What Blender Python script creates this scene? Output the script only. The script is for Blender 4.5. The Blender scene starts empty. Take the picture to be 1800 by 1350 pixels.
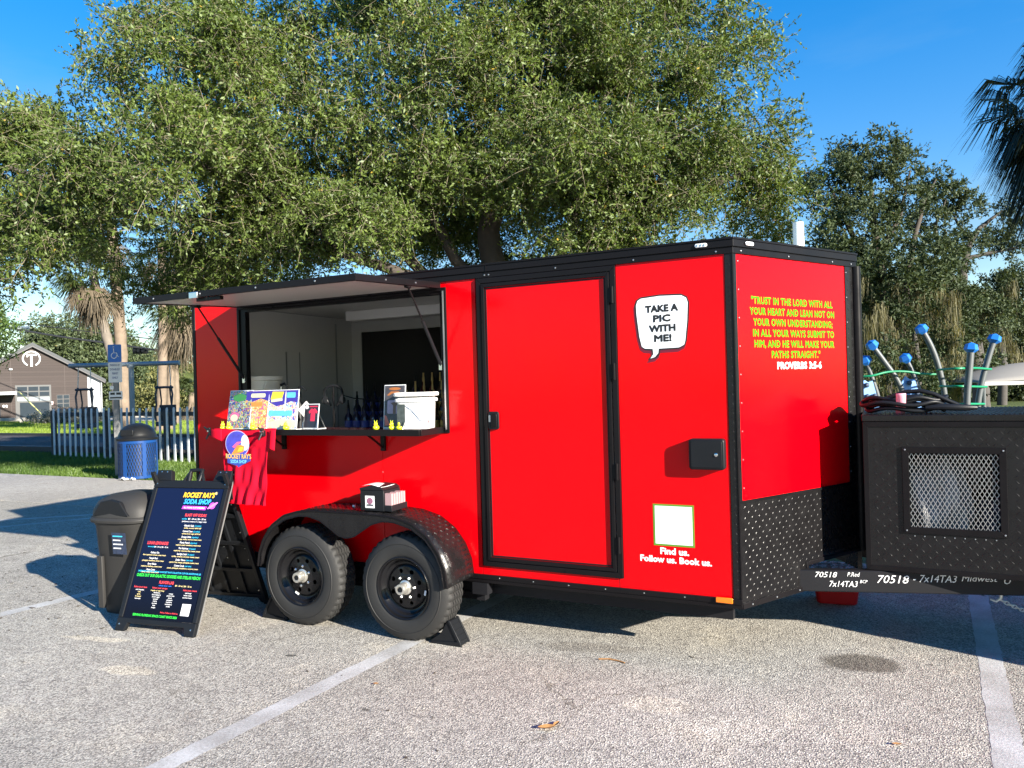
import bpy, bmesh, math, random
import numpy as np
from mathutils import Matrix, Vector
random.seed(7)
RNG = np.random.default_rng(11)
R = math.radians
scene = bpy.context.scene
COL = scene.collection

# ------------------------------------------------------------------ camera
cam_data = bpy.data.cameras.new('camera')
cam = bpy.data.objects.new('camera', cam_data)
COL.objects.link(cam)
scene.camera = cam
cam_data.sensor_fit = 'HORIZONTAL'
cam_data.sensor_width = 36.0
cam_data.lens = 1317.1 / 1800 * 36.0
cam_data.clip_start = 0.05
cam_data.clip_end = 2000
CAM = Vector((4.997, -4.315, 1.643))
YAW, ROLL = 0.4576, -0.028
DH = Vector((-math.sin(YAW), math.cos(YAW), 0))      # horizontal view direction
RH = Vector((math.cos(YAW), math.sin(YAW), 0))
UP = Vector((0, 0, 1))
cr = RH * math.cos(ROLL) + UP * math.sin(ROLL)
cu = UP * math.cos(ROLL) - RH * math.sin(ROLL)
cam.matrix_world = Matrix((
    (cr.x, cu.x, -DH.x, CAM.x), (cr.y, cu.y, -DH.y, CAM.y), (cr.z, cu.z, -DH.z, CAM.z), (0, 0, 0, 1)))

# ------------------------------------------------------------------ sky and sun
SUN_TO = Vector((0.945, -0.326, 0.3535)).normalized()     # towards the sun
SUN_EL = math.asin(SUN_TO.z)
SUN_AZ = math.atan2(SUN_TO.x, SUN_TO.y)                    # from +Y, clockwise
world = bpy.data.worlds.new('World')
scene.world = world
world.use_nodes = True
wn = world.node_tree
wn.nodes.clear()
w_out = wn.nodes.new('ShaderNodeOutputWorld')
w_bg = wn.nodes.new('ShaderNodeBackground')
w_sky = wn.nodes.new('ShaderNodeTexSky')
w_sky.sky_type = 'NISHITA'
w_sky.sun_disc = False
w_sky.sun_elevation = SUN_EL
w_sky.sun_rotation = SUN_AZ
w_sky.air_density = 1.0
w_sky.dust_density = 0.05
w_sky.ozone_density = 1.6
w_hsv = wn.nodes.new('ShaderNodeHueSaturation')
w_hsv.inputs['Saturation'].default_value = 2.07
w_hsv.inputs['Value'].default_value = 2.48
w_hsv.inputs['Hue'].default_value = 0.515
w_geo = wn.nodes.new('ShaderNodeTexCoord')
w_sep = wn.nodes.new('ShaderNodeSeparateXYZ')
w_map = wn.nodes.new('ShaderNodeMapping')
w_map.inputs['Scale'].default_value = (2.2, 2.2, 9.0)
w_map.inputs['Rotation'].default_value = (0.06, 0.04, 0.3)
w_noi = wn.nodes.new('ShaderNodeTexNoise')
w_noi.inputs['Scale'].default_value = 1.6
w_noi.inputs['Detail'].default_value = 7
w_noi.inputs['Roughness'].default_value = 0.55
w_rmp = wn.nodes.new('ShaderNodeMapRange')               # thin streaks of cloud
w_rmp.inputs['From Min'].default_value = 0.5
w_rmp.inputs['From Max'].default_value = 0.78
w_hor = wn.nodes.new('ShaderNodeMapRange')               # they lie low over the horizon all round
w_hor.inputs['From Min'].default_value = 0.42
w_hor.inputs['From Max'].default_value = 0.10
w_mul = wn.nodes.new('ShaderNodeMath'); w_mul.operation = 'MULTIPLY'
w_mul2 = wn.nodes.new('ShaderNodeMath'); w_mul2.operation = 'MULTIPLY'; w_mul2.inputs[1].default_value = 0.85
w_mix = wn.nodes.new('ShaderNodeMixRGB')
w_mix.inputs['Color2'].default_value = (2.3, 3.7, 4.7, 1)
l = wn.links.new
l(w_geo.outputs['Generated'], w_sep.inputs[0]); l(w_geo.outputs['Generated'], w_map.inputs[0])
l(w_map.outputs[0], w_noi.inputs['Vector']); l(w_noi.outputs[0], w_rmp.inputs['Value'])
l(w_sep.outputs[2], w_hor.inputs['Value'])
l(w_rmp.outputs[0], w_mul.inputs[0]); l(w_hor.outputs[0], w_mul.inputs[1])
l(w_mul.outputs[0], w_mul2.inputs[0])
w_gam = wn.nodes.new('ShaderNodeGamma'); w_gam.inputs[1].default_value = 0.62
l(w_sky.outputs[0], w_gam.inputs[0]); l(w_gam.outputs[0], w_hsv.inputs['Color'])
l(w_hsv.outputs[0], w_mix.inputs['Color1']); l(w_mul2.outputs[0], w_mix.inputs['Fac'])
l(w_mix.outputs[0], w_bg.inputs['Color']); l(w_bg.outputs[0], w_out.inputs['Surface'])
w_bg.inputs['Strength'].default_value = 0.055

sun_data = bpy.data.lights.new('sun', 'SUN')
sun_data.energy = 5.0
sun_data.angle = R(0.53)
sun_data.color = (1.0, 0.925, 0.80)
sun = bpy.data.objects.new('sun', sun_data)
COL.objects.link(sun)
sun.rotation_euler = SUN_TO.to_track_quat('Z', 'Y').to_euler()
sun.location = (20, -10, 12)

vs = scene.view_settings
vs.view_transform = 'Standard'
vs.look = 'None'
vs.exposure = 1.68
vs.gamma = 1.0
vs.use_curve_mapping = False
scene.render.engine = 'CYCLES'
scene.cycles.use_denoising = True
scene.cycles.max_bounces = 7
scene.cycles.transparent_max_bounces = 8
scene.cycles.sample_clamp_indirect = 6.0

# ------------------------------------------------------------------ materials
MATS = {}
def new_mat(name):
    m = bpy.data.materials.new(name)
    m.use_nodes = True
    nt = m.node_tree
    return m, nt, nt.nodes['Principled BSDF'], nt.links.new

def PM(name, col, rough=0.5, metal=0.0, var=0.12, vscale=6.0, bump=0.0, bscale=60.0, coat=0.0, spec=0.5, rvar=0.0, emit=None, sheen=0.0):
    """Principled material with a little noise in colour, gloss and relief."""
    if name in MATS:
        return MATS[name]
    m, nt, b, lk = new_mat(name)
    c = tuple(col) + (1,)
    tc = nt.nodes.new('ShaderNodeTexCoord')
    if var > 0 or rvar > 0:
        nz = nt.nodes.new('ShaderNodeTexNoise')
        nz.inputs['Scale'].default_value = vscale
        nz.inputs['Detail'].default_value = 6
        nz.inputs['Roughness'].default_value = 0.6
        lk(tc.outputs['Object'], nz.inputs['Vector'])
        mx = nt.nodes.new('ShaderNodeMixRGB')
        mx.inputs['Color1'].default_value = tuple(x * (1 - var) for x in col) + (1,)
        mx.inputs['Color2'].default_value = tuple(min(1, x * (1 + var)) for x in col) + (1,)
        lk(nz.outputs[0], mx.inputs['Fac'])
        lk(mx.outputs[0], b.inputs['Base Color'])
        if rvar > 0:
            mr = nt.nodes.new('ShaderNodeMapRange')
            mr.inputs['From Min'].default_value = 0.3; mr.inputs['From Max'].default_value = 0.7
            mr.inputs['To Min'].default_value = max(0.02, rough - rvar); mr.inputs['To Max'].default_value = min(1, rough + rvar)
            lk(nz.outputs[0], mr.inputs['Value']); lk(mr.outputs[0], b.inputs['Roughness'])
    else:
        b.inputs['Base Color'].default_value = c
    if rvar == 0:
        b.inputs['Roughness'].default_value = rough
    b.inputs['Metallic'].default_value = metal
    b.inputs['Specular IOR Level'].default_value = spec
    b.inputs['Coat Weight'].default_value = coat
    b.inputs['Coat Roughness'].default_value = 0.06
    if sheen:
        b.inputs['Sheen Weight'].default_value = sheen
    if bump > 0:
        n2 = nt.nodes.new('ShaderNodeTexNoise')
        n2.inputs['Scale'].default_value = bscale
        n2.inputs['Detail'].default_value = 4
        lk(tc.outputs['Object'], n2.inputs['Vector'])
        bp = nt.nodes.new('ShaderNodeBump')
        bp.inputs['Strength'].default_value = bump
        bp.inputs['Distance'].default_value = 0.01
        lk(n2.outputs[0], bp.inputs['Height']); lk(bp.outputs[0], b.inputs['Normal'])
    MATS[name] = m
    return m

RED = PM('red_gloss_skin', (0.62, 0.0003, 0.0036), 0.17, var=0.03, vscale=2.0, rvar=0.05, bump=0.02, bscale=2.2, coat=0.0, spec=0.18)
BLACK = PM('black_powder_coat', (0.012, 0.012, 0.014), 0.42, var=0.2, bump=0.05, bscale=220, spec=0.18)
BLACKM = PM('black_metal_trim', (0.007, 0.0062, 0.007), 0.32, var=0.15, rvar=0.08, spec=0.14)
BLACKP = PM('black_plastic', (0.009, 0.010, 0.012), 0.42, var=0.2, bump=0.06, bscale=300, spec=0.2)
TREADM = PM('black_diamond_plate', (0.008, 0.0075, 0.008), 0.28, var=0.3, vscale=14, rvar=0.08, spec=0.28)
WHITEP = PM('white_plastic', (0.80, 0.80, 0.79), 0.35, var=0.04)
WHITEV = PM('white_vinyl', (0.82, 0.83, 0.84), 0.3, var=0.02)
CHROME = PM('bright_zinc', (0.72, 0.72, 0.70), 0.25, metal=1.0, var=0.1, rvar=0.08)
STEEL = PM('galvanised_steel', (0.42, 0.43, 0.44), 0.42, metal=0.9, var=0.2, rvar=0.1)
RUBBER = PM('tyre_rubber', (0.015, 0.0148, 0.0145), 0.7, var=0.35, vscale=9, bump=0.15, bscale=140)
BLACKV = PM('black_vinyl', (0.012, 0.012, 0.013), 0.35, var=0.05)

# ------------------------------------------------------------------ mesh building
class MB:
    """Collects shapes; build() links them as ONE mesh object."""
    def __init__(s):
        s.v = []; s.f = []
    def add(s, vs, fs):
        o = len(s.v)
        s.v.extend([tuple(p) for p in vs]); s.f.extend([tuple(i + o for i in f) for f in fs])
        return s
    def box(s, x0, x1, y0, y1, z0, z1, M=None):
        P = [Vector((x, y, z)) for z in (z0, z1) for y in (y0, y1) for x in (x0, x1)]
        if M is not None: P = [M @ p for p in P]
        return s.add(P, [(0, 2, 3, 1), (4, 5, 7, 6), (0, 1, 5, 4), (2, 6, 7, 3), (0, 4, 6, 2), (1, 3, 7, 5)])
    def prism(s, poly, n0, n1, fr):
        """poly in (u, v); fr(u, v, n) -> point; closed solid between n0 and n1."""
        k = len(poly)
        P = [fr(u, v, n0) for u, v in poly] + [fr(u, v, n1) for u, v in poly]
        F = [tuple(range(k))[::-1], tuple(range(k, 2 * k))] + [(i, (i + 1) % k, k + (i + 1) % k, k + i) for i in range(k)]
        return s.add(P, F)
    def cyl(s, p0, p1, r0, r1=None, n=12, caps=True):
        r1 = r0 if r1 is None else r1
        return s.tube([p0, p1], [r0, r1], n, caps)
    def tube(s, pts, rad, n=8, caps=True):
        pts = [Vector(p) for p in pts]
        if not hasattr(rad, '__len__'): rad = [rad] * len(pts)
        V = []; prev = None
        for i, p in enumerate(pts):
            t = (pts[min(i + 1, len(pts) - 1)] - pts[max(i - 1, 0)])
            t = t.normalized() if t.length > 1e-9 else Vector((0, 0, 1))
            if prev is None:
                a = Vector((0, 0, 1)) if abs(t.z) < 0.9 else Vector((1, 0, 0))
                x = a.cross(t).normalized()
            else:
                x = (prev - t * prev.dot(t)).normalized()
            prev = x; y = t.cross(x)
            for k in range(n):
                w = 2 * math.pi * k / n
                V.append(p + (x * math.cos(w) + y * math.sin(w)) * rad[i])
        F = []
        for i in range(len(pts) - 1):
            for k in range(n):
                a = i * n + k; b = i * n + (k + 1) % n
                F.append((a, b, b + n, a + n))
        if caps:
            F.append(tuple(range(n))[::-1]); F.append(tuple(range((len(pts) - 1) * n, len(pts) * n)))
        return s.add(V, F)
    def lathe(s, prof, M=None, n=24, closed=False, rfun=None, caps=True):
        """prof: (radius, height) pairs about local Z."""
        V = []
        for j, (r, h) in enumerate(prof):
            for k in range(n):
                w = 2 * math.pi * k / n
                rr = r if rfun is None else rfun(j, k, r)
                V.append(Vector((rr * math.cos(w), rr * math.sin(w), h)))
        if M is not None: V = [M @ p for p in V]
        F = []
        m = len(prof)
        for j in range(m if closed else m - 1):
            for k in range(n):
                a = j * n + k; b = j * n + (k + 1) % n
                c = ((j + 1) % m) * n
                F.append((a, b, c + (k + 1) % n, c + k))
        if not closed and caps:
            if prof[0][0] > 1e-6: F.append(tuple(range(n))[::-1])
            if prof[-1][0] > 1e-6: F.append(tuple(range((m - 1) * n, m * n)))
        return s.add(V, F)
    def sheet(s, fun, nu, nv):
        V = [fun(i / nu, j / nv) for j in range(nv + 1) for i in range(nu + 1)]
        F = [(j * (nu + 1) + i, j * (nu + 1) + i + 1, (j + 1) * (nu + 1) + i + 1, (j + 1) * (nu + 1) + i) for j in range(nv) for i in range(nu)]
        return s.add(V, F)
    def build(s, name, mat, parent=None, smooth=35, bevel=0.0, kind=None, label=None, solid=0.0):
        me = bpy.data.meshes.new(name)
        me.from_pydata(s.v, [], s.f)
        me.materials.append(mat)
        me.validate(); me.update()
        if smooth:
            me.shade_smooth()
            me.set_sharp_from_angle(angle=R(smooth))
        o = bpy.data.objects.new(name, me)
        COL.objects.link(o)
        if parent is not None: o.parent = parent
        if solid:
            md = o.modifiers.new('thickness', 'SOLIDIFY'); md.thickness = solid; md.offset = 0
        if bevel:
            md = o.modifiers.new('bevel', 'BEVEL'); md.width = bevel; md.segments = 2; md.limit_method = 'ANGLE'; md.angle_limit = R(40)
        if kind: o['kind'] = kind
        if label: o['label'] = label
        return o

def thing(name, label, cat, loc=(0, 0, 0), rotz=0.0, group=None):
    o = bpy.data.objects.new(name, None)
    COL.objects.link(o)
    o.empty_display_size = 0.2
    o.location = loc; o.rotation_euler = (0, 0, rotz)
    o['label'] = label; o['category'] = cat
    if group: o['group'] = group
    return o
def tag(o, label, cat, group=None):
    o['label'] = label; o['category'] = cat
    if group: o['group'] = group
    return o
def struct(o):
    o['kind'] = 'structure'
    return o
def bx(name, mat, parent, x0, x1, y0, y1, z0, z1, bevel=0.0, M=None, **k):
    return MB().box(x0, x1, y0, y1, z0, z1, M).build(name, mat, parent, bevel=bevel, **k)
def dup(root, loc, rotz, label=None):
    r = root.copy(); COL.objects.link(r)
    r.location = loc; r.rotation_euler = (0, 0, rotz)
    if label: r['label'] = label
    for ch in list(root.children):
        c = ch.copy(); COL.objects.link(c); c.parent = r
        for g in list(ch.children):
            d = g.copy(); COL.objects.link(d); d.parent = c
    return r
def np_mesh(name, V, F, mat, parent=None, tint=None, smooth=False):
    """Fast mesh from numpy arrays; F is (n, 3) or (n, 4)."""
    me = bpy.data.meshes.new(name)
    n, k = F.shape
    me.vertices.add(len(V)); me.vertices.foreach_set('co', np.ascontiguousarray(V, dtype=np.float32).ravel())
    me.loops.add(n * k); me.loops.foreach_set('vertex_index', np.ascontiguousarray(F, dtype=np.int32).ravel())
    me.polygons.add(n); me.polygons.foreach_set('loop_start', np.arange(0, n * k, k, dtype=np.int32))
    me.update(calc_edges=True)
    if tint is not None:
        a = me.attributes.new('tint', 'FLOAT', 'POINT')
        a.data.foreach_set('value', np.ascontiguousarray(tint, dtype=np.float32))
    if smooth: me.shade_smooth()
    me.materials.append(mat)
    o = bpy.data.objects.new(name, me); COL.objects.link(o)
    if parent is not None: o.parent = parent
    return o

def plane_matrix(origin, right, up):
    r = Vector(right).normalized(); u = Vector(up).normalized(); n = r.cross(u)
    return Matrix(((r.x, u.x, n.x, origin[0]), (r.y, u.y, n.y, origin[1]), (r.z, u.z, n.z, origin[2]), (0, 0, 0, 1)))
def lettering(txt, M, size, mat, parent, fat=0.0, sx=1.0, shear=0.0, align='CENTER', wob=0.0, depth=0.0006, spacing=1.0, width=None, name='lettering', lead=1.0):
    cu_ = bpy.data.curves.new('lettering', 'FONT')
    cu_.body = txt; cu_.size = 1.0; cu_.align_x = align; cu_.align_y = 'CENTER'
    cu_.offset = min(fat, 0.0); cu_.shear = shear; cu_.space_character = spacing; cu_.resolution_u = 2; cu_.space_line = lead
    tmp = bpy.data.objects.new('lettering', cu_); COL.objects.link(tmp)
    dg = bpy.context.evaluated_depsgraph_get()
    me = bpy.data.meshes.new_from_object(tmp.evaluated_get(dg))
    bpy.data.objects.remove(tmp); bpy.data.curves.remove(cu_)
    n = len(me.vertices)
    if n == 0: return None
    co = np.empty(n * 3); me.vertices.foreach_get('co', co); co = co.reshape(-1, 3)
    s = size
    if width is not None:
        ext = co[:, 0].max() - co[:, 0].min()
        sx = width / (ext * s)
    co[:, 0] *= s * sx; co[:, 1] *= s
    if wob: co[:, 1] += wob * np.sin(co[:, 0] * 9.0)
    A = np.array(M)
    if fat > 0:                                        # heavy strokes: the outline repeated round a small circle
        me.calc_loop_triangles()
        tri = []
        for t_ in me.loop_triangles:
            a_, b_, c_ = (co[i_] for i_ in t_.vertices)
            if abs((b_[0] - a_[0]) * (c_[1] - a_[1]) - (b_[1] - a_[1]) * (c_[0] - a_[0])) > 1e-5 * s * s: tri.append(tuple(t_.vertices))
        ring = [(0.0, 0.0)] + [(math.cos(k * math.pi / 3.5), math.sin(k * math.pi / 3.5)) for k in range(7)]
        parts = []
        for k, (u_, v_) in enumerate(ring):
            q = co.copy(); q[:, 0] += u_ * fat * s * min(sx, 1.0); q[:, 1] += v_ * fat * s; q[:, 2] += k * 3e-5
            parts.append(q)
        faces = np.array(tri)
        F_ = np.concatenate([faces + n * k for k in range(len(ring))])
        W = np.concatenate(parts) @ A[:3, :3].T + A[:3, 3] + A[:3, 2] * depth
        bpy.data.meshes.remove(me)
        o = np_mesh(name, W, F_, mat, parent)
        o['kind'] = 'stuff'
        return o
    W = co @ A[:3, :3].T + A[:3, 3] + A[:3, 2] * depth
    me.vertices.foreach_set('co', W.ravel()); me.update()
    me.materials.clear(); me.materials.append(mat)
    o = bpy.data.objects.new(name, me); COL.objects.link(o); o.parent = parent
    return o
def flat_poly(name, pts, M, mat, parent, thick=0.0008, lift=0.0):
    """A thin printed shape: polygon pts in the plane M, thick mm proud."""
    fr = lambda u, v, n: M @ Vector((u, v, n))
    return MB().prism(pts, lift, lift + thick, fr).build(name, mat, parent, smooth=0)
def ellipse(cx, cy, rx, ry, n=28, a0=0.0, rot=0.0):
    return [(cx + rx * math.cos(a0 + 2 * math.pi * k / n) * math.cos(rot) - ry * math.sin(a0 + 2 * math.pi * k / n) * math.sin(rot),
             cy + rx * math.cos(a0 + 2 * math.pi * k / n) * math.sin(rot) + ry * math.sin(a0 + 2 * math.pi * k / n) * math.cos(rot)) for k in range(n)]
def rrect(x0, x1, y0, y1, r, n=5):
    P = []
    for cx, cy, a in ((x1 - r, y1 - r, 0), (x0 + r, y1 - r, 90), (x0 + r, y0 + r, 180), (x1 - r, y0 + r, 270)):
        for k in range(n + 1):
            w = R(a + 90 * k / n); P.append((cx + r * math.cos(w), cy + r * math.sin(w)))
    return P
def at(px, py, depth):
    """A point of the place from where it shows in the photograph (1800 wide) and its distance along the view."""
    return CAM + (DH + cr * ((px - 900) / 1317.1) - cu * ((py - 675) / 1317.1)) * depth
def lozenges(mb, org, ua, va, na, w, h, pitch=0.034, length=0.029, wid=0.0042, lift=0.0010, inside=None):
    """Raised tread marks of a diamond plate, alternating in slant."""
    ua = Vector(ua); va = Vector(va); na = Vector(na); org = Vector(org)
    nu = int(w / pitch); nv = int(h / pitch)
    for i in range(nu):
        for j in range(nv):
            cu_ = (i + 0.5) * w / nu; cv = (j + 0.5) * h / nv
            if inside is not None and not inside(cu_, cv): continue
            a = R(45) if (i + j) % 2 == 0 else R(-45)
            dx = ua * math.cos(a) + va * math.sin(a); dy = va * math.cos(a) - ua * math.sin(a)
            c = org + ua * cu_ + va * cv
            P = [c - dx * length / 2, c + dy * wid / 2, c + dx * length / 2, c - dy * wid / 2,
                 c - dx * length * 0.25 + na * lift, c + dx * length * 0.25 + na * lift]
            mb.add(P, [(0, 4, 1), (1, 4, 5), (1, 5, 2), (2, 5, 3), (3, 5, 4), (3, 4, 0)])
    return mb
# ------------------------------------------------------------------ the setting: ground
def ground_material(name, cols, scale_big=0.35, fine=120.0, bump=0.6, rough=0.9, stains=True):
    m, nt, b, lk = new_mat(name)
    tc = nt.nodes.new('ShaderNodeTexCoord')
    def noise(s, d=5, r=0.6):
        n = nt.nodes.new('ShaderNodeTexNoise'); n.inputs['Scale'].default_value = s; n.inputs['Detail'].default_value = d; n.inputs['Roughness'].default_value = r
        lk(tc.outputs['Object'], n.inputs['Vector']); return n
    def ramp(src, a, bb, c0, c1):
        r = nt.nodes.new('ShaderNodeValToRGB'); r.color_ramp.elements[0].position = a; r.color_ramp.elements[1].position = bb
        r.color_ramp.elements[0].color = tuple(c0) + (1,); r.color_ramp.elements[1].color = tuple(c1) + (1,)
        lk(src, r.inputs[0]); return r
    def mix(kind, fac, a, bb):
        x = nt.nodes.new('ShaderNodeMixRGB'); x.blend_type = kind
        if isinstance(fac, float): x.inputs[0].default_value = fac
        else: lk(fac, x.inputs[0])
        lk(a, x.inputs[1]); lk(bb, x.inputs[2]); return x
    big = noise(scale_big, 6); base = ramp(big.outputs[0], 0.3, 0.7, cols[0], cols[1])
    vo = nt.nodes.new('ShaderNodeTexVoronoi'); vo.inputs['Scale'].default_value = fine
    lk(tc.outputs['Object'], vo.inputs['Vector'])
    sp = nt.nodes.new('ShaderNodeSeparateColor'); lk(vo.outputs['Color'], sp.inputs[0])
    spk = ramp(sp.outputs[0], 0.0, 1.0, (0.42, 0.41, 0.41), (1.55, 1.53, 1.50))
    out = mix('MULTIPLY', 1.0, base.outputs[0], spk.outputs[0])
    med = noise(9.0, 6, 0.7); mr = ramp(med.outputs[0], 0.35, 0.7, (0.84, 0.83, 0.83), (1.12, 1.12, 1.1))
    out = mix('MULTIPLY', 1.0, out.outputs[0], mr.outputs[0])
    if stains:
        ck = nt.nodes.new('ShaderNodeTexVoronoi'); ck.feature = 'DISTANCE_TO_EDGE'; ck.inputs['Scale'].default_value = 0.42
        cn = noise(2.5, 6, 0.7); cv = nt.nodes.new('ShaderNodeVectorMath'); cv.operation = 'MULTIPLY_ADD'; cv.inputs[1].default_value = (0.55, 0.55, 0)
        lk(cn.outputs[1], cv.inputs[0]); lk(tc.outputs['Object'], cv.inputs[2]); lk(cv.outputs[0], ck.inputs['Vector'])
        cr1 = ramp(ck.outputs['Distance'], 0.0008, 0.0026, (0.55, 0.53, 0.50), (1, 1, 1))                  # hairline cracks, broken up
        cm = noise(0.8, 3); cmr = ramp(cm.outputs[0], 0.50, 0.60, (0, 0, 0), (1, 1, 1))
        one = nt.nodes.new('ShaderNodeRGB'); one.outputs[0].default_value = (1, 1, 1, 1)
        ckm = mix('MIX', cmr.outputs[0], one.outputs[0], cr1.outputs[0])
        out = mix('MULTIPLY', 1.0, out.outputs[0], ckm.outputs[0])
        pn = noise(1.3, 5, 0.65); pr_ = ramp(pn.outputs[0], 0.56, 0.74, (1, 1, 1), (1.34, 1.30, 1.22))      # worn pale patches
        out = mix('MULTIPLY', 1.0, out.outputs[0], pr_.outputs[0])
        pk = noise(2.1, 5, 0.7); pk_ = ramp(pk.outputs[0], 0.58, 0.75, (1, 1, 1), (0.77, 0.745, 0.73))       # tyre and oil stains
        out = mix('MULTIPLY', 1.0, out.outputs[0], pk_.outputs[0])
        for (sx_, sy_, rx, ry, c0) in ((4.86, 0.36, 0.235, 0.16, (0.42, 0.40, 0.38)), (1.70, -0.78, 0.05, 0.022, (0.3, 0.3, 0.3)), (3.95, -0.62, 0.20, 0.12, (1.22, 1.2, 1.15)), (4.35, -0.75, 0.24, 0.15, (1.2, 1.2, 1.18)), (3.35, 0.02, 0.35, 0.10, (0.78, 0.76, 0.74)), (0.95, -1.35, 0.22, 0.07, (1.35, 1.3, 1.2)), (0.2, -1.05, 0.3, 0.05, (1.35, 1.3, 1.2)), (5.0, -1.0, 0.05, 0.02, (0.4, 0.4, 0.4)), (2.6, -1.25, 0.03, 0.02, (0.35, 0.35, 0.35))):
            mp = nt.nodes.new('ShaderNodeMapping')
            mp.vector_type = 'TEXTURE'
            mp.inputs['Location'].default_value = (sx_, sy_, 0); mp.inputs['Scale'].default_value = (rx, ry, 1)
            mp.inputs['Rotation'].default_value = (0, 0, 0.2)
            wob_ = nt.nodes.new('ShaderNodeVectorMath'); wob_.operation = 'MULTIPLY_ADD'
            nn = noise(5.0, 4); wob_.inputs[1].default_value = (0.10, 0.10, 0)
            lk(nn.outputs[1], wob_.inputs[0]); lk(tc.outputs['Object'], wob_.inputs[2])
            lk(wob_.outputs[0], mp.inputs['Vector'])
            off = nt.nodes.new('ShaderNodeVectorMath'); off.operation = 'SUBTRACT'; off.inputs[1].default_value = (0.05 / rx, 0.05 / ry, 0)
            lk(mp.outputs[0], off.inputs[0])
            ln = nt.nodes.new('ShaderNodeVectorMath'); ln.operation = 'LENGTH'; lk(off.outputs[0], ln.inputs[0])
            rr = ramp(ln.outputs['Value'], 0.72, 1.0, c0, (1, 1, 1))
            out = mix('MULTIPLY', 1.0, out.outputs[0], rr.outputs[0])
    lk(out.outputs[0], b.inputs['Base Color'])
    b.inputs['Roughness'].default_value = rough
    b.inputs['Specular IOR Level'].default_value = 0.3
    fn = noise(fine * 0.8, 3, 0.6)
    hm = nt.nodes.new('ShaderNodeMath'); hm.operation = 'ADD'; lk(vo.outputs['Distance'], hm.inputs[0]); lk(fn.outputs[0], hm.inputs[1])
    bp = nt.nodes.new('ShaderNodeBump'); bp.inputs['Strength'].default_value = bump; bp.inputs['Distance'].default_value = 0.008
    lk(hm.outputs[0], bp.inputs['Height']); lk(bp.outputs[0], b.inputs['Normal'])
    return m
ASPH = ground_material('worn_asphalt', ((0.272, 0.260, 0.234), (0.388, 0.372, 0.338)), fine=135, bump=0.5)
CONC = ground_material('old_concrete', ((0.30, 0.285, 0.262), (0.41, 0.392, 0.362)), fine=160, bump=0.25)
SOIL = ground_material('turf_soil', ((0.055, 0.085, 0.022), (0.095, 0.125, 0.03)), fine=40, bump=0.6, stains=False)
LAWN = ground_material('bright_lawn', ((0.13, 0.20, 0.025), (0.20, 0.26, 0.04)), scale_big=0.3, fine=25, bump=0.6, stains=False)
MULCH = ground_material('rubber_mulch', ((0.050, 0.044, 0.043), (0.095, 0.083, 0.081)), fine=30, bump=1.0, stains=False)
def sheet_obj(name, mat, x0, x1, y0, y1, z, th=0.25, kind='structure'):
    o = MB().box(x0, x1, y0, y1, z - th, z).build(name, mat, smooth=0)
    o['kind'] = kind
    return o
g = MB().add([(-600, -600, -0.03), (600, -600, -0.03), (600, 600, -0.03), (-600, 600, -0.03)], [(0, 1, 2, 3)]).build('ground', SOIL, smooth=0)
struct(g)
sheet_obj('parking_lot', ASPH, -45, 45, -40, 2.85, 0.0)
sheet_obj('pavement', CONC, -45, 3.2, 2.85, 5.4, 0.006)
sheet_obj('mulch_bed', MULCH, -60, 2, 9.75, 15.2, 0.02, th=0.1)
sheet_obj('lawn', LAWN, -80, 12, 15.35, 26.5, 0.0, th=0.1)
sheet_obj('road', ASPH, -120, 40, 27.5, 34.5, 0.0, th=0.1)

def line_material():
    m, nt, b, lk = new_mat('worn_line_paint')
    tc = nt.nodes.new('ShaderNodeTexCoord')
    n1 = nt.nodes.new('ShaderNodeTexNoise'); n1.inputs['Scale'].default_value = 70; n1.inputs['Detail'].default_value = 5; n1.inputs['Roughness'].default_value = 0.75
    n2 = nt.nodes.new('ShaderNodeTexNoise'); n2.inputs['Scale'].default_value = 3.5; n2.inputs['Detail'].default_value = 4
    lk(tc.outputs['Object'], n1.inputs['Vector']); lk(tc.outputs['Object'], n2.inputs['Vector'])
    ad = nt.nodes.new('ShaderNodeMath'); ad.operation = 'ADD'; lk(n1.outputs[0], ad.inputs[0]); lk(n2.outputs[0], ad.inputs[1])
    rp = nt.nodes.new('ShaderNodeValToRGB'); rp.color_ramp.elements[0].position = 0.40; rp.color_ramp.elements[1].position = 0.60
    rp.color_ramp.elements[0].color = (0.30, 0.29, 0.275, 1); rp.color_ramp.elements[1].color = (0.50, 0.50, 0.495, 1)
    hf = nt.nodes.new('ShaderNodeMath'); hf.operation = 'MULTIPLY'; hf.inputs[1].default_value = 0.5
    lk(ad.outputs[0], hf.inputs[0]); lk(hf.outputs[0], rp.inputs[0]); lk(rp.outputs[0], b.inputs['Base Color'])
    b.inputs['Roughness'].default_value = 0.8
    bp = nt.nodes.new('ShaderNodeBump'); bp.inputs['Strength'].default_value = 0.5; bp.inputs['Distance'].default_value = 0.006
    lk(n1.outputs[0], bp.inputs['Height']); lk(bp.outputs[0], b.inputs['Normal'])
    return m
LINE = line_material()
def ground_line(x0, y0, x1, y1, w, seed):
    rg = random.Random(seed)
    d = Vector((x1 - x0, y1 - y0, 0)); n = int(d.length / 0.05); d.normalize(); s = Vector((-d.y, d.x, 0))
    V = []; F = []
    L_ = math.hypot(x1 - x0, y1 - y0)
    for i in range(n + 1):
        c = Vector((x0, y0, 0.0009)) + d * (L_ * i / n)
        e0 = w / 2 + rg.uniform(-0.005, 0.005); e1 = w / 2 + rg.uniform(-0.005, 0.005)
        V += [c - s * e0, c + s * e1]
        if i: F.append((2 * i - 2, 2 * i, 2 * i + 1, 2 * i - 1))
    o = MB().add(V, F).build('painted_line', LINE, smooth=0)
    o['kind'] = 'structure'
    return o
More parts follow.
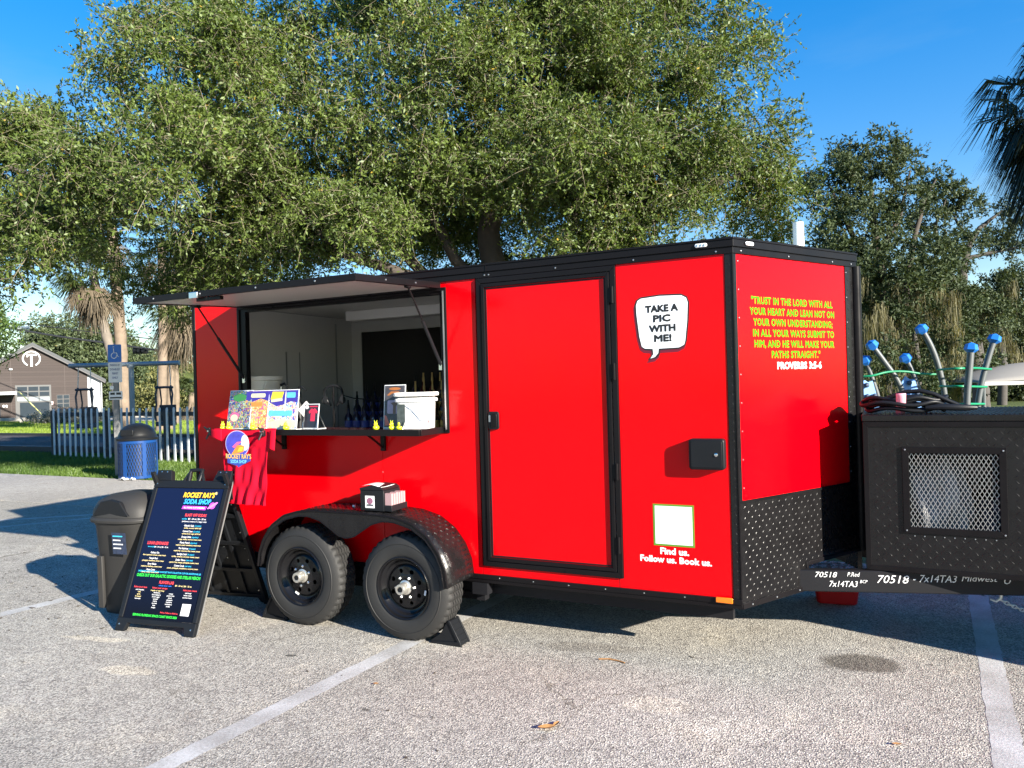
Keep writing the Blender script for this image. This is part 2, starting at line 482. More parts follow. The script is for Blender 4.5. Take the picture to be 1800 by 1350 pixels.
ground_line(1.98, -3.8, 2.46, 2.6, 0.125, 1)
ground_line(5.26, -3.8, 5.60, 2.2, 0.125, 2)
ground_line(-1.52, -4.4, -0.70, 1.6, 0.125, 3)
ground_line(-6.1, 1.35, -4.55, 2.62, 0.10, 4)
ground_line(-5.4, 0.95, -4.35, 2.55, 0.10, 5)

# bits of leaf and bark lying about, too many and too small to count
def litter(name, n, fx, fy, smin, smax, mat, label):
    x = fx(n); y = fy(n); s = RNG.uniform(smin, smax, n); a = RNG.uniform(0, 2 * np.pi, n); asp = RNG.uniform(.25, .6, n)
    c = np.stack([x, y, np.full(n, .003)], 1)
    u = np.stack([np.cos(a), np.sin(a), RNG.uniform(-.2, .5, n)], 1) * s[:, None]; v = np.stack([-np.sin(a), np.cos(a), RNG.uniform(-.3, .3, n)], 1) * (s * asp)[:, None]
    V = np.stack([c - u, c - v * .8, c + u, c + v], 1).reshape(-1, 3); V[:, 2] = np.maximum(V[:, 2], .002)
    o = np_mesh(name, V, np.arange(4 * n).reshape(-1, 4), mat)
    o['kind'] = 'stuff'
    return tag(o, label, 'litter')
LITM = PM('leaf_litter_brown', (0.055, 0.040, 0.026), .9, var=.6, vscale=3)
litter('leaf_litter', 420, lambda n: RNG.normal(-2.2, 1.7, n), lambda n: RNG.uniform(-1.2, 2.7, n), .008, .028, LITM, 'scattered dark leaf bits on the asphalt left of the sign')
litter('leaf_litter', 150, lambda n: RNG.uniform(-1, 6.5, n), lambda n: RNG.uniform(-2.2, .6, n), .004, .014, LITM, 'sparse tiny leaf flecks over the bare foreground asphalt')
litter('leaf_litter', 2600, lambda n: RNG.uniform(3.4, 8, n), lambda n: RNG.normal(2.55, .18, n), .012, .035, PM('leaf_litter_mixed', (0.10, 0.07, 0.04), .9, var=.6, vscale=4), 'drift of brown leaves along the asphalt edge under the tongue')

# short grass on the strip in front of the park fence
GRASS = None
def leaf_material(name, c_dark, c_light, c_odd, trans=0.35, rough=0.45, gloss=0.06):
    m = bpy.data.materials.new(name); m.use_nodes = True
    nt = m.node_tree; nt.nodes.clear(); lk = nt.links.new
    out = nt.nodes.new('ShaderNodeOutputMaterial')
    at_ = nt.nodes.new('ShaderNodeAttribute'); at_.attribute_name = 'tint'
    rp = nt.nodes.new('ShaderNodeValToRGB')
    e = rp.color_ramp.elements
    e[0].position = 0.0; e[0].color = tuple(c_dark) + (1,)
    e[1].position = 0.93; e[1].color = tuple(c_light) + (1,)
    x = e.new(0.985); x.color = tuple(c_odd) + (1,)
    lk(at_.outputs['Fac'], rp.inputs[0])
    df = nt.nodes.new('ShaderNodeBsdfDiffuse'); tr = nt.nodes.new('ShaderNodeBsdfTranslucent'); gl = nt.nodes.new('ShaderNodeBsdfGlossy')
    gl.inputs['Roughness'].default_value = rough
    gl.inputs['Color'].default_value = (0.9, 0.95, 0.9, 1)
    lk(rp.outputs[0], df.inputs[0])
    br = nt.nodes.new('ShaderNodeMixRGB'); br.blend_type = 'MULTIPLY'; br.inputs[0].default_value = 1; br.inputs[2].default_value = (1.25, 1.15, 0.45, 1)
    lk(rp.outputs[0], br.inputs[1]); lk(br.outputs[0], tr.inputs[0])
    m1 = nt.nodes.new('ShaderNodeMixShader'); m1.inputs[0].default_value = trans
    lk(df.outputs[0], m1.inputs[1]); lk(tr.outputs[0], m1.inputs[2])
    m2 = nt.nodes.new('ShaderNodeMixShader'); m2.inputs[0].default_value = gloss
    lk(m1.outputs[0], m2.inputs[1]); lk(gl.outputs[0], m2.inputs[2]); lk(m2.outputs[0], out.inputs[0])
    return m
def grass_patch(name, x0, x1, y0, y1, n, h, mat, z=-0.03):
    x = RNG.uniform(x0, x1, n); y = RNG.uniform(y0, y1, n)
    hh = h * RNG.uniform(0.5, 1.3, n); a = RNG.uniform(0, 2 * np.pi, n); w = RNG.uniform(0.006, 0.014, n)
    lean = RNG.normal(0, 0.35, (n, 2)) * hh[:, None]
    B = np.stack([x, y, np.full(n, z)], 1)
    s = np.stack([np.cos(a) * w, np.sin(a) * w, np.zeros(n)], 1)
    T = B + np.stack([lean[:, 0], lean[:, 1], hh], 1)
    V = np.stack([B - s, B + s, T], 1).reshape(-1, 3)
    F = np.arange(3 * n).reshape(-1, 3)
    t = np.repeat(RNG.uniform(0, 0.97, n) * 0.6 + 0.35 * (0.5 + 0.5 * np.sin(x * 1.7 + np.sin(y * 2.2))), 3)
    o = np_mesh(name, V, F, mat, tint=t)
    o['kind'] = 'stuff'
    return o
TURF = leaf_material('turf_blades', (0.04, 0.085, 0.014), (0.12, 0.19, 0.03), (0.30, 0.26, 0.10), 0.3, 0.5, 0.03)
o = grass_patch('grass', -26, -4.5, 5.42, 9.7, 90000, 0.075, TURF)
tag(o, 'mown green grass strip between pavement and picket fence', 'grass')
o = grass_patch('lawn_grass', -60, -14, 15.4, 26.4, 60000, 0.11, leaf_material('lawn_blades', (0.13, 0.20, 0.02), (0.26, 0.34, 0.05), (0.36, 0.33, 0.12), 0.3, 0.5, 0.02), z=0.0)
tag(o, 'sunlit lawn beyond the mulched playground', 'grass')
# ------------------------------------------------------------------ the food trailer
LT, WT = 4.267, 2.13
ZB, ZT = 0.347, 2.430
VTH = 1.0643
VD = Vector((math.cos(VTH), math.sin(VTH), 0))
VN = Vector((math.sin(VTH), -math.cos(VTH), 0))
def vp(t, z, n=0.0):
    return Vector((LT, 0, z)) + VD * t + VN * n
TV = (WT / 2) / math.sin(VTH)            # V length to the tip
TIPX = LT + TV * math.cos(VTH)
trailer = thing('food_trailer', 'red V-nose concession trailer with open serving window', 'trailer')
side_fr = lambda u, v, n: Vector((u, -n, v))
SM = plane_matrix((0, 0, 0), (1, 0, 0), (0, 0, 1))          # near side wall as a print plane
VM = plane_matrix((LT, 0, 0), VD, (0, 0, 1))
# --- red skin of the near side, panel by panel
def side_panel(poly):
    return MB().prism(poly, -0.03, 0.0, side_fr).build('wall_panel', RED, trailer, smooth=0, bevel=0.0012)
OPX0, OPX1, OPZ0, OPZ1 = 0.50, 2.395, 1.330, 2.300
side_panel([(0.03, 0.40), (OPX0, 0.40), (OPX0, 2.343), (0.03, 2.343)])
side_panel([(OPX0 + .003, 0.40), (1.842, 0.40), (1.842, OPZ0), (OPX0 + .003, OPZ0)])
side_panel([(1.845, 0.40), (2.620, 0.40), (2.620, 2.343), (OPX1, 2.343), (OPX1, OPZ0), (1.845, OPZ0)])
side_panel([(OPX0 + .003, OPZ1), (OPX1 - .003, OPZ1), (OPX1 - .003, 2.343), (OPX0 + .003, 2.343)])
side_panel([(2.623, 0.40), (3.556, 0.40), (3.556, 0.458), (2.623, 0.458)])
side_panel([(3.559, 0.40), (4.222, 0.40), (4.222, 2.343), (3.585, 2.343), (3.585, 0.458), (3.559, 0.458)])
# the door's red leaf fills its frame
# --- V nose, near half
v_fr = lambda u, v, n: vp(u, v, n)
MB().prism([(0.030, 0.948), (1.100, 0.948), (1.100, 2.343), (0.030, 2.343)], -0.03, 0.0, v_fr).build('nose_panel', RED, trailer, smooth=0, bevel=0.0012)
MB().prism([(0.0, 0.375), (0.60, 0.375), (0.60, 0.50), (TV, 0.50), (TV, 0.940), (0.0, 0.940)], -0.03, 0.003, v_fr).build('stone_guard', TREADM, trailer, smooth=0)
lozenges(MB(), vp(0.03, 0.39, 0.003), VD, (0, 0, 1), VN, TV - 0.06, 0.54, pitch=0.031, inside=lambda u, v: not (u > 0.56 and v < 0.125)).build('tread_marks', TREADM, trailer, smooth=0, kind='stuff')
MB().prism([(1.103, 0.942), (TV + 0.012, 0.942), (TV + 0.012, 2.343), (1.103, 2.343)], -0.03, 0.004, v_fr).build('tip_guard', TREADM, trailer, smooth=0)
lozenges(MB(), vp(1.108, 0.95, 0.004), VD, (0, 0, 1), VN, TV - 1.10, 1.38, pitch=0.031).build('tread_marks', TREADM, trailer, smooth=0, kind='stuff')
MB().cyl((TIPX + .004, WT / 2, 0.50), (TIPX + .004, WT / 2, 2.343), 0.034, n=14).build('tip_cap', BLACKM, trailer)
# trim strips round the stone guard
m = MB().prism([(0.0, 0.936), (1.10, 0.936), (1.10, 0.952), (0.0, 0.952)], 0.003, 0.008, v_fr)
m.build('guard_trim', BLACKM, trailer)
MB().prism([(0.0, 0.347), (0.605, 0.347), (0.605, 0.380), (0.0, 0.380)], -0.03, 0.012, v_fr).build('guard_trim', BLACKM, trailer, bevel=0.002)
MB().prism([(0.600, 0.380), (0.625, 0.380), (0.625, 0.52), (0.600, 0.52)], -0.03, 0.010, v_fr).build('guard_trim', BLACKM, trailer, bevel=0.002)
MB().prism([(0.625, 0.495), (TV, 0.495), (TV, 0.52), (0.625, 0.52)], -0.03, 0.010, v_fr).build('guard_trim', BLACKM, trailer, bevel=0.002)
# --- V nose, far half and far side (out of sight from here, still there)
def mir(p): return Vector((p.x, WT - p.y, p.z))
MB().prism([(0.0, 0.95), (TV, 0.95), (TV, 2.343), (0.0, 2.343)], -0.03, 0.0, lambda u, v, n: mir(vp(u, v, n))).build('nose_panel', RED, trailer, smooth=0)
MB().prism([(0.0, 0.375), (TV, 0.375), (TV, 0.948), (0.0, 0.948)], -0.03, 0.0, lambda u, v, n: mir(vp(u, v, n))).build('stone_guard', TREADM, trailer, smooth=0)
MB().prism([(LT - .2, 0.06), (LT, 0.06), (TIPX - .05, WT / 2), (LT, WT - 0.06), (LT - .2, WT - 0.06)], 0.50, 0.54, lambda u, v, n: Vector((u, v, n))).build('nose_floor', BLACK, trailer, smooth=0)
MB().box(0.0, LT, WT - 0.03, WT, 0.40, 2.343).build('wall_panel', RED, trailer, smooth=0)
MB().box(0.0, 0.03, 0.031, WT - 0.031, 0.40, 2.343).build('rear_door', RED, trailer, smooth=0)
# --- corner posts
MB().prism([(4.225, ZB + .05), (LT, ZB + .05), (LT, 2.343), (4.225, 2.343)], -0.03, 0.004, side_fr).build('corner_trim', TREADM, trailer, smooth=0)
MB().prism([(0.0, 0.952), (0.027, 0.952), (0.027, 2.343), (0.0, 2.343)], -0.03, 0.0045, v_fr).build('corner_trim', TREADM, trailer, smooth=0)
lozenges(MB(), (4.226, -0.004, 0.42), (1, 0, 0), (0, 0, 1), (0, -1, 0), 0.040, 1.90, pitch=0.026, length=0.022, wid=0.006).build('tread_marks', TREADM, trailer, smooth=0, kind='stuff')
MB().cyl((LT + .001, -0.003, ZB + .03), (LT + .001, -0.003, 2.343), 0.006, n=8).build('corner_bead', BLACKM, trailer)
bx('corner_trim', BLACKM, trailer, -0.004, 0.030, -0.004, 0.03, 0.40, 2.343, bevel=0.003)
# --- bottom rail and roof rail
for (z0, z1, n) in ((0.347, 0.372, 0.008), (0.372, 0.402, 0.014)):
    MB().prism([(-0.002, z0), (LT + 0.006, z0), (LT + 0.006, z1), (-0.002, z1)], -0.03, n, side_fr).build('bottom_rail', BLACKM, trailer, bevel=0.002)
m = MB()
for (z0, z1, n) in ((2.340, 2.372, 0.012), (2.372, 2.378, 0.008), (2.378, 2.418, 0.018), (2.418, 2.430, 0.024)):
    # closed band all round: near side, near nose half, far half, far side, rear
    pts_o = [Vector((-n, -n, 0)), Vector((LT + n * 0.55, -n, 0)), Vector((TIPX + n, WT / 2, 0)), Vector((LT + n * 0.55, WT + n, 0)), Vector((-n, WT + n, 0))]
    k = 0.05
    pts_i = [Vector((k, k, 0)), Vector((LT - k * 0.5, k, 0)), Vector((TIPX - k, WT / 2, 0)), Vector((LT - k * 0.5, WT - k, 0)), Vector((k, WT - k, 0))]
    nn = len(pts_o)
    V = [p + Vector((0, 0, z0)) for p in pts_o] + [p + Vector((0, 0, z1)) for p in pts_o] + [p + Vector((0, 0, z0)) for p in pts_i] + [p + Vector((0, 0, z1)) for p in pts_i]
    F = []
    for i in range(nn):
        j = (i + 1) % nn
        F += [(i, j, nn + j, nn + i), (nn + i, nn + j, 3 * nn + j, 3 * nn + i), (2 * nn + j, 2 * nn + i, 3 * nn + i, 3 * nn + j), (i, 2 * nn + i, 2 * nn + j, j)]
    MB().add(V, F).build('roof_rail', BLACKM, trailer, smooth=0, bevel=0.0015)
ROOFW = PM('roof_sheet', (0.55, 0.55, 0.53), 0.4, var=0.1)
m = MB()
cy = WT / 2
V = []; F = []
for i in range(11):
    y = 0.03 + (WT - 0.06) * i / 10
    zz = 2.424 + 0.02 * (1 - ((y - cy) / cy) ** 2)
    xr = LT + (TIPX - LT) * (1 - abs(y - cy) / cy) - 0.03
    V += [(0.02, y, zz), (xr, y, zz)]
    if i: F.append((2 * i - 2, 2 * i - 1, 2 * i + 1, 2 * i))
MB().add(V, F).build('roof', ROOFW, trailer)
# rail joint and rivets
bx('rail_joint', BLACKM, trailer, 2.712, 2.716, -0.0215, -0.018, 2.376, 2.431)
RIV = MB().lathe([(0.0055, 0), (0.0045, 0.0025), (0.0, 0.0034)], n=8)
riv0 = None
def rivet(p, nrm, par=trailer, mat=STEEL, s=1.0):
    global riv0
    if riv0 is None:
        riv0 = RIV.build('rivet', mat, par)
        o = riv0
    else:
        o = riv0.copy(); COL.objects.link(o)
    o.parent = par
    o.location = p; o.scale = (s, s, s)
    o.rotation_euler = Vector(nrm).to_track_quat('Z', 'Y').to_euler()
    return o
for x in (0.35, 0.9, 1.5, 2.1, 2.70, 2.73, 3.2, 3.7, 4.18): rivet((x, -0.0125, 2.356), (0, -1, 0))
for t in (0.06, 0.5, 0.95, 1.16): rivet(vp(t, 2.356, 0.0135), VN)
for z in np.arange(1.02, 2.32, 0.16): rivet(vp(0.045, float(z), 0.001), VN, s=0.8); rivet(vp(1.112, float(z), 0.005), VN, s=0.8)
for x in np.arange(2.75, 4.2, 0.24): rivet((float(x), -0.0145, 0.387), (0, -1, 0), s=0.8)
for t in (0.08, 0.3, 0.52): rivet(vp(t, 0.363, 0.0125), VN)
for z in (1.05, 1.22): rivet((1.843, -0.001, z), (0, -1, 0), s=0.7)
# clearance lights
LENSC = PM('clear_lens', (0.75, 0.77, 0.78), 0.12, var=0.25, vscale=60, coat=0.6)
AMBER = PM('amber_lens', (0.72, 0.17, 0.005), 0.18, var=0.2, vscale=40, coat=0.6)
def clearance(M):
    fr = lambda u, v, n: M @ Vector((u, v, n))
    o = MB().prism(rrect(-0.035, 0.035, -0.011, 0.011, 0.0108), 0, 0.009, fr).build('clearance_light', LENSC, trailer, bevel=0.003)
    for k in (-1, 0, 1):
        MB().prism(rrect(k * 0.02 - 0.004, k * 0.02 + 0.004, -0.006, 0.006, 0.003), 0.009, 0.012, fr).build('bulb', CHROME, o)
clearance(plane_matrix((4.10, -0.0185, 2.398), (1, 0, 0), (0, 0, 1)))
clearance(plane_matrix((0.17, -0.0185, 2.398), (1, 0, 0), (0, 0, 1)))
clearance(plane_matrix(vp(0.125, 2.400, 0.0185), VD, (0, 0, 1)))
MB().box(4.128, 4.222, -0.026, -0.0145, 0.377, 0.408).build('marker_light', AMBER, trailer, bevel=0.004)
# vent pipe on the roof
vpos = at(1404, 431, 4.9)
MB().lathe([(0.034, 0), (0.034, 0.215), (0.030, 0.215), (0.030, 0.02)], Matrix.Translation((vpos.x, vpos.y, 2.43)), n=20).build('vent_pipe', PM('pvc_pipe', (0.72, 0.75, 0.68), 0.4, var=0.05), trailer)
MB().lathe([(0.075, 0), (0.06, 0.012), (0.042, 0.03), (0.042, 0.04)], Matrix.Translation((vpos.x, vpos.y, 2.43)), n=20).build('vent_flashing', ROOFW, trailer)
# --- entrance door
door = MB().prism(rrect(2.690, 3.520, 0.502, 2.292, 0.004, 1), -0.02, 0.006, side_fr).build('door', RED, trailer, smooth=0, bevel=0.002)
def frame_ring(x0, x1, z0, z1, w, n0, n1, name, par, mat=BLACKM, fr=side_fr, bevel=0.003):
    m = MB()
    m.prism([(x0, z0), (x1, z0), (x1 - w, z0 + w), (x0 + w, z0 + w)], n0, n1, fr)
    m.prism([(x1, z0), (x1, z1), (x1 - w, z1 - w), (x1 - w, z0 + w)], n0, n1, fr)
    m.prism([(x1, z1), (x0, z1), (x0 + w, z1 - w), (x1 - w, z1 - w)], n0, n1, fr)
    m.prism([(x0, z1), (x0, z0), (x0 + w, z0 + w), (x0 + w, z1 - w)], n0, n1, fr)
    return m.build(name, mat, par, smooth=0, bevel=bevel)
frame_ring(2.634, 3.584, 0.459, 2.337, 0.034, -0.03, 0.016, 'door_frame', trailer)
frame_ring(2.672, 3.546, 0.497, 2.299, 0.024, 0.004, 0.022, 'door_edging', door)
frame_ring(2.700, 3.518, 0.525, 2.271, 0.008, 0.0062, 0.010, 'door_gasket', door, BLACKP, bevel=0.001)
lt = MB().prism(rrect(2.702, 2.778, 1.352, 1.468, 0.016), 0.006, 0.022, side_fr).build('door_latch', BLACKP, door, bevel=0.003)
MB().prism(rrect(2.728, 2.768, 1.366, 1.455, 0.012), 0.0222, 0.030, side_fr).build('paddle', BLACKM, lt, bevel=0.003)
MB().prism(rrect(2.708, 2.722, 1.400, 1.446, 0.006), 0.0222, 0.025, side_fr).build('key_plate', STEEL, lt)
for z in (2.16, 1.70, 1.10, 0.66):
    h = MB().cyl((3.566, -0.024, z - 0.05), (3.566, -0.024, z + 0.05), 0.009, n=10)
    ho = h.build('hinge', BLACKM, door)
    MB().box(3.545, 3.582, -0.0225, -0.0165, z - 0.045, z + 0.045).build('hinge_leaf', BLACKM, ho)
for x in (2.623, 3.557): bx('seam', BLACKM, trailer, x - 0.0012, x + 0.0012, 0.0, 0.02, 0.402, 0.456)
# --- hatch by the corner
ht = MB().prism(rrect(4.005, 4.205, 1.128, 1.303, 0.018), -0.01, 0.055, side_fr).build('power_hatch', BLACKP, trailer, bevel=0.008)
MB().prism(rrect(4.018, 4.192, 1.141, 1.290, 0.012), 0.0552, 0.059, side_fr).build('hatch_lid', BLACKP, ht, bevel=0.002)
MB().lathe([(0.010, 0), (0.010, 0.004), (0.006, 0.006), (0, 0.006)], Matrix.Translation((4.160, -0.059, 1.215)) @ Matrix.Rotation(R(90), 4, 'X'), n=12).build('key_lock', CHROME, ht)
# --- printed vinyl on the side
bub_out = []
def bubble(dx, dz, gx):
    b = [(3.715 - gx, 2.105 + dz + gx * .7), (3.735, 2.125 + gx), (3.85, 2.133 + gx), (3.975, 2.128 + gx), (4.003 + gx * .7, 2.112 + gx * .7), (4.012 + gx, 2.085), (4.006 + gx, 1.98), (3.992 + gx, 1.865), (3.985 + gx * .7, 1.842 - gx * .6), (3.955, 1.828 - gx),
         (3.835 + gx, 1.826 - gx), (3.832 + gx, 1.800 - gx), (3.812 + gx * .5, 1.778 - gx), (3.785 - gx * 1.8, 1.770 - gx), (3.803 - gx * .6, 1.795), (3.800 - gx, 1.826 - gx), (3.752, 1.830 - gx), (3.735 - gx * .6, 1.842 - gx * .5), (3.722 - gx, 1.90), (3.708 - gx, 2.03), (3.706 - gx, 2.085)]
    b[0] = (3.715 - gx * .7, 2.112 + gx * .7)
    return [(x + dx, z + dz) for x, z in b]
BUBS = PM('bubble_shade_print', (0.14, 0.005, 0.02), 0.35, var=0)
flat_poly('bubble_shadow', bubble(-0.006, -0.016, 0.010), SM, BUBS, trailer, thick=0.0010)
bub = flat_poly('speech_bubble', bubble(0, 0, 0.009), SM, BLACKV, trailer, thick=0.0018)
flat_poly('bubble_face', bubble(0, 0, 0.0), SM, WHITEV, bub, thick=0.0024)
for txt, x, z, w in (('TAKE A', 3.858, 2.058, 0.190), ('PIC', 3.858, 2.000, 0.098), ('WITH', 3.862, 1.942, 0.152), ('ME!', 3.862, 1.884, 0.098)):
    lettering(txt, plane_matrix((x, -0.0026, z), (1, 0, 0.01), (0, 0, 1)), 0.054, BLACKV, bub, fat=0.062, width=w)
GREENV = PM('green_vinyl', (0.10, 0.25, 0.02), 0.35, var=0.03)
ps = flat_poly('info_sticker', [(3.774, 0.672), (4.014, 0.672), (4.014, 0.916), (3.774, 0.916)], SM, GREENV, trailer, thick=0.0012)
flat_poly('sticker_face', [(3.785, 0.683), (4.003, 0.683), (4.003, 0.905), (3.785, 0.905)], SM, WHITEV, ps, thick=0.0018)
lettering('Find us.', plane_matrix((3.895, -0.001, 0.640), (1, 0, 0), (0, 0, 1)), 0.052, WHITEV, trailer, fat=0.045, width=0.165)
lettering('Follow us. Book us.', plane_matrix((3.898, -0.001, 0.590), (1, 0, 0), (0, 0, 1)), 0.050, WHITEV, trailer, fat=0.045, width=0.415)
LIME = PM('lime_vinyl', (0.05, 0.22, 0.003), 0.35, var=0.02, spec=.2)
for i, (txt, w) in enumerate((('"TRUST IN THE LORD WITH ALL', 0.80), ('YOUR HEART AND LEAN NOT ON', 0.83), ('YOUR OWN UNDERSTANDING;', 0.78), ('IN ALL YOUR WAYS SUBMIT TO', 0.80), ('HIM, AND HE WILL MAKE YOUR', 0.79), ('PATHS STRAIGHT."', 0.48))):
    lettering(txt, plane_matrix(vp(0.555 + 0.003 * i, 2.083 - 0.0625 * i, 0.001), VD, (0, 0, 1)), 0.056, LIME, trailer, fat=0.056, spacing=1.10, width=w)
lettering('PROVERBS 3:5-6', plane_matrix(vp(0.60, 1.705, 0.001), VD, (0, 0, 1)), 0.056, WHITEV, trailer, fat=0.042, spacing=1.08, width=0.44)

# --- serving window: frame, inside, awning, shelf
frame_ring(OPX0 - .004, OPX1 + .004, OPZ0 - .004, OPZ1 + .004, 0.024, -0.04, 0.010, 'window_frame', trailer)
bx('jamb', BLACKM, trailer, OPX0 + .018, OPX0 + .075, 0.002, 0.045, OPZ0 + .021, OPZ1 - .021)
bx('jamb', BLACKM, trailer, OPX1 - .05, OPX1 - .018, 0.002, 0.045, OPZ0 + .021, OPZ1 - .021)
bx('screen_track', STEEL, trailer, OPX1 - .020, OPX1 - .012, -0.016, -0.010, OPZ0 + .02, OPZ1 - .02)
bx('header', BLACKM, trailer, OPX0 + .075, OPX1 - .05, 0.002, 0.045, OPZ1 - .040, OPZ1 - .021)
INW = PM('inner_wall_sheet', (0.62, 0.62, 0.60), 0.4, var=0.05, bump=0.03, bscale=5)
bx('inner_wall', INW, trailer, 0.035, 0.055, 0.05, 1.965, 0.47, 2.36)
bx('inner_wall', INW, trailer, 0.055, 4.2, 1.965, 1.985, 0.47, 2.36)
bx('inner_wall', INW, trailer, 3.66, 3.68, 0.05, 1.965, 0.47, 2.36)
bx('inner_wall', INW, trailer, 0.055, OPX0, 0.05, 0.06, 0.47, 2.36)
bx('inner_wall', INW, trailer, OPX0, OPX1, 0.05, 0.06, 0.47, OPZ0 - .03)
bx('inner_wall', INW, trailer, OPX1, 3.66, 0.05, 0.06, 0.47, 2.36)
bx('ceiling_lining', INW, trailer, 0.055, 4.2, 0.05, 1.985, 2.362, 2.38)
bx('trailer_floor', PM('dark_floor', (0.05, 0.05, 0.05), 0.6), trailer, 0.03, 4.25, 0.031, WT - .031, 0.40, 0.45)
bx('wall_strip', STEEL, trailer, 0.056, 0.060, 1.70, 1.72, 0.8, 2.30)
bx('wall_strip', STEEL, trailer, 0.056, 0.060, 0.99, 1.005, 1.3, 2.0)
bx('wall_strip', STEEL, trailer, 0.056, 0.060, 1.17, 1.18, 1.3, 2.0)
bx('ceiling_lamp', WHITEP, trailer, 0.55, 1.95, 1.25, 1.42, 2.27, 2.361, bevel=0.01)
BOARD = PM('menu_board_black', (0.012, 0.012, 0.013), 0.25, var=0.3)
mb_ = bx('menu_board', BOARD, trailer, 0.20, 1.55, 1.948, 1.963, 1.50, 2.22, bevel=0.002)
bx('board_edge', STEEL, mb_, 0.195, 0.20, 1.944, 1.962, 1.50, 2.22)
COUNT = PM('dark_worktop', (0.045, 0.03, 0.025), 0.35, var=0.3, vscale=12)
bx('worktop', COUNT, trailer, 0.06, 2.9, 0.062, 0.52, 1.285, 1.325, bevel=0.004)
bx('worktop', COUNT, trailer, 0.06, 2.9, 1.30, 1.96, 1.14, 1.18, bevel=0.004)
# awning panel, hinged along the top of the window
AWZ = 2.300
def aw_fr(u, d, n):           # u along the trailer, d out from the wall, n up
    s = -0.052
    return Vector((u, -0.024 - d, AWZ + n + s * d))
AX0, AX1, AD = 0.515, 2.372, 0.905
UNDER = PM('awning_lining', (0.50, 0.47, 0.44), 0.32, var=0.06)
awn = MB().prism([(AX0 + .02, 0.02), (AX1 - .02, 0.02), (AX1 - .02, AD - .02), (AX0 + .02, AD - .02)], 0.026, 0.034, aw_fr).build('awning', RED, trailer, smooth=0)
MB().prism([(AX0 + .03, 0.03), (AX1 - .03, 0.03), (AX1 - .03, AD - .03), (AX0 + .03, AD - .03)], 0.002, 0.010, aw_fr).build('awning_lining', UNDER, awn, smooth=0)
def fr_ring(x0, x1, d0, d1, w, n0, n1, name, par, mat):
    m = MB()
    m.prism([(x0, d0), (x1, d0), (x1 - w, d0 + w), (x0 + w, d0 + w)], n0, n1, aw_fr)
    m.prism([(x1, d0), (x1, d1), (x1 - w, d1 - w), (x1 - w, d0 + w)], n0, n1, aw_fr)
    m.prism([(x1, d1), (x0, d1), (x0 + w, d1 - w), (x1 - w, d1 - w)], n0, n1, aw_fr)
    m.prism([(x0, d1), (x0, d0), (x0 + w, d0 + w), (x0 + w, d1 - w)], n0, n1, aw_fr)
    return m.build(name, mat, par, smooth=0, bevel=0.002)
fr_ring(AX0, AX1, 0.0, AD, 0.03, -0.004, 0.036, 'awning_frame', awn, BLACKM)
for u in (0.72, 1.15, 1.62, 2.08): rivet(aw_fr(u, AD + .001, 0.016), (0, -1, 0), par=awn, mat=CHROME, s=1.1)
for d in (0.3, 0.62): rivet(aw_fr(AX1 + .001, d, 0.016), (1, 0, 0), par=awn, mat=CHROME, s=1.1)
lb = MB().prism([(1.06, AD - .002), (1.135, AD - .002), (1.135, AD + .012), (1.06, AD + .012)], -0.010, 0.03, aw_fr).build('latch_keeper', CHROME, awn, bevel=0.003)
MB().prism([(1.09, AD - .05), (1.30, AD - .05), (1.30, AD - .02), (1.09, AD - .02)], -0.030, -0.005, aw_fr).build('latch_bar', BLACKM, awn, bevel=0.003)
def strut(x, d, zlow, name='gas_strut'):
    p0 = aw_fr(x, d, -0.006); p1 = Vector((x + (0.008 if x < 1 else -0.006), 0.0, zlow))
    o = MB().cyl(p0, p0.lerp(p1, 0.45), 0.006, n=10).build(name, CHROME if False else BLACKM, trailer)
    MB().cyl(p0.lerp(p1, 0.42), p1, 0.011, n=10).build('strut_body', BLACKP, o)
    MB().box(p0.x - .014, p0.x + .014, p0.y - .02, p0.y + .02, p0.z - .012, p0.z + .008).build('strut_bracket', BLACKM, o)
    MB().box(p1.x - .012, p1.x + .012, p1.y - .012, p1.y + .02, p1.z - .03, p1.z + .03).build('strut_bracket', CHROME, o)
strut(0.545, 0.40, 1.74); strut(2.352, 0.36, 1.78)
# shelf
SHX0, SHX1, SHD = 0.53, 2.345, 0.292
shelf = bx('serving_shelf', PM('shelf_laminate', (0.06, 0.012, 0.014), 0.2, var=0.1, coat=0.3), trailer, SHX0, SHX1, -SHD + .006, -0.012, 1.352, 1.366)
bx('shelf_edge', BLACKM, shelf, SHX0 - .004, SHX1 + .004, -SHD - .006, -SHD + .006, 1.326, 1.368, bevel=0.002)
bx('shelf_edge', BLACKM, shelf, SHX1, SHX1 + .012, -SHD + .007, -0.012, 1.326, 1.368, bevel=0.002)
bx('shelf_edge', BLACKM, shelf, SHX0 - .012, SHX0, -SHD + .007, -0.012, 1.326, 1.368, bevel=0.002)
bx('shelf_underside', BLACK, shelf, SHX0, SHX1, -SHD + .008, -0.013, 1.335, 1.351)
for x in (1.86, 0.95):
    m = MB().box(x - .018, x + .018, -0.022, -0.001, 1.20, 1.334)
    b_ = m.build('shelf_bracket', BLACKM, shelf, bevel=0.002)
    MB().box(x - .018, x + .018, -0.24, -0.022, 1.322, 1.334).build('bracket_arm', BLACKM, b_)
    MB().tube([(x, -0.020, 1.225), (x, -0.10, 1.275), (x, -0.19, 1.325)], 0.008, 8).build('bracket_brace', BLACKM, b_)

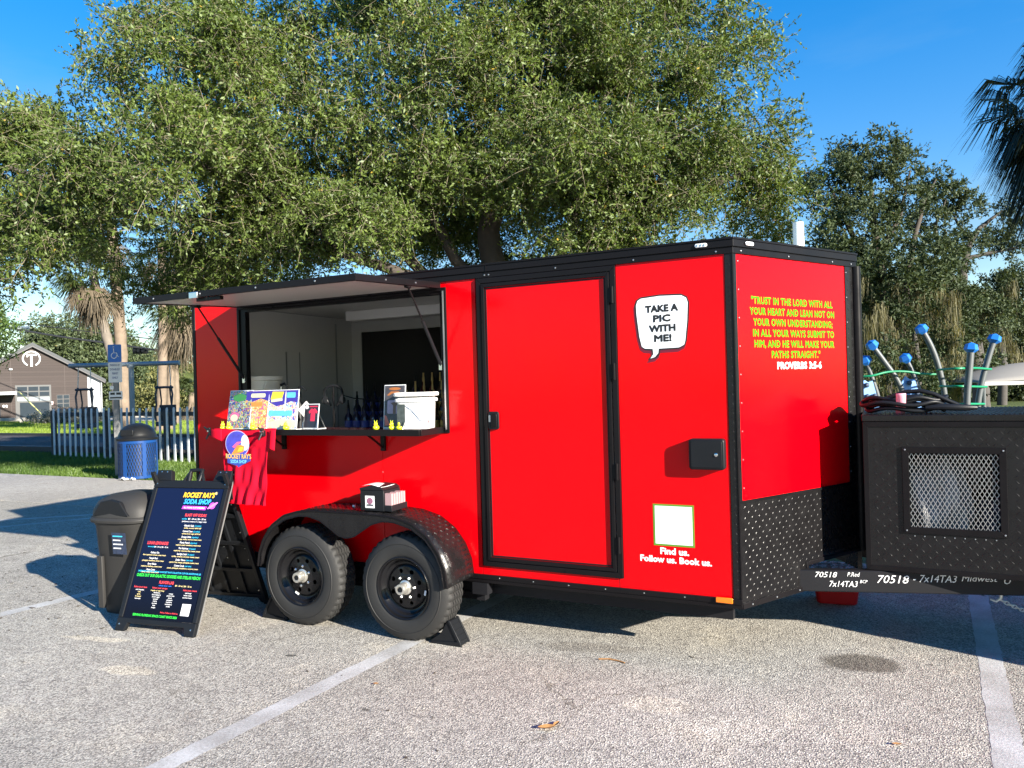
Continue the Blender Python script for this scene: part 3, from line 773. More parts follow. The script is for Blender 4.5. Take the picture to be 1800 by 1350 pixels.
# --- running gear
wheel_c = [(1.338, 0.345), (2.200, 0.345)]
RIMB = PM('rim_black_gloss', (0.006, 0.006, 0.007), 0.22, var=0.1, spec=0.3)
def wheel(cx, cz, far=False, rot=0.0):
    yo = -0.310
    M = Matrix.Translation((cx, yo, cz)) @ Matrix.Rotation(R(90), 4, 'X') @ Matrix.Rotation(rot, 4, 'Z')    # local +z points to the viewer (-y)
    if far: M = Matrix.Translation((cx, WT + 0.310, cz)) @ Matrix.Rotation(R(-90), 4, 'X')
    w = bpy.data.objects.new('wheel', None); COL.objects.link(w); w.parent = trailer
    n = 120
    ro = 0.348
    prof = [(0.198, -0.012), (0.204, -0.002), (0.222, 0.004), (0.262, 0.008), (0.292, 0.004), (0.314, -0.006), (0.326, -0.014), (0.337, -0.022)]
    prof += [(ro - 0.006, -0.030), (ro - 0.002, -0.036), (ro, -0.044)]
    for yy in (-0.070, -0.098, -0.126, -0.154):
        prof += [(ro, yy + 0.005), (ro - 0.014, yy + 0.004), (ro - 0.014, yy - 0.004), (ro, yy - 0.005)]
    prof += [(ro, -0.172), (ro - 0.004, -0.180), (0.330, -0.192), (0.29, -0.206), (0.24, -0.206), (0.198, -0.195)]
    def rf(j, k, r):
        if 7 <= j <= 10 and k % 3 == 0: return r - 0.012 if j > 7 else r - 0.006
        if 11 <= j < 27 and r > ro - 0.005 and k % 3 == 0: return r - 0.012
        if j >= 27 and j <= 28 and k % 3 == 0: return r - 0.008
        return r
    t = MB().lathe(prof, M, n, rfun=rf, caps=False).build('tyre', RUBBER, w, smooth=50)
    for rr in (0.286,):                      # moulded rings on the sidewall
        MB().lathe([(rr - .003, 0.004), (rr, 0.0085), (rr + .003, 0.004)], M, 64, caps=False).build('sidewall_ring', RUBBER, t)
    # rim barrel and dish
    MB().lathe([(0.200, -0.190), (0.200, -0.012), (0.205, 0.000), (0.200, 0.004), (0.193, 0.000), (0.188, -0.018), (0.178, -0.024), (0.172, -0.040), (0.160, -0.050), (0.150, -0.052), (0.143, -0.046), (0.132, -0.040)], M, 56, caps=False).build('rim', RIMB, w, smooth=40)
    # dish with eight round holes
    m = MB()
    nh = 8
    for h in range(nh):
        a0 = 2 * math.pi * (h + 0.3) / nh; hw = math.pi / nh
        bd = [(0.084, a0 - hw + 2 * hw * k / 5) for k in range(5)] + [(0.084 + 0.049 * k / 3, a0 + hw) for k in range(3)] + [(0.133, a0 + hw - 2 * hw * k / 5) for k in range(5)] + [(0.133 - 0.049 * k / 3, a0 - hw) for k in range(3)]
        hc = Vector((0.109 * math.cos(a0), 0.109 * math.sin(a0), 0))
        P = [Vector((r_ * math.cos(w_), r_ * math.sin(w_), -0.040 + 0.006 * (0.133 - r_) / 0.049)) for r_, w_ in bd]
        Q = []
        for p in P:
            d_ = (Vector((p.x, p.y, 0)) - hc).normalized(); Q.append(hc + d_ * 0.0155 + Vector((0, 0, -0.037)))
        Q2 = [q + Vector((0, 0, -0.008)) for q in Q]
        k_ = len(P)
        m.add([M @ p for p in P + Q + Q2], [(i, (i + 1) % k_, k_ + (i + 1) % k_, k_ + i) for i in range(k_)] + [(k_ + i, k_ + (i + 1) % k_, 2 * k_ + (i + 1) % k_, 2 * k_ + i) for i in range(k_)])
    m.lathe([(0.084, -0.034), (0.072, -0.030), (0.046, -0.030)], M, 40, caps=False)
    m.build('rim_dish', RIMB, w, smooth=30)
    MB().lathe([(0.13, -0.10), (0.0, -0.10)], M, 24).build('brake_drum', PM('dark_iron', (0.02, 0.018, 0.016), 0.8), w)
    # hub and lug nuts
    hubm = PM('hub_cap_steel', (0.62, 0.60, 0.55), 0.3, metal=0.8, var=0.2, rvar=0.1)
    hb = MB().lathe([(0.047, -0.036), (0.047, -0.026), (0.037, -0.022), (0.036, 0.030), (0.033, 0.036), (0.022, 0.037), (0.021, 0.030), (0.0, 0.030)], M, 24).build('hub', hubm, w)
    MB().lathe([(0.017, 0.0305), (0.016, 0.036), (0.0, 0.037)], M, 16).build('grease_plug', BLACKP, hb)
    for k in range(6):
        a = 2 * math.pi * (k + 0.2) / 6
        MM = M @ Matrix.Translation((0.069 * math.cos(a), 0.069 * math.sin(a), -0.036))
        MB().lathe([(0.011, 0), (0.011, 0.016), (0.006, 0.021), (0, 0.021)], MM, 6).build('lug_nut', CHROME, w, smooth=20)
    # balance weight, white tag
    MM = M @ Matrix.Rotation(R(-62 if cx > 2 else -128), 4, 'Z') @ Matrix.Translation((0.146, 0, -0.045))
    MB().box(-0.006, 0.006, -0.016, 0.016, 0.0, 0.006, MM).build('balance_weight', WHITEP, w)
    return w
for i, (cx, cz) in enumerate(wheel_c):
    wheel(cx, cz, rot=0.7 * i + 0.2); wheel(cx, cz, far=True)
# tandem fender
YF = -0.345
fo = [(0.985, 0.40), (1.000, 0.50), (1.045, 0.60), (1.12, 0.695), (1.235, 0.770), (1.37, 0.806), (1.50, 0.816), (1.77, 0.818), (2.04, 0.816), (2.17, 0.806), (2.305, 0.770), (2.42, 0.695), (2.495, 0.60), (2.540, 0.50), (2.556, 0.385)]
fo = [(x + 0.0, z) for x, z in fo]
# outer plate: under edge follows the arches with a scallop between the wheels
fi_ = [(1.012, 0.40), (1.026, 0.50), (1.068, 0.59), (1.138, 0.675), (1.245, 0.742), (1.37, 0.774), (1.46, 0.776), (1.56, 0.752), (1.65, 0.700), (1.715, 0.660), (1.775, 0.648), (1.84, 0.660), (1.905, 0.700), (1.99, 0.752), (2.08, 0.776), (2.17, 0.774), (2.295, 0.742), (2.402, 0.675), (2.472, 0.59), (2.514, 0.50), (2.530, 0.385)]
V = []; F = []
def samp(poly, s):
    L_ = [0]
    for a, b_ in zip(poly[:-1], poly[1:]): L_.append(L_[-1] + math.hypot(b_[0] - a[0], b_[1] - a[1]))
    d = s * L_[-1]
    for i in range(len(poly) - 1):
        if d <= L_[i + 1] + 1e-9:
            k = (d - L_[i]) / (L_[i + 1] - L_[i]); return (poly[i][0] + k * (poly[i + 1][0] - poly[i][0]), poly[i][1] + k * (poly[i + 1][1] - poly[i][1]))
    return poly[-1]
def by_x(poly, x):
    for a, b_ in zip(poly[:-1], poly[1:]):
        if a[0] <= x <= b_[0]: return a[1] + (b_[1] - a[1]) * (x - a[0]) / (b_[0] - a[0])
    return poly[-1][1]
NS = 72
up = [samp(fo, i / NS) for i in range(NS + 1)]
fender = MB().sheet(lambda u, v: (lambda p: Vector((p[0], YF + 0.008 + v * (0 - YF - 0.006), p[1] + 0.004 * math.sin(math.pi * v))))(samp(fo, u)), NS, 3)
# rolled outer lip
fob = fender.build('fender', TREADM, trailer, smooth=60, solid=0.004)
# plate
n_lo = 80
lowp = [samp(fi_, i / n_lo) for i in range(n_lo + 1)]
poly = [(x, z) for x, z in up] + [(x, z) for x, z in lowp[::-1]]
bm = bmesh.new()
bv = [bm.verts.new((x, YF + 0.004, z)) for x, z in poly]
be = [bm.edges.new((bv[i], bv[(i + 1) % len(bv)])) for i in range(len(bv))]
bmesh.ops.triangle_fill(bm, use_beauty=True, edges=be)
me = bpy.data.meshes.new('fender_plate'); bm.to_mesh(me); bm.free(); me.materials.append(TREADM)
fp = bpy.data.objects.new('fender_plate', me); COL.objects.link(fp); fp.parent = fob
md = fp.modifiers.new('thickness', 'SOLIDIFY'); md.thickness = 0.004; md.offset = 0
MB().tube([(x, YF + 0.002, z) for x, z in up], 0.007, 8).build('fender_lip', BLACKM, fob)
MB().tube([(x, YF + 0.002, z) for x, z in lowp], 0.0045, 6).build('fender_lip', BLACKM, fob)
m = MB()
LF = sum(math.hypot(b_[0] - a[0], b_[1] - a[1]) for a, b_ in zip(fo[:-1], fo[1:]))
nl = int(LF / 0.033)
for i in range(nl):
    s = (i + .5) / nl
    p = samp(fo, s); q0 = samp(fo, max(0, s - .01)); q1 = samp(fo, min(1, s + .01))
    ta = Vector((q1[0] - q0[0], 0, q1[1] - q0[1])).normalized(); na = Vector((-ta.z, 0, ta.x)); va = Vector((0, 1, 0))
    for j in range(9):
        v = (j + .5) / 9
        c = Vector((p[0], YF + 0.008 + v * (-YF - 0.014), p[1] + 0.004 * math.sin(math.pi * v))) + na * 0.0022
        a = R(45) if (i + j) % 2 == 0 else R(-45)
        dx = ta * math.cos(a) + va * math.sin(a); dy = va * math.cos(a) - ta * math.sin(a)
        Pp = [c - dx * .013, c + dy * .004, c + dx * .013, c - dy * .004, c - dx * .006 + na * .0024, c + dx * .006 + na * .0024]
        m.add(Pp, [(0, 4, 1), (1, 4, 5), (1, 5, 2), (2, 5, 3), (3, 5, 4), (3, 4, 0)])
m.build('tread_marks', TREADM, fob, smooth=0, kind='stuff')
def in_plate(u, v):
    x = 1.0 + u; z = 0.64 + v
    def zl(x):
        for a, b_ in zip(fi_[:-1], fi_[1:]):
            if a[0] <= x <= b_[0]: return a[1] + (b_[1] - a[1]) * (x - a[0]) / (b_[0] - a[0])
        return 9
    return zl(x) + 0.012 < z < by_x(fo, x) - 0.014
lozenges(MB(), (1.0, YF + 0.0018, 0.64), (1, 0, 0), (0, 0, 1), (0, -1, 0), 1.5, 0.18, pitch=0.024, length=0.02, wid=0.005, inside=in_plate).build('tread_marks', TREADM, fob, smooth=0, kind='stuff')
bx('fender_light', LENSC, fob, 1.70, 1.716, -0.17, -0.15, 0.820, 0.838, bevel=0.003)
# chassis
bx('frame_rail', BLACK, trailer, 0.05, 4.20, 0.10, 0.16, 0.25, 0.395)
bx('frame_rail', BLACK, trailer, 0.05, 4.20, WT - .16, WT - .10, 0.25, 0.395)
for x in np.arange(0.3, 4.3, 0.6): bx('crossmember', BLACK, trailer, float(x), float(x) + .05, 0.161, WT - .161, 0.30, 0.394)
for cx, cz in wheel_c:
    MB().cyl((cx, -0.20, cz - .05), (cx, WT + .20, cz - .05), 0.035, n=12).build('axle', BLACK, trailer)
m = MB()
for i in range(4): m.box(1.45, 2.55, 0.09, 0.15, 0.20 + i * .012, 0.211 + i * .012)
bx('spring_hanger', BLACK, trailer, 2.56, 2.62, 0.02, 0.08, 0.22, 0.346)
bx('jack_foot', BLACK, trailer, 2.55, 2.66, -0.02, 0.05, 0.27, 0.345)
m.build('leaf_spring', BLACK, trailer)
# tongue
def beam(p0, p1, name='tongue_beam', w=0.055, z0=0.350, z1=0.480):
    d = (p1 - p0).normalized(); s = Vector((-d.y, d.x, 0))
    M = Matrix(((d.x, s.x, 0, p0.x), (d.y, s.y, 0, p0.y), (0, 0, 1, 0), (0, 0, 0, 1)))
    L_ = (p1 - p0).length
    return MB().box(0, L_, 0, w, z0, z1, M).build(name, BLACK, trailer, bevel=0.006), M, d
nb, BMx, BD = beam(Vector((4.30, 0.405, 0)), Vector((6.52, 1.035, 0)))
beam(Vector((6.52, WT - 1.035 - .0, 0)) , Vector((4.30, WT - 0.405, 0)))
bx('coupler', BLACK, trailer, 6.46, 6.95, WT / 2 - .05, WT / 2 + .05, 0.38, 0.50, bevel=0.02)
MB().cyl((6.3, WT / 2, 0.05), (6.3, WT / 2, 1.15), 0.032, n=14).build('tongue_jack', BLACK, trailer)
MB().lathe([(0.09, 0), (0.09, 0.01), (0.035, 0.03)], Matrix.Translation((6.3, WT / 2, 0.0)), 16).build('jack_pad', STEEL, trailer)
CHALK = PM('white_marker', (0.72, 0.72, 0.72), 0.6, var=0.2, vscale=40)
def beam_text(txt, u, z, size, w, shear=0.25):
    o = BMx @ Vector((u, -0.0012, z))
    lettering(txt, plane_matrix(o, BD, (0, 0, 1)), size, CHALK, nb, fat=0.0, width=w, shear=shear, align='LEFT')
beam_text('70518', 0.32, 0.452, 0.046, 0.125); beam_text('P.Red', 0.505, 0.456, 0.036, 0.070)
beam_text('7x14TA3', 0.40, 0.398, 0.050, 0.160); beam_text('BCP', 0.575, 0.415, 0.026, 0.042)
beam_text('70518', 0.665, 0.430, 0.066, 0.175); beam_text('- 7x14TA3', 0.865, 0.438, 0.060, 0.235); beam_text('Midwest', 1.125, 0.444, 0.050, 0.19); beam_text('U', 1.345, 0.435, 0.06, 0.04)
# --- box on the tongue
TX0, TX1, TY0, TY1, TZ0, TZ1 = 4.893, 6.05, 0.600, 1.56, 0.485, 1.400
WX0, WX1, WZ0, WZ1 = 5.130, 5.572, 0.750, 1.178
tb = bpy.data.objects.new('tongue_box', None); COL.objects.link(tb); tb.parent = trailer
fy = lambda u, v, n: Vector((u, TY0 - n, v))
m = MB()
m.prism([(TX0, TZ0), (WX0, TZ0), (WX0, TZ1 - .04), (TX0, TZ1 - .04)], -0.004, 0, fy)
m.prism([(WX1, TZ0), (TX1, TZ0), (TX1, TZ1 - .04), (WX1, TZ1 - .04)], -0.004, 0, fy)
m.prism([(WX0, TZ0), (WX1, TZ0), (WX1, WZ0), (WX0, WZ0)], -0.004, 0, fy)
m.prism([(WX0, WZ1), (WX1, WZ1), (WX1, TZ1 - .04), (WX0, TZ1 - .04)], -0.004, 0, fy)
m.build('front_plate', TREADM, tb, smooth=0)
BACKP = bx('back_plate', TREADM, tb, TX0, TX1, TY1 - .004, TY1, TZ0, TZ1 - .04)
bx('end_plate', TREADM, tb, TX0, TX0 + .004, TY0 + .005, TY1 - .005, TZ0, TZ1 - .04)
bx('end_plate', TREADM, tb, TX1 - .004, TX1, TY0 + .005, TY1 - .005, TZ0, TZ1 - .04)
bx('box_floor', BLACK, tb, TX0 + .005, TX1 - .005, TY0 + .005, TY1 - .005, TZ0, TZ0 + .02)
lid = bx('box_lid', TREADM, tb, TX0 - .006, TX1 + .006, TY0 - .008, TY1 + .008, TZ1 - .038, TZ1, bevel=0.004)
m = MB()
for k in range(46):                                    # ribs of the lid sheet
    x = TX0 + 0.02 + k * 0.0245
    m.box(x, x + 0.009, TY0 + .0, TY1, TZ1, TZ1 + 0.004)
m.build('lid_ribs', BLACKM, lid, smooth=0, kind='stuff')
lozenges(MB(), (TX0 + .045, TY0 - .0002, TZ0 + .045), (1, 0, 0), (0, 0, 1), (0, -1, 0), TX1 - TX0 - .09, TZ1 - TZ0 - .13, pitch=0.033,
         inside=lambda u, v: not (WX0 - .05 < TX0 + .045 + u < WX1 + .05 and WZ0 - .05 < TZ0 + .045 + v < WZ1 + .05)).build('tread_marks', TREADM, tb, smooth=0, kind='stuff')
frame_ring(TX0 - .002, TX1 + .002, TZ0 - .002, TZ1 - .041, 0.030, 0.0, 0.006, 'box_edging', tb, BLACKM, fy, 0.002)
frame_ring(WX0 - .036, WX1 + .036, WZ0 - .036, WZ1 + .036, 0.036, 0.001, 0.010, 'vent_frame', tb, BLACKM, fy, 0.002)
for u in (WX0 - .02, WX1 + .02):
    for v in (WZ0 - .02, WZ1 + .02): rivet((u, TY0 - .0105, v), (0, -1, 0), par=tb)
for k in range(9): rivet((WX0 + .02 + k * .05, TY0 - .001, WZ0 - .052), (0, -1, 0), par=tb, s=0.7)
# expanded metal mesh
m = MB()
pu, pv = 0.0115, 0.0205
cw, ch = WX1 - WX0, WZ1 - WZ0
slope = pv / pu
def clip_seg(c, sgn):
    # z = sgn*slope*x + c within the window
    pts = []
    x0, x1 = 0.0, cw
    za, zb_ = sgn * slope * x0 + c, sgn * slope * x1 + c
    xs = [x0, x1]
    for zlim in (0.0, ch):
        xs.append((zlim - c) / (sgn * slope))
    ok = sorted(x for x in xs if -1e-9 <= x <= cw + 1e-9 and -1e-9 <= sgn * slope * x + c <= ch + 1e-9)
    return (ok[0], ok[-1]) if len(ok) >= 2 and ok[-1] - ok[0] > 1e-4 else None
for sgn in (1, -1):
    c0 = -slope * cw if sgn > 0 else 0.0
    c1 = ch if sgn > 0 else ch + slope * cw
    c = c0
    while c < c1:
        r_ = clip_seg(c, sgn)
        if r_:
            a = Vector((WX0 + r_[0], TY0 + .002, WZ0 + sgn * slope * r_[0] + c)); b_ = Vector((WX0 + r_[1], TY0 + .002, WZ0 + sgn * slope * r_[1] + c))
            d = (b_ - a).normalized(); s = Vector((d.z, 0, -d.x)) * 0.0012
            yv = Vector((0, 0.0025, 0))
            P = [a - s, a + s, b_ + s, b_ - s]
            m.add([p for p in P] + [p + yv for p in P], [(0, 1, 2, 3), (7, 6, 5, 4), (0, 4, 5, 1), (1, 5, 6, 2), (2, 6, 7, 3), (3, 7, 4, 0)])
        c += 2 * pv
m.build('mesh_screen', PM('mesh_steel', (0.50, 0.50, 0.49), 0.35, metal=0.6, var=0.15), tb, smooth=0, kind='stuff')
# ------------------------------------------------------------------ things on and about the trailer
def poster_material(name, pal, scale, seed, split=None):
    """A flat colourful cartoon-like print with no figures in it."""
    m, nt, b, lk = new_mat(name)
    tc = nt.nodes.new('ShaderNodeTexCoord')
    mp = nt.nodes.new('ShaderNodeMapping'); mp.inputs['Location'].default_value = (seed, seed * 1.7, seed * .3)
    lk(tc.outputs['Object'], mp.inputs['Vector'])
    nz = nt.nodes.new('ShaderNodeTexNoise'); nz.inputs['Scale'].default_value = scale * .6; nz.inputs['Detail'].default_value = 2
    lk(mp.outputs[0], nz.inputs['Vector'])
    wv = nt.nodes.new('ShaderNodeMixRGB'); wv.inputs[0].default_value = 0.25
    lk(mp.outputs[0], wv.inputs[1]); lk(nz.outputs[1], wv.inputs[2])
    vo = nt.nodes.new('ShaderNodeTexVoronoi'); vo.inputs['Scale'].default_value = scale
    lk(wv.outputs[0], vo.inputs['Vector'])
    sp = nt.nodes.new('ShaderNodeSeparateColor'); lk(vo.outputs['Color'], sp.inputs[0])
    rp = nt.nodes.new('ShaderNodeValToRGB'); rp.color_ramp.interpolation = 'CONSTANT'
    e = rp.color_ramp.elements
    e[0].position = 0; e[0].color = tuple(pal[0]) + (1,)
    e[1].position = 1 / len(pal); e[1].color = tuple(pal[1]) + (1,)
    for i in range(2, len(pal)):
        x = e.new(i / len(pal)); x.color = tuple(pal[i]) + (1,)
    lk(sp.outputs[0], rp.inputs[0])
    lk(rp.outputs[0], b.inputs['Base Color'])
    b.inputs['Roughness'].default_value = 0.18
    return m
NAVY = (0.02, 0.02, 0.16)
PUR = PM('print_purple', (0.05, 0.03, 0.32), 0.3, var=0.3, vscale=40)
YEL = PM('print_yellow', (0.80, 0.60, 0.04), 0.3, var=0.2, vscale=30)
PNK = PM('print_pink', (0.75, 0.12, 0.30), 0.3, var=0.2, vscale=30)
CYA = PM('print_cyan', (0.12, 0.50, 0.75), 0.3, var=0.2, vscale=30)
ORA = PM('print_orange', (0.80, 0.26, 0.04), 0.3, var=0.2, vscale=30)
CRE = PM('print_cream', (0.80, 0.74, 0.45), 0.3, var=0.2, vscale=30)
ACR = PM('clear_acrylic_edge', (0.75, 0.78, 0.80), 0.12, var=0.05, coat=0.5)
def board(name, label, cat, x, y, z, w, h, tilt, rz, mat, group=None):
    """A leaning printed board in an acrylic holder, its base at (x, y, z)."""
    t = thing(name, label, cat, (x, y, z), rz, group)
    M = Matrix.Rotation(R(-tilt), 4, 'X')
    MB().box(-w / 2, w / 2, 0, 0.004, 0.003, h, M).build('backing', ACR, t, bevel=0.001)
    PMx = M @ plane_matrix((0, -0.0005, 0), (1, 0, 0), (0, 0, 1))
    flat_poly('print', [(-w / 2 + .005, 0.008), (w / 2 - .005, 0.008), (w / 2 - .005, h - .005), (-w / 2 + .005, h - .005)], PMx, mat, t)
    MB().box(-w / 2, w / 2, 0.0, 0.09, 0.0, 0.0025).build('foot', ACR, t)
    return t, PMx
ZS = 1.3665
MIXA = poster_material('poster_print_night', (NAVY, (0.03, 0.16, 0.05), NAVY, (0.5, 0.12, 0.22), (0.08, 0.2, 0.45), (0.6, 0.5, 0.05), (0.35, 0.5, 0.4)), 46, 1.3)
MIXB = poster_material('poster_print_orange', ((0.75, 0.20, 0.04), (0.80, 0.45, 0.05), (0.7, 0.1, 0.22), (0.8, 0.62, 0.2), (0.85, 0.3, 0.1), (0.9, 0.7, 0.4), (0.6, 0.12, 0.3)), 42, 4.1)
MIXC = poster_material('poster_print_beach', ((0.20, 0.45, 0.72), (0.80, 0.70, 0.30), (0.45, 0.66, 0.80), (0.1, 0.12, 0.5), (0.85, 0.72, 0.35), (0.75, 0.25, 0.30), (0.8, 0.78, 0.6)), 40, 8.3)
SX = 0.0
t, P = board('poster_stand', 'dark starry poster in acrylic stand, leftmost on the serving shelf', 'poster', 0.705, -0.232, ZS, 0.26, 0.29, 10, R(-6), MIXA)
flat_poly('title_band', ellipse(-0.01, 0.235, 0.075, 0.03, 20), P, PM('print_green', (0.05, 0.25, 0.05), 0.3, var=0.3), t, thick=0.0012)
flat_poly('rainbow_band', ellipse(-0.05, 0.09, 0.05, 0.035, 20), P, PNK, t, thick=0.0012)
flat_poly('rainbow_band', ellipse(-0.05, 0.082, 0.04, 0.026, 20), P, CRE, t, thick=0.0016)
t, P = board('poster_stand', 'orange poster with purple starry top beside the starry dark one', 'poster', 0.890, -0.246, ZS, 0.25, 0.285, 9, R(-5), MIXB)
flat_poly('sky_band', [(-.12, .215), (-.05, .20), (.04, .225), (.12, .205), (.12, .279), (-.12, .279)], P, PUR, t, thick=0.0012)
flat_poly('title_band', rrect(-.07, .085, .232, .262, .012), P, CRE, t, thick=0.0016)
flat_poly('title_band', rrect(-.06, .06, .165, .198, .006), P, ORA, t, thick=0.0014)
t, P = board('poster_stand', 'beach scene poster with yellow title on blue, next to the small shirt card', 'poster', 1.155, -0.258, ZS, 0.30, 0.285, 8, R(-3), MIXC)
flat_poly('sky_band', [(-.145, .20), (-.06, .165), (.02, .18), (.08, .2), (.145, .19), (.145, .279), (-.145, .279)], P, PUR, t, thick=0.0012)
flat_poly('title_band', [(-.125, .215), (-.01, .225), (.005, .27), (-.11, .272)], P, YEL, t, thick=0.0016)
flat_poly('title_band', [(-.115, .195), (-.005, .205), (-.01, .225), (-.12, .213)], P, CRE, t, thick=0.0018)
flat_poly('panel', rrect(.035, .12, .225, .265, .01), P, CYA, t, thick=0.0016)
flat_poly('tower', [(.018, .13), (.032, .13), (.027, .262), (.024, .275), (.021, .262)], P, WHITEV, t, thick=0.0020)
flat_poly('sea', rrect(-.14, .10, .095, .135, .012), P, CYA, t, thick=0.0014)
flat_poly('sand', [(-.14, .015), (.14, .015), (.14, .06), (.02, .075), (-.14, .05)], P, CRE, t, thick=0.0015)
t, P = board('shirt_card', 'small dark card picturing a red shirt, on a wire easel', 'card', 1.385, -0.215, ZS, 0.135, 0.178, 9, R(-2), PM('card_print_black', (0.02, 0.02, 0.03), 0.25))
flat_poly('shirt_picture', [(-.004, .055), (.036, .055), (.036, .118), (.05, .108), (.057, .122), (.036, .143), (.026, .145), (.016, .138), (.006, .145), (-.004, .143), (-.025, .122), (-.018, .108), (-.004, .118)], P, PM('print_red', (0.62, 0.02, 0.06), 0.3), t, thick=0.0012)
flat_poly('badge', ellipse(-.045, .155, .018, .014, 14), P, WHITEV, t, thick=0.0012)
flat_poly('title_line', rrect(-.02, .055, .155, .163, .003), P, PM('print_red', (0.62, 0.02, 0.06), 0.3), t, thick=0.0012)
for s in (-1, 1): MB().tube([(s * .066, -0.012, 0.002), (s * .064, 0.0, 0.05), (s * .06, 0.02, 0.12), (s * .06, .09, 0.002)], 0.0018, 6).build('easel_wire', CHROME, t)
t, P = board('framed_picture', 'tall framed dark picture standing left of the white pail', 'picture', 2.052, -0.150, ZS, 0.165, 0.295, 6, R(4), PM('picture_print_dark', (0.05, 0.045, 0.05), 0.15, var=0.8, vscale=30))
flat_poly('print_panel', rrect(-.055, .055, .10, .19, .01), P, PM('print_lilac', (0.30, 0.26, 0.36), 0.3, var=0.3, vscale=50), t, thick=0.0012)
flat_poly('print_arch', [(-.06, .225), (-.03, .25), (.03, .25), (.06, .225), (.045, .222), (.02, .236), (-.02, .236), (-.045, .222)], P, PM('print_rust', (0.35, 0.12, 0.03), 0.3, var=0.4), t, thick=0.0014)
flat_poly('print_arch', ellipse(0, .268, .045, .010, 16), P, PM('print_rust', (0.35, 0.12, 0.03), 0.3, var=0.4), t, thick=0.0014)
flat_poly('print_figure', [(-.01, .10), (.012, .10), (.012, .15), (.03, .17), (.0, .178), (-.03, .172), (-.01, .155)], P, PM('print_brown', (0.10, 0.06, 0.04), 0.3), t, thick=0.0018)
for s in (-1, 1): flat_poly('print_fan', [(s * .07, .02), (s * .03, .02), (s * .06, .085), (s * .075, .09)][::s], P, PM('print_coral', (0.55, 0.14, 0.10), 0.3, var=0.4), t, thick=0.0012)
# white pail
t = thing('white_pail', 'white plastic pail with lid and wire handle on the serving shelf', 'pail', (2.232, -0.140, ZS), R(14))
MB().prism(rrect(-.108, .108, -.095, .095, .03), 0.0, 0.205, lambda u, v, n: Vector((u * (0.93 + .35 * n), v * (0.93 + .35 * n), n))).build('bucket', WHITEP, t, bevel=0.004)
MB().prism(rrect(-.121, .121, -.108, .108, .034), 0.178, 0.200, lambda u, v, n: Vector((u, v, n))).build('collar', WHITEP, t, bevel=0.004)
MB().prism(rrect(-.128, .128, -.114, .114, .036), 0.214, 0.240, lambda u, v, n: Vector((u, v, n))).build('lid', WHITEP, t, bevel=0.006)
MB().tube([(-.02, -.112, .165), (.03, -.118, .145), (.07, -.121, .11), (.10, -.121, .075), (.128, -.08, .06)], 0.0022, 6).build('handle', CHROME, t)
MB().tube([(-.02, -.112, .165), (.05, -.115, .11), (.095, -.118, .07), (.128, -.08, .06)], 0.0018, 6).build('handle_wire', CHROME, t)
MB().lathe([(0.012, 0), (0.012, .006), (0, .008)], Matrix.Translation((.128, -.08, .058)) @ Matrix.Rotation(R(90), 4, 'X'), 12).build('handle_boss', WHITEP, t)
flat_poly('label', [(-.10, .02), (-.045, .02), (-.045, .165), (-.10, .165)], plane_matrix((0, -.1035, 0), (1, 0, 0), (0, .035, 1)), PM('label_print_dark', (0.04, 0.05, 0.05), 0.3, var=0.9, vscale=45), t)
MB().tube([(-.05, -.14, .002), (-.035, -.118, .06), (-.02, -.14, .002)], 0.0018, 6).build('easel_wire', CHROME, t)
# small yellow toy ducks
DUCK = PM('yellow_green_vinyl', (0.62, 0.72, 0.02), 0.3, var=0.06, coat=0.3)
def duck(x, y, rz, label):
    t = thing('toy_duck', label, 'toy', (x, y, ZS), rz, 'small yellow toy ducks on the shelf')
    m = MB().lathe([(0.0, 0.0), (0.016, 0.0), (0.021, 0.008), (0.021, 0.018), (0.013, 0.026), (0.0, 0.028)], Matrix.Scale(1.15, 4, (1, 0, 0)), 16)
    m.build('body', DUCK, t, smooth=70)
    hd = MB().lathe([(0.0, 0.024), (0.010, 0.026), (0.0135, 0.034), (0.012, 0.043), (0.006, 0.049), (0.0, 0.050)], Matrix.Translation((.004, 0, 0)), 14).build('head', DUCK, t, smooth=70)
    MB().tube([(.012, 0, .034), (.024, 0, .032)], [0.006, 0.003], 8).build('beak', ORA, hd)
    for s in (-1, 1):
        MB().tube([(.004, s * .006, .047), (.002, s * .010, .060)], [0.0022, 0.0016], 6).build('antenna', DUCK, hd)
        MB().lathe([(0, 0), (.0032, .001), (0, .002)], Matrix.Translation((.014, s * .007, .038)) @ Matrix.Rotation(R(70), 4, 'Y'), 8).build('eye', BLACKP, hd)
    return t
duck(1.975, -0.245, R(-80), 'lone yellow toy duck left of the tall framed picture')
duck(2.105, -0.245, R(-100), 'yellow toy duck in front of the tall framed picture, left of a pair')
duck(2.165, -0.250, R(-60), 'yellow toy duck at the framed picture, next to the white pail')
duck(0.605, -0.272, R(-95), 'yellow toy duck at the shelf end under the starry poster')
duck(0.668, -0.275, R(-80), 'second yellow toy duck from the shelf end under the starry poster')
duck(0.905, -0.276, R(-90), 'yellow toy duck under the orange poster beside the black clip')
duck(1.225, -0.280, R(-110), 'yellow toy duck in front of the beach poster')
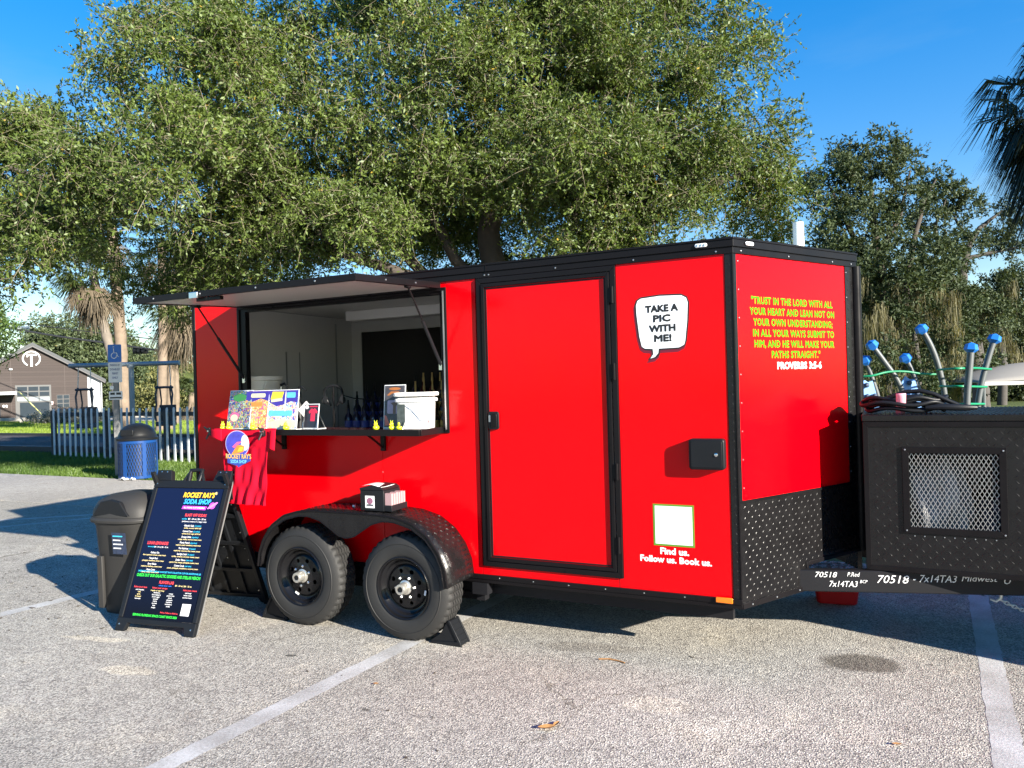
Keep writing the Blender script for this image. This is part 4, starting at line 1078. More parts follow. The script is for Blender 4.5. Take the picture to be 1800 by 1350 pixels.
# T-shirt clipped to the shelf edge
SHIRT = PM('red_cotton', (0.50, 0.0015, 0.018), 0.8, var=0.08, vscale=20, bump=0.1, bscale=500, spec=0.15)
t = thing('t_shirt', 'red T-shirt with round logo clipped to the serving shelf edge', 'shirt', (0.84, -0.30, 0.83))
def shirt_pt(u, v):
    z = 1.372 - v * 0.538
    xl = 0.535 + 0.11 * min(1, v / 0.16) + 0.03 * v
    xr = 1.150 - 0.055 * min(1, max(0, v - .22) / 0.02) - 0.02 * v
    x = xl + (xr - xl) * u
    a = min(1, v * 1.6)
    y = -0.318 - a * (0.0060 * math.sin(u * 19 + v * 2.6) + 0.003 * math.sin(u * 33 - v * 5) + 0.005 * math.sin(8 * (u - .35 * v))) - 0.022 * v
    fan = (u - .42)                                   # folds run from the right clip down to the left hem
    y += 0.0080 * math.sin(30 * (fan + 0.45 * v)) * max(0, v - .12) * 1.2
    if v < 0.06: y += (0.06 - v) * 0.35
    z += 0.006 * math.sin(u * 9) * (1 - v) - 0.028 * (1 - u) * v * 0 - 0.022 * math.sin(u * 3.14) * (1 - v) * .4
    return Vector((x - 0.84, y + 0.30, z - 0.83))
MB().sheet(shirt_pt, 90, 70).build('body', SHIRT, t, smooth=80, solid=0.004)
MB().sheet(lambda u, v: Vector((1.115 + .055 * u - .01 * v - 0.84, -0.324 - .014 * math.sin(u * 3.1) - .006 * v + .30, 1.366 - v * (.125 + .02 * u) - 0.83)), 8, 14).build('sleeve', SHIRT, t, smooth=80, solid=0.004)
MB().sheet(lambda u, v: Vector((0.535 + .11 * u - 0.84, -0.322 - .012 * math.sin(u * 3.1) + .30, 1.368 - v * (.05 + .035 * u) - 0.83)), 8, 8).build('sleeve', SHIRT, t, smooth=80, solid=0.004)
MB().tube([shirt_pt(i / 30, 1.0) for i in range(31)], 0.004, 6).build('hem', SHIRT, t)
PSH = plane_matrix((0.815 - .84, -0.3410 + .30, 1.255 - .83), (1, -.0, 0), (0, 0.0, 1))
lg = flat_poly('logo_disc', ellipse(0, 0.01, .110, .092, 36), PSH, PM('print_sky_blue', (0.06, 0.06, 0.45), 0.6, var=0.5, vscale=30), t, thick=0.001)
flat_poly('logo_ring', ellipse(0, 0.01, .116, .098, 36), PSH, PM('print_pale_violet', (0.45, 0.42, 0.7), 0.6), lg, thick=0.0006)
flat_poly('moon', ellipse(.075, .02, .038, .058, 20), PSH, PM('print_moon', (0.55, 0.60, 0.68), 0.6, var=0.4, vscale=60), lg, thick=0.0013)
flat_poly('flame', [(-.06, -.065), (-.02, -.02), (.0, .0), (.03, .005), (.07, -.005), (.06, -.045), (.02, -.055), (-.02, -.06)], PSH, ORA, lg, thick=0.0016)
flat_poly('flame_core', [(.0, -.045), (.02, -.015), (.06, -.01), (.045, -.04)], PSH, YEL, lg, thick=0.0020)
flat_poly('rocket_trail', [(-.05, -.01), (.0, .025), (.05, .03), (.02, .012), (-.03, -.02)], PSH, PNK, lg, thick=0.0018)
flat_poly('logo_plate', [(-.10, -.128), (-.10, -.062), (.125, -.062), (.125, -.11), (.04, -.142), (.01, -.158), (-.03, -.142)], PSH, PM('print_deep_blue', (0.03, 0.06, 0.35), 0.6), lg, thick=0.0018)
lettering("ROCKET RAY'S", PSH @ Matrix.Translation((.01, -.080, .0024)), 0.048, PM('print_gold', (0.85, 0.50, 0.12), 0.5, var=0.2), lg, fat=0.03, width=0.245)
lettering('SODA SHOP', PSH @ Matrix.Translation((.01, -.117, .0024)), 0.034, PM('print_aqua', (0.20, 0.60, 0.85), 0.5), lg, fat=0.03, width=0.155)
def clamp(x, y, z, label, rz=0.0):
    t = thing('spring_clamp', label, 'clamp', (x, y, z), rz, 'black clamps holding the shirt')
    MB().box(-.012, .012, -.022, .004, -.03, .012).build('jaw', BLACKP, t, bevel=0.004)
    MB().box(-.010, .010, -.03, -.010, .012, .030).build('jaw', BLACKP, t, bevel=0.004)
    MB().tube([(-.004, -.022, -.01), (-.006, -.05, -.055)], [.009, .006], 8).build('grip', BLACKP, t)
    MB().tube([(.004, -.026, .01), (.004, -.06, .035)], [.009, .006], 8).build('grip', BLACKP, t)
    MB().cyl((-.014, -.024, .004), (.014, -.024, .004), 0.006, n=10).build('pivot', CHROME, t)
clamp(1.062, -0.325, 1.352, 'black spring clamp pinching the shirt shoulder at the shelf front')
clamp(0.522, -0.305, 1.352, 'black spring clamp at the shelf end holding the shirt sleeve', R(-75))
# inside: cream bin, taps, cable, bottles
t = thing('storage_bin', 'cream plastic bin standing on the worktop inside the window', 'bin', (0.335, 0.30, 1.3255))
BINM = PM('cream_plastic', (0.78, 0.77, 0.70), 0.45, var=0.05)
MB().lathe([(0.17, 0.0), (0.185, 0.02), (0.222, 0.40), (0.240, 0.405), (0.243, 0.435), (0.232, 0.437), (0.212, 0.40), (0.165, 0.03), (0, 0.03)], None, 36).build('shell', BINM, t, smooth=40)
MB().prism(rrect(-.06, .06, .30, .39, .02), 0.205, 0.238, lambda u, v, n: Vector((u * .9 - n * .62, -n * .78 + u * .1, v))).build('grip_pocket', BINM, t, bevel=0.008)
for a in (-40, -130): MB().tube([(0.19 * math.cos(R(a)), 0.19 * math.sin(R(a)), .06), (0.215 * math.cos(R(a + 10)), 0.215 * math.sin(R(a + 10)), .25), (0.235 * math.cos(R(a + 22)), 0.235 * math.sin(R(a + 22)), .39)], 0.010, 8).build('rib', BINM, t)
def pump(x, y, h, label):
    t = thing('syrup_pump', label, 'pump', (x, y, 1.3255), R(20), 'black pump dispensers by the bin')
    MB().lathe([(0.032, 0), (0.032, h * .6), (0.012, h * .72), (0.010, h * .8), (0, h * .8)], None, 14).build('bottle', BLACKP, t)
    MB().cyl((0, 0, h * .78), (0, 0, h), 0.006, n=8).build('stem', CHROME, t)
    MB().tube([(0, 0, h), (.03, -.01, h + .012), (.07, -.02, h - .02)], [.013, .010, .006], 8).build('nozzle', BLACKP, t)
pump(0.735, 0.20, 0.36, 'black pump dispenser touching the cream bin'); pump(0.86, 0.26, 0.33, 'black pump dispenser right of the cream bin')
t = thing('tablet_stand', 'pale tilted card reader on a thin stand behind the posters', 'stand', (1.02, 0.16, 1.3255), R(10))
MB().cyl((0, 0, 0), (0, 0, .13), 0.006, n=8).build('post', STEEL, t); MB().lathe([(0.05, 0), (0.05, .008), (0, .01)], None, 16).build('foot', STEEL, t)
MB().box(-.05, .05, -.004, .004, -.05, .05, Matrix.Translation((0, 0, .16)) @ Matrix.Rotation(R(48), 4, 'Y')).build('screen', WHITEP, t, bevel=0.002)
t = thing('headset', 'black over-ear headset with cable hung inside the window', 'headset', (1.09, 0.40, 1.3255))
MB().tube([(.085 * math.cos(R(a)), .02 * math.sin(R(a * 2)), .26 + .085 * math.sin(R(a))) for a in range(-60, 245, 12)], 0.010, 8).build('band', BLACKP, t)
for s in (-.085, .085): MB().lathe([(.028, -.012), (.034, 0), (.028, .014), (0, .014)], Matrix.Translation((s, 0, .23)) @ Matrix.Rotation(R(90), 4, 'Y'), 14).build('ear_cup', BLACKP, t)
MB().cyl((0, 0, 0), (0, 0, .34), 0.006, n=8).build('post', BLACKM, t)
MB().tube([(.08, 0, .27), (.16, .05, .24), (.28, .12, .225), (.42, .2, .21)], 0.005, 6).build('cable', BLACKP, t)
# bottle rack: tiers of syrup bottles
rk = thing('bottle_rack', 'black tiered rack of syrup bottles on the rear worktop', 'rack', (0.98, 1.5, 1.1805))
TIERS = [(1.36, 1.205), (1.50, 1.285), (1.64, 1.365), (1.78, 1.445)]
for i, (y, z) in enumerate(TIERS):
    MB().box(-.55, .62, y - .05 - 1.5, y + .05 - 1.5, z - .025 - 1.1805, z - 1.1805 - .001).build('tier', BLACK, rk)
for x in (-.54, .60):
    MB().box(x, x + .02, -.19, .33, 0, .02).build('rack_side', BLACK, rk); MB().box(x, x + .02, .30, .33, .021, .30).build('rack_side', BLACK, rk)
GLASSB = [PM('syrup_blue', (0.010, 0.015, 0.06), 0.12, var=0.2, coat=0.5), PM('syrup_red', (0.10, 0.006, 0.01), 0.12, var=0.2, coat=0.5), PM('syrup_brown', (0.05, 0.025, 0.008), 0.12, var=0.2, coat=0.5)]
LABS = [PM('bottle_label_blue', (0.06, 0.10, 0.42), 0.4, var=0.3, vscale=40), PM('bottle_label_red', (0.5, 0.05, 0.08), 0.4, var=0.3, vscale=40), PM('bottle_label_gold', (0.6, 0.42, 0.10), 0.4, var=0.3, vscale=40)]
GOLDP = PM('gold_spout', (0.55, 0.36, 0.12), 0.35, metal=0.5, var=0.2)
protoB = []
for k in range(3):
    t = thing('syrup_bottle', 'x', 'bottle')
    MB().lathe([(0.034, 0.0), (0.037, 0.006), (0.037, 0.165), (0.030, 0.185), (0.016, 0.205), (0.0135, 0.235), (0.015, 0.238), (0.015, 0.246), (0.0, 0.246)], None, 16).build('glass', GLASSB[k], t, smooth=50)
    MB().lathe([(0.0376, 0.045), (0.0376, 0.135)], None, 16).build('label', LABS[k], t)
    MB().lathe([(0.0378, 0.042), (0.0378, 0.052)], None, 16).build('label_band', LABS[2], t)
    MB().lathe([(0.0125, 0.2465), (0.012, 0.275), (0.008, 0.30), (0.008, 0.33), (0, 0.33)], None, 12).build('spout', GOLDP if k else BLACKP, t)
    protoB.append(t)
used = [False] * 3
ORD = 'first second third fourth fifth sixth seventh eighth ninth tenth eleventh twelfth'.split()
rownm = ['front', 'second', 'third', 'top']
for i, (y, z) in enumerate(TIERS):
    for j in range(12):
        k = 0 if j < 6 else (1 if j < 8 else 2)
        if i == 3 and j < 5: continue
        x = 0.47 + j * 0.096 + random.uniform(-.004, .004)
        lab = '%s syrup bottle, %s from the rear wall on the %s tier' % (('blue', 'red', 'amber')[k], ORD[j], rownm[i])
        if not used[k]:
            o = protoB[k]; used[k] = True
            o.location = (x, y, z); o['label'] = lab
        else:
            o = dup(protoB[k], (x, y, z), random.uniform(0, 6), lab)
        o['group'] = 'syrup bottles on the tiered rack'
tag(MB().sheet(lambda u, v: Vector((1.42 + u * .15 + v * .03, 0.15 + v * .1, 1.3265 + .004 * math.sin(u * 5) * v)), 6, 4).build('paper_sheet', WHITEP), 'white paper sheet lying on the dark worktop inside', 'paper')
# black card box on the fender
t = thing('card_box', 'small black box with sticker and pink cards on the fender', 'box', (1.985, -0.185, 0.8285), R(2))
MB().box(-.125, .06, -.10, .10, 0, .135).build('shell', BLACKP, t, bevel=0.003)
MB().prism([(-.128, .135), (-.128, .150), (-.06, .166), (.03, .160), (.062, .138)], -.102, .102, lambda u, v, n: Vector((u, n, v))).build('lid', BLACKP, t, bevel=0.003)
MB().box(.061, .118, -.095, .095, 0, .040).build('card_tray', BLACKP, t, bevel=0.003)
for k in range(6):
    MB().box(.063, .112, -.088 + k * .029, -.066 + k * .029, .0405, .118 - .004 * (k % 2)).build('card', PM('pink_card', (0.34, 0.215, 0.225), 0.7, var=0.1), t)
sk = flat_poly('sticker', [(-.085, .02), (-.012, .02), (-.012, .10), (-.085, .10)], plane_matrix((0, -.1005, 0), (1, 0, 0), (0, 0, 1)), WHITEV, t)
flat_poly('sticker_logo', ellipse(-.049, .066, .025, .022, 18), plane_matrix((0, -.1005, 0), (1, 0, 0), (0, 0, 1)), PM('sticker_ink', (0.25, 0.10, 0.16), 0.4, var=0.9, vscale=90), sk, thick=0.0014)
flat_poly('sticker_logo', rrect(-.076, -.022, .033, .044, .003), plane_matrix((0, -.1005, 0), (1, 0, 0), (0, 0, 1)), PM('sticker_ink2', (0.05, 0.05, 0.06), 0.4), sk, thick=0.0014)
MB().sheet(lambda u, v: Vector((-.115 + .15 * u + .01 * v, -.09 + .15 * v, .168 + .006 * math.sin(u * 4 + v * 2) - .012 * abs(u - .45))), 8, 6).build('napkin', WHITEP, t, solid=0.0012)
# wheel chocks
def chock(x, y, rz, label):
    t = thing('wheel_chock', label, 'chock', (x, y, 0.0), rz, 'black wheel chocks')
    m = MB().prism([(-.115, 0.004), (.115, 0.004), (.105, .03), (.035, .150), (.012, .150), (-.03, .075), (-.105, .022)], -.05, .05, lambda u, v, n: Vector((u, n, v)))
    m.build('wedge', BLACKP, t, bevel=0.004)
    for s in (-.058, .046): MB().prism([(-.118, 0.001), (.120, 0.001), (.110, .034), (.040, .156), (.022, .158), (.090, .03), (-.09, .015)], s, s + .012, lambda u, v, n: Vector((u, n, v))).build('rib', BLACKP, t, bevel=0.002)
    for k in range(4): MB().box(.095 - k * .0185, .108 - k * .0185, -.045, .045, .022 + k * .032, .030 + k * .032).build('tread_bar', BLACKP, t)
chock(2.475, -0.205, 0.0, 'black rubber chock wedged before the front tyre')
chock(1.045, -0.20, R(180), 'black rubber chock behind the rear tyre beside the sign')
# red jug under the tongue
t = thing('red_container', 'red plastic container on the ground under the tongue', 'container', (4.665, 1.60, 0.0), R(6))
MB().prism(rrect(-.155, .155, -.12, .12, .045), 0.0, 0.17, lambda u, v, n: Vector((u * (0.86 + .9 * n), v * (0.86 + .9 * n), n))).build('body', PM('red_plastic', (0.42, 0.006, 0.008), 0.35, var=0.06), t, bevel=0.012)
MB().prism(rrect(-.168, .168, -.133, .133, .05), 0.17, 0.195, lambda u, v, n: Vector((u, v, n))).build('rim', PM('red_plastic', (0.42, 0.006, 0.008), 0.35), t, bevel=0.006)
flat_poly('label', [(.04, .10), (.12, .10), (.12, .135), (.04, .135)], plane_matrix((0, -.1215, 0.005), (1, 0, 0), (0, -.03, 1)), PM('label_ink', (0.05, 0.06, 0.12), 0.4, var=0.9, vscale=60), t)
# cables on the tongue box, a pink strap round them
t = thing('coiled_cables', 'black power cables coiled on the tongue box under a pink strap', 'cable', (5.12, 0.78, 1.405), R(4))
def loop(cx, cy, rx, ry, z, n=40, seed=0, a1=360):
    rg = random.Random(seed)
    ph = rg.uniform(0, 6)
    return [(cx + rx * math.cos(R(a1 * k / n)) + .012 * math.sin(3 * k / n * 6.28 + ph), cy + ry * math.sin(R(a1 * k / n)), z + .010 * math.sin(5 * k / n * 6.28 + ph) + .004) for k in range(n + 1)]
for i, (cx, cy, rx, ry, z) in enumerate(((0, 0, .22, .10, .018), (.02, .01, .20, .09, .038), (-.01, -.01, .23, .105, .052), (.01, 0, .19, .085, .066), (.0, .0, .21, .10, .080))):
    MB().tube(loop(cx, cy, rx, ry, z, seed=i), 0.012, 8).build('cable', BLACKP, t, smooth=80)
MB().tube([(-.22, .0, .06), (-.10, -.02, .085), (.0, -.04, .125), (.08, -.05, .13), (.15, -.06, .11), (.22, -.05, .07), (.30, -.05, .03)], 0.013, 8).build('cable', BLACKP, t, smooth=80)
MB().tube([(.10, -.10, .03), (.18, -.11, .035), (.30, -.10, .03), (.36, -.08, .028)], [.014, .02, .02, .012], 10).build('plug', BLACKP, t)
MB().sheet(lambda u, v: Vector((-.055 + .052 * v, -.128 + .07 * (math.cos(u * 4.2)) * .55 + .035, .055 + .062 * math.sin(u * 4.2 - 1.9))), 18, 2).build('strap', PM('pink_strap', (0.80, 0.33, 0.42), 0.7, var=0.15, vscale=120), t, smooth=60, solid=0.003)
# safety chain and hook hanging from the tongue
t = thing('safety_chain', 'bright zinc chain and hook hanging from the tongue beam', 'chain', (5.50, 0.72, 0.10))
hk = [(.0, .0), (.02, .035), (.055, .045), (.075, .02), (.07, -.02), (.045, -.04), (.015, -.03)]
c0 = at(1742, 1045, 4.55) - Vector((5.50, 0.72, 0.10))
MB().tube([c0 + Vector((u - .02, 0, v)) for u, v in hk], [.009, .010, .010, .010, .009, .008, .005], 10).build('hook', PM('zinc_white', (0.75, 0.76, 0.74), 0.3, metal=0.4, var=0.1), t, smooth=60)
chain_pts = [c0 + Vector((.05 + .021 * k, .012 * k, -.03 - .0135 * k + .0003 * k * k)) for k in range(16)]
for k in range(15):
    a, b_ = chain_pts[k], chain_pts[k + 1]
    d = (b_ - a).normalized(); s = d.cross(Vector((0, 1, 0)) if k % 2 else Vector((0, .3, 1))).normalized()
    c = (a + b_) / 2
    ring = [c + d * .018 * math.cos(2 * math.pi * q / 12) + s * .010 * math.sin(2 * math.pi * q / 12) for q in range(13)]
    MB().tube(ring, 0.0034, 6, caps=False).build('link', PM('zinc_white', (0.75, 0.76, 0.74), 0.3), t, smooth=60)
# bundle behind the mesh of the tongue box
def lump(name, label, cat, loc, r, mat, seed):
    rg = random.Random(seed)
    def f(u, v):
        a = u * 2 * math.pi; b_ = (v - .5) * math.pi
        d = Vector((math.cos(a) * math.cos(b_), math.sin(a) * math.cos(b_), math.sin(b_)))
        k = 1 + .10 * math.sin(5 * d.x + 3 * d.z + seed) + .07 * math.sin(11 * d.y - 7 * d.z) + .05 * math.sin(19 * d.x + 13 * d.y) + .03 * math.sin(37 * d.z + 20 * d.x)
        p = Vector((d.x * r[0] * k, d.y * r[1] * k, d.z * r[2] * k))
        p.z = max(p.z, -r[2] * .82)
        return p
    o = MB().sheet(f, 72, 40).build(name, mat, smooth=50)
    o.location = Vector(loc) + Vector((0, 0, r[2] * .82))
    return tag(o, label, cat)
lump('plastic_sack', 'crumpled pale grey sack behind the mesh of the tongue box', 'sack', (5.26, 0.95, 0.508), (.19, .22, .33), PM('grey_sack', (0.20, 0.20, 0.205), 0.5, var=0.35, vscale=9, bump=0.5, bscale=25), 3)
lump('dark_sack', 'dark blue bundle beside the pale sack behind the mesh', 'sack', (5.62, 1.02, 0.508), (.15, .2, .20), PM('navy_cloth', (0.03, 0.035, 0.06), 0.8, var=0.3), 9)

# ------------------------------------------------------------------ A-frame sign
t = thing('sandwich_board', 'black plastic A-frame menu sign standing before the trailer', 'sign', (0.487, -0.815, 0.0), R(8.0))
HB, LEAN = 1.155, 22.5
MF = Matrix.Rotation(R(-LEAN), 4, 'X')            # front leaf leans back
W2 = 0.335
frf = lambda u, v, n: MF @ Vector((u, -n, v))
fl = MB()
fl.prism([(-W2, 0.0), (-W2 + .075, 0.0), (-W2 + .095, .055), (W2 - .095, .055), (W2 - .075, 0.0), (W2, 0.0), (W2, .09), (-W2, .09)], -.022, .012, frf)
fl.prism([(-W2, .09), (-W2 + .035, .09), (-W2 + .035, 1.02), (-W2, 1.02)], -.022, .012, frf)
fl.prism([(W2 - .035, .09), (W2, .09), (W2, 1.02), (W2 - .035, 1.02)], -.022, .012, frf)
fl.prism([(-W2, 1.02), (W2, 1.02), (W2, 1.075), (-W2, 1.075)], -.022, .012, frf)
front = fl.build('front_leaf', BLACKP, t, smooth=0, bevel=0.005)
for s in (-1, 1):
    MB().prism([(s * W2, 1.075), (s * (W2 - .15), 1.075), (s * (W2 - .125), HB), (s * W2, HB)][::s], -.03, .012, frf).build('shoulder', BLACKP, front, smooth=0, bevel=0.005)
    MB().prism([(s * (W2 - .006), .02), (s * (W2 + .002), .02), (s * (W2 + .002), HB - .01), (s * (W2 - .006), HB - .01)][::s], -.030, -.0225, frf).build('edge_strip', PM('worn_edge', (0.16, 0.16, 0.16), 0.4), front)
for k in (-1, 1):
    MB().tube([frf(k * .045 - .03 * k * 0, 1.075, -.012), frf(k * .052, 1.13, -.014), frf(k * .050, 1.16, -.016), frf(0, 1.163, -.016)], 0.016, 8).build('handle', BLACKP, front, smooth=60)
MB().tube([frf(-.09, 1.075, -.012), frf(-.055, 1.14, -.014)], .012, 8).build('handle_brace', BLACKP, front); MB().tube([frf(.09, 1.075, -.012), frf(.055, 1.14, -.014)], .012, 8).build('handle_brace', BLACKP, front)
for u, v in ((-W2 + .03, .045), (W2 - .03, .045), (-W2 + .03, 1.05), (W2 - .03, 1.05), (-.29, 1.14), (-.24, 1.14), (.24, 1.14), (.29, 1.14)):
    p_ = frf(u, v, .0125); n_ = frf(u, v, 1) - frf(u, v, 0)
    MB().lathe([(.006, 0), (.005, .003), (0, .004)], Matrix.Translation(p_) @ n_.to_track_quat('Z', 'Y').to_matrix().to_4x4(), 8).build('bolt', CHROME, front)
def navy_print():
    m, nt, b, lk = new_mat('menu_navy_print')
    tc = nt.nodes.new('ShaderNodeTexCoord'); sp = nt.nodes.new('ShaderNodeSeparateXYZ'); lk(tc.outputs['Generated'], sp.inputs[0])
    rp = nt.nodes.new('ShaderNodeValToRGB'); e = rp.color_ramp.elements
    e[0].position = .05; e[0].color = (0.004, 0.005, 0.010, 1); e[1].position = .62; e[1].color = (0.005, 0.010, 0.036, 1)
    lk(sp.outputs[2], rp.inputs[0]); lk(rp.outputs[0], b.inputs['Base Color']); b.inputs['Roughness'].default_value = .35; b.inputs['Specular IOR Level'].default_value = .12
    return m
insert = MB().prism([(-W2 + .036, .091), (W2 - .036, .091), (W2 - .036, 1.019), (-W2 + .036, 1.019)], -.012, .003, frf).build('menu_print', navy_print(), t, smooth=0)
PS = MF @ plane_matrix((0, -0.0036, 0), (1, 0, 0), (0, 0, 1))
INK = lambda n, c: PM('ink_' + n, c, 0.45, var=0)
iw, ired, icy, iye, igr, ima, ibl = INK('white', (.75, .75, .75)), INK('red', (.75, .06, .07)), INK('cyan', (.05, .5, .75)), INK('cream', (.75, .62, .28)), INK('green', (.04, .65, .06)), INK('magenta', (.55, .05, .6)), INK('blue', (.03, .2, .8))
def mt(txt, u, v, size, mat, w=None, fat=0.01, shear=0.0, align='CENTER'):
    return lettering(txt, PS @ Matrix.Translation((u, v, .0004)), size, mat, insert, fat=fat, width=w, shear=shear, align=align)
mt("ROCKET RAY'S", .090, .968, .050, PM('ink_gold', (.85, .50, .03), .45, var=.3, vscale=12), .275, .045, .18); mt('*', .238, .975, .05, iye, None, .02)
mt('SODA SHOP', .088, .920, .050, PM('ink_sky', (.04, .38, .85), .45, var=.3, vscale=12), .235, .045, .18)
flat_poly('ribbon', [(-.035, .866), (.175, .862), (.185, .888), (-.028, .890)], PS, ima, insert, thick=.0006)
mt('ALL SODAS CUSTOMIZABLE', .075, .876, .016, iw, .185, .02)
flat_poly('planet', ellipse(.228, .895, .026, .024, 20), PS, PM('ink_planet', (.55, .08, .65), .45, var=.5, vscale=60), insert, thick=.0006)
flat_poly('planet_ring', ellipse(.230, .896, .046, .010, 24, rot=.55), PS, PM('ink_ring', (.75, .20, .70), .45), insert, thick=.0009)
mt('BLAST OFF SODAS', .105, .822, .028, ired, .185, .03)
mt('sodas', .015, .795, .016, icy, .045, .01); mt('$4 - 24 oz | $6 - 32 oz', .125, .795, .016, iw, .155, .02)
mt('(additional combos in a bigger size)', .105, .776, .013, iw, .215, .015)
for i, (a, b_, c) in enumerate((('Galactic Gulp', '(cola)', 'vanilla, coconut, half & half'), ('Caramel Crave', '(cola)', 'caramel, brown sugar, half & half'), ('Orange Orbit', '(sprite)', 'orange, vanilla, coconut, sweet cream'), ('Planet Punch', '(sprite)', 'raspberry, peach, strawberry, sweet cream'), ('The Nebulous', '(dr pepper)', 'raspberry, coconut, lime, sweet cream'), ('Starlight Swirl', '(dr pepper)', 'vanilla, caramel, coconut, sweet cream'), ('Solar Flare', '(mtn dew)', 'passion fruit, mango, pineapple, sweet cream'), ('Comet Crush', '(mtn dew)', 'peach, pineapple, strawberry, coconut cream'))):
    v = .746 - i * .0405
    mt(a, .070, v, .018, iw, .085, .02); mt(b_, .148, v, .016, icy, .055, .01); mt(c, .105, v - .017, .0140, iye, .15 + .012 * min(i, 8) + (.03 if i > 1 else 0), .02)
mt('LUNAR LEMONADES', -.165, .612, .030, ired, .185, .03)
mt('lemonade', -.215, .586, .014, icy, .06, .01); mt('$4 - 24 oz | $6 - 32 oz', -.125, .586, .014, iw, .12, .02)
for i, (a, c, w) in enumerate((('Galaxy Glo', 'blue raspberry, coconut, sweet cream', .20), ('Pineapple Planet', 'pineapple, strawberry, sweet cream', .19), ('Berry Nebula', 'raspberry, blueberry, sweet cream', .185), ('Cherry Comet', 'cherry, vanilla, sweet cream', .155))):
    v = .545 - i * .040
    mt(a, -.168, v, .018, iw, .075, .02); mt(c, -.168, v - .017, .0140, iye, w, .02)
mt('UPGRADES ARE INCLUDED IN A ROCKET RAYS COLLECTOR CUP FOR ADDITIONAL $5', .0, .412, .016, icy, .545, .02)
mt('CHECK OUT OUR GALACTIC GOODIES AND STELLAR MERCH!', .0, .384, .028, igr, .550, .035)
mt('FLAVOR LAB', .0, .342, .028, ired, .125, .03); mt('create your own', -.005, .321, .014, ibl, .11, .01); mt('$4 - 24 oz | $6 - 32 oz', .150, .326, .015, iye, .14, .02)
mt('Select your base', -.215, .303, .016, ired, .115, .02)
for i, s_ in enumerate(('soda (regular)', 'coke', 'sprite', 'dr pepper', 'lemonade')): mt(s_, -.215, .284 - i * .015, .013, iw if i in (0, 4) else iye, None, .015)
mt('Select your syrups', -.045, .303, .016, ired, .13, .02)
for i, s_ in enumerate(('(regular or sugar free)', 'blackberry', 'blue raspberry', 'brown sugar', 'caramel', 'cherry', 'coconut', 'lime', 'mango')): mt(s_, -.060, .285 - i * .0142, .0130, iw if i else iye, None, .015)
for i, s_ in enumerate(('orange', 'passion fruit', 'peach', 'pineapple', 'raspberry', 'strawberry', 'vanilla')): mt(s_, .062, .270 - i * .0142, .0130, iw, None, .015)
mt('Select your creams', .215, .300, .016, ired, .115, .02)
for i, s_ in enumerate(('half & half', 'sweet cream', 'coconut cream')): mt(s_, .205, .281 - i * .0148, .013, iw, None, .015)
mt('Find us. Follow us. Book us.', .085, .142, .014, ired, .15, .02); mt("SERVING FLORIDA'S SPACE COAST SINCE 2026", -.03, .115, .021, igr, .38, .03)
flat_poly('info_square', [(.180, .132), (.252, .132), (.252, .210), (.180, .210)], PS, iw, insert, thick=.0006)
# rear leaf, ribbed inside
APY, APZ = -math.sin(R(LEAN)) * -1 * 1.09, math.cos(R(LEAN)) * 1.09
MR = Matrix.Translation((0, 2 * APY * 0.985, 0)) @ Matrix.Rotation(R(LEAN), 4, 'X')
frr = lambda u, v, n: MR @ Vector((u, n, v))
m = MB()
m.prism([(-W2, 0.0), (-W2 + .075, 0.0), (-W2 + .095, .045), (W2 - .095, .045), (W2 - .075, 0.0), (W2, 0.0), (W2, 1.075), (-W2, 1.075)], -.004, .012, frr)
rear = m.build('rear_leaf', BLACKP, t, smooth=0, bevel=0.004)
for s in (-1, 1):
    MB().prism([(s * (W2 - .03), 0.0), (s * W2, 0.0), (s * W2, HB), (s * (W2 - .03), HB)][::s], -.030, -.0045, frr).build('side_rib', BLACKP, rear, smooth=0, bevel=0.003)
for v in (.06, .30, .54, .78, 1.0):
    MB().prism([(-W2 + .031, v), (W2 - .031, v), (W2 - .031, v + .03), (-W2 + .031, v + .03)], -.024, -.0045, frr).build('cross_rib', BLACKP, rear, smooth=0, bevel=0.003)
for u in (-.16, 0, .16):
    MB().prism([(u - .012, .091), (u + .012, .091), (u + .012, .995), (u - .012, .995)], -.020, -.0045, frr).build('web', BLACKP, rear, smooth=0)
for v in (.14, .42, .52, .66, .90):
    for u in (.30, .1):
        p_ = frr(u, v, -.0305 if u > .2 else -.0215); MB().lathe([(.005, 0), (.004, .002), (0, .003)], Matrix.Translation(p_) @ Matrix.Rotation(R(90), 4, 'X'), 8).build('bolt', CHROME, rear)
MB().cyl(frf(W2 - .05, HB - .02, -.02), frf(W2 + .012, HB - .02, -.02), 0.012, n=12).build('hinge_pin', CHROME, t)
MB().cyl(frf(-W2 - .006, HB - .02, -.02), frf(-W2 + .05, HB - .02, -.02), 0.012, n=12).build('hinge_pin', CHROME, t)
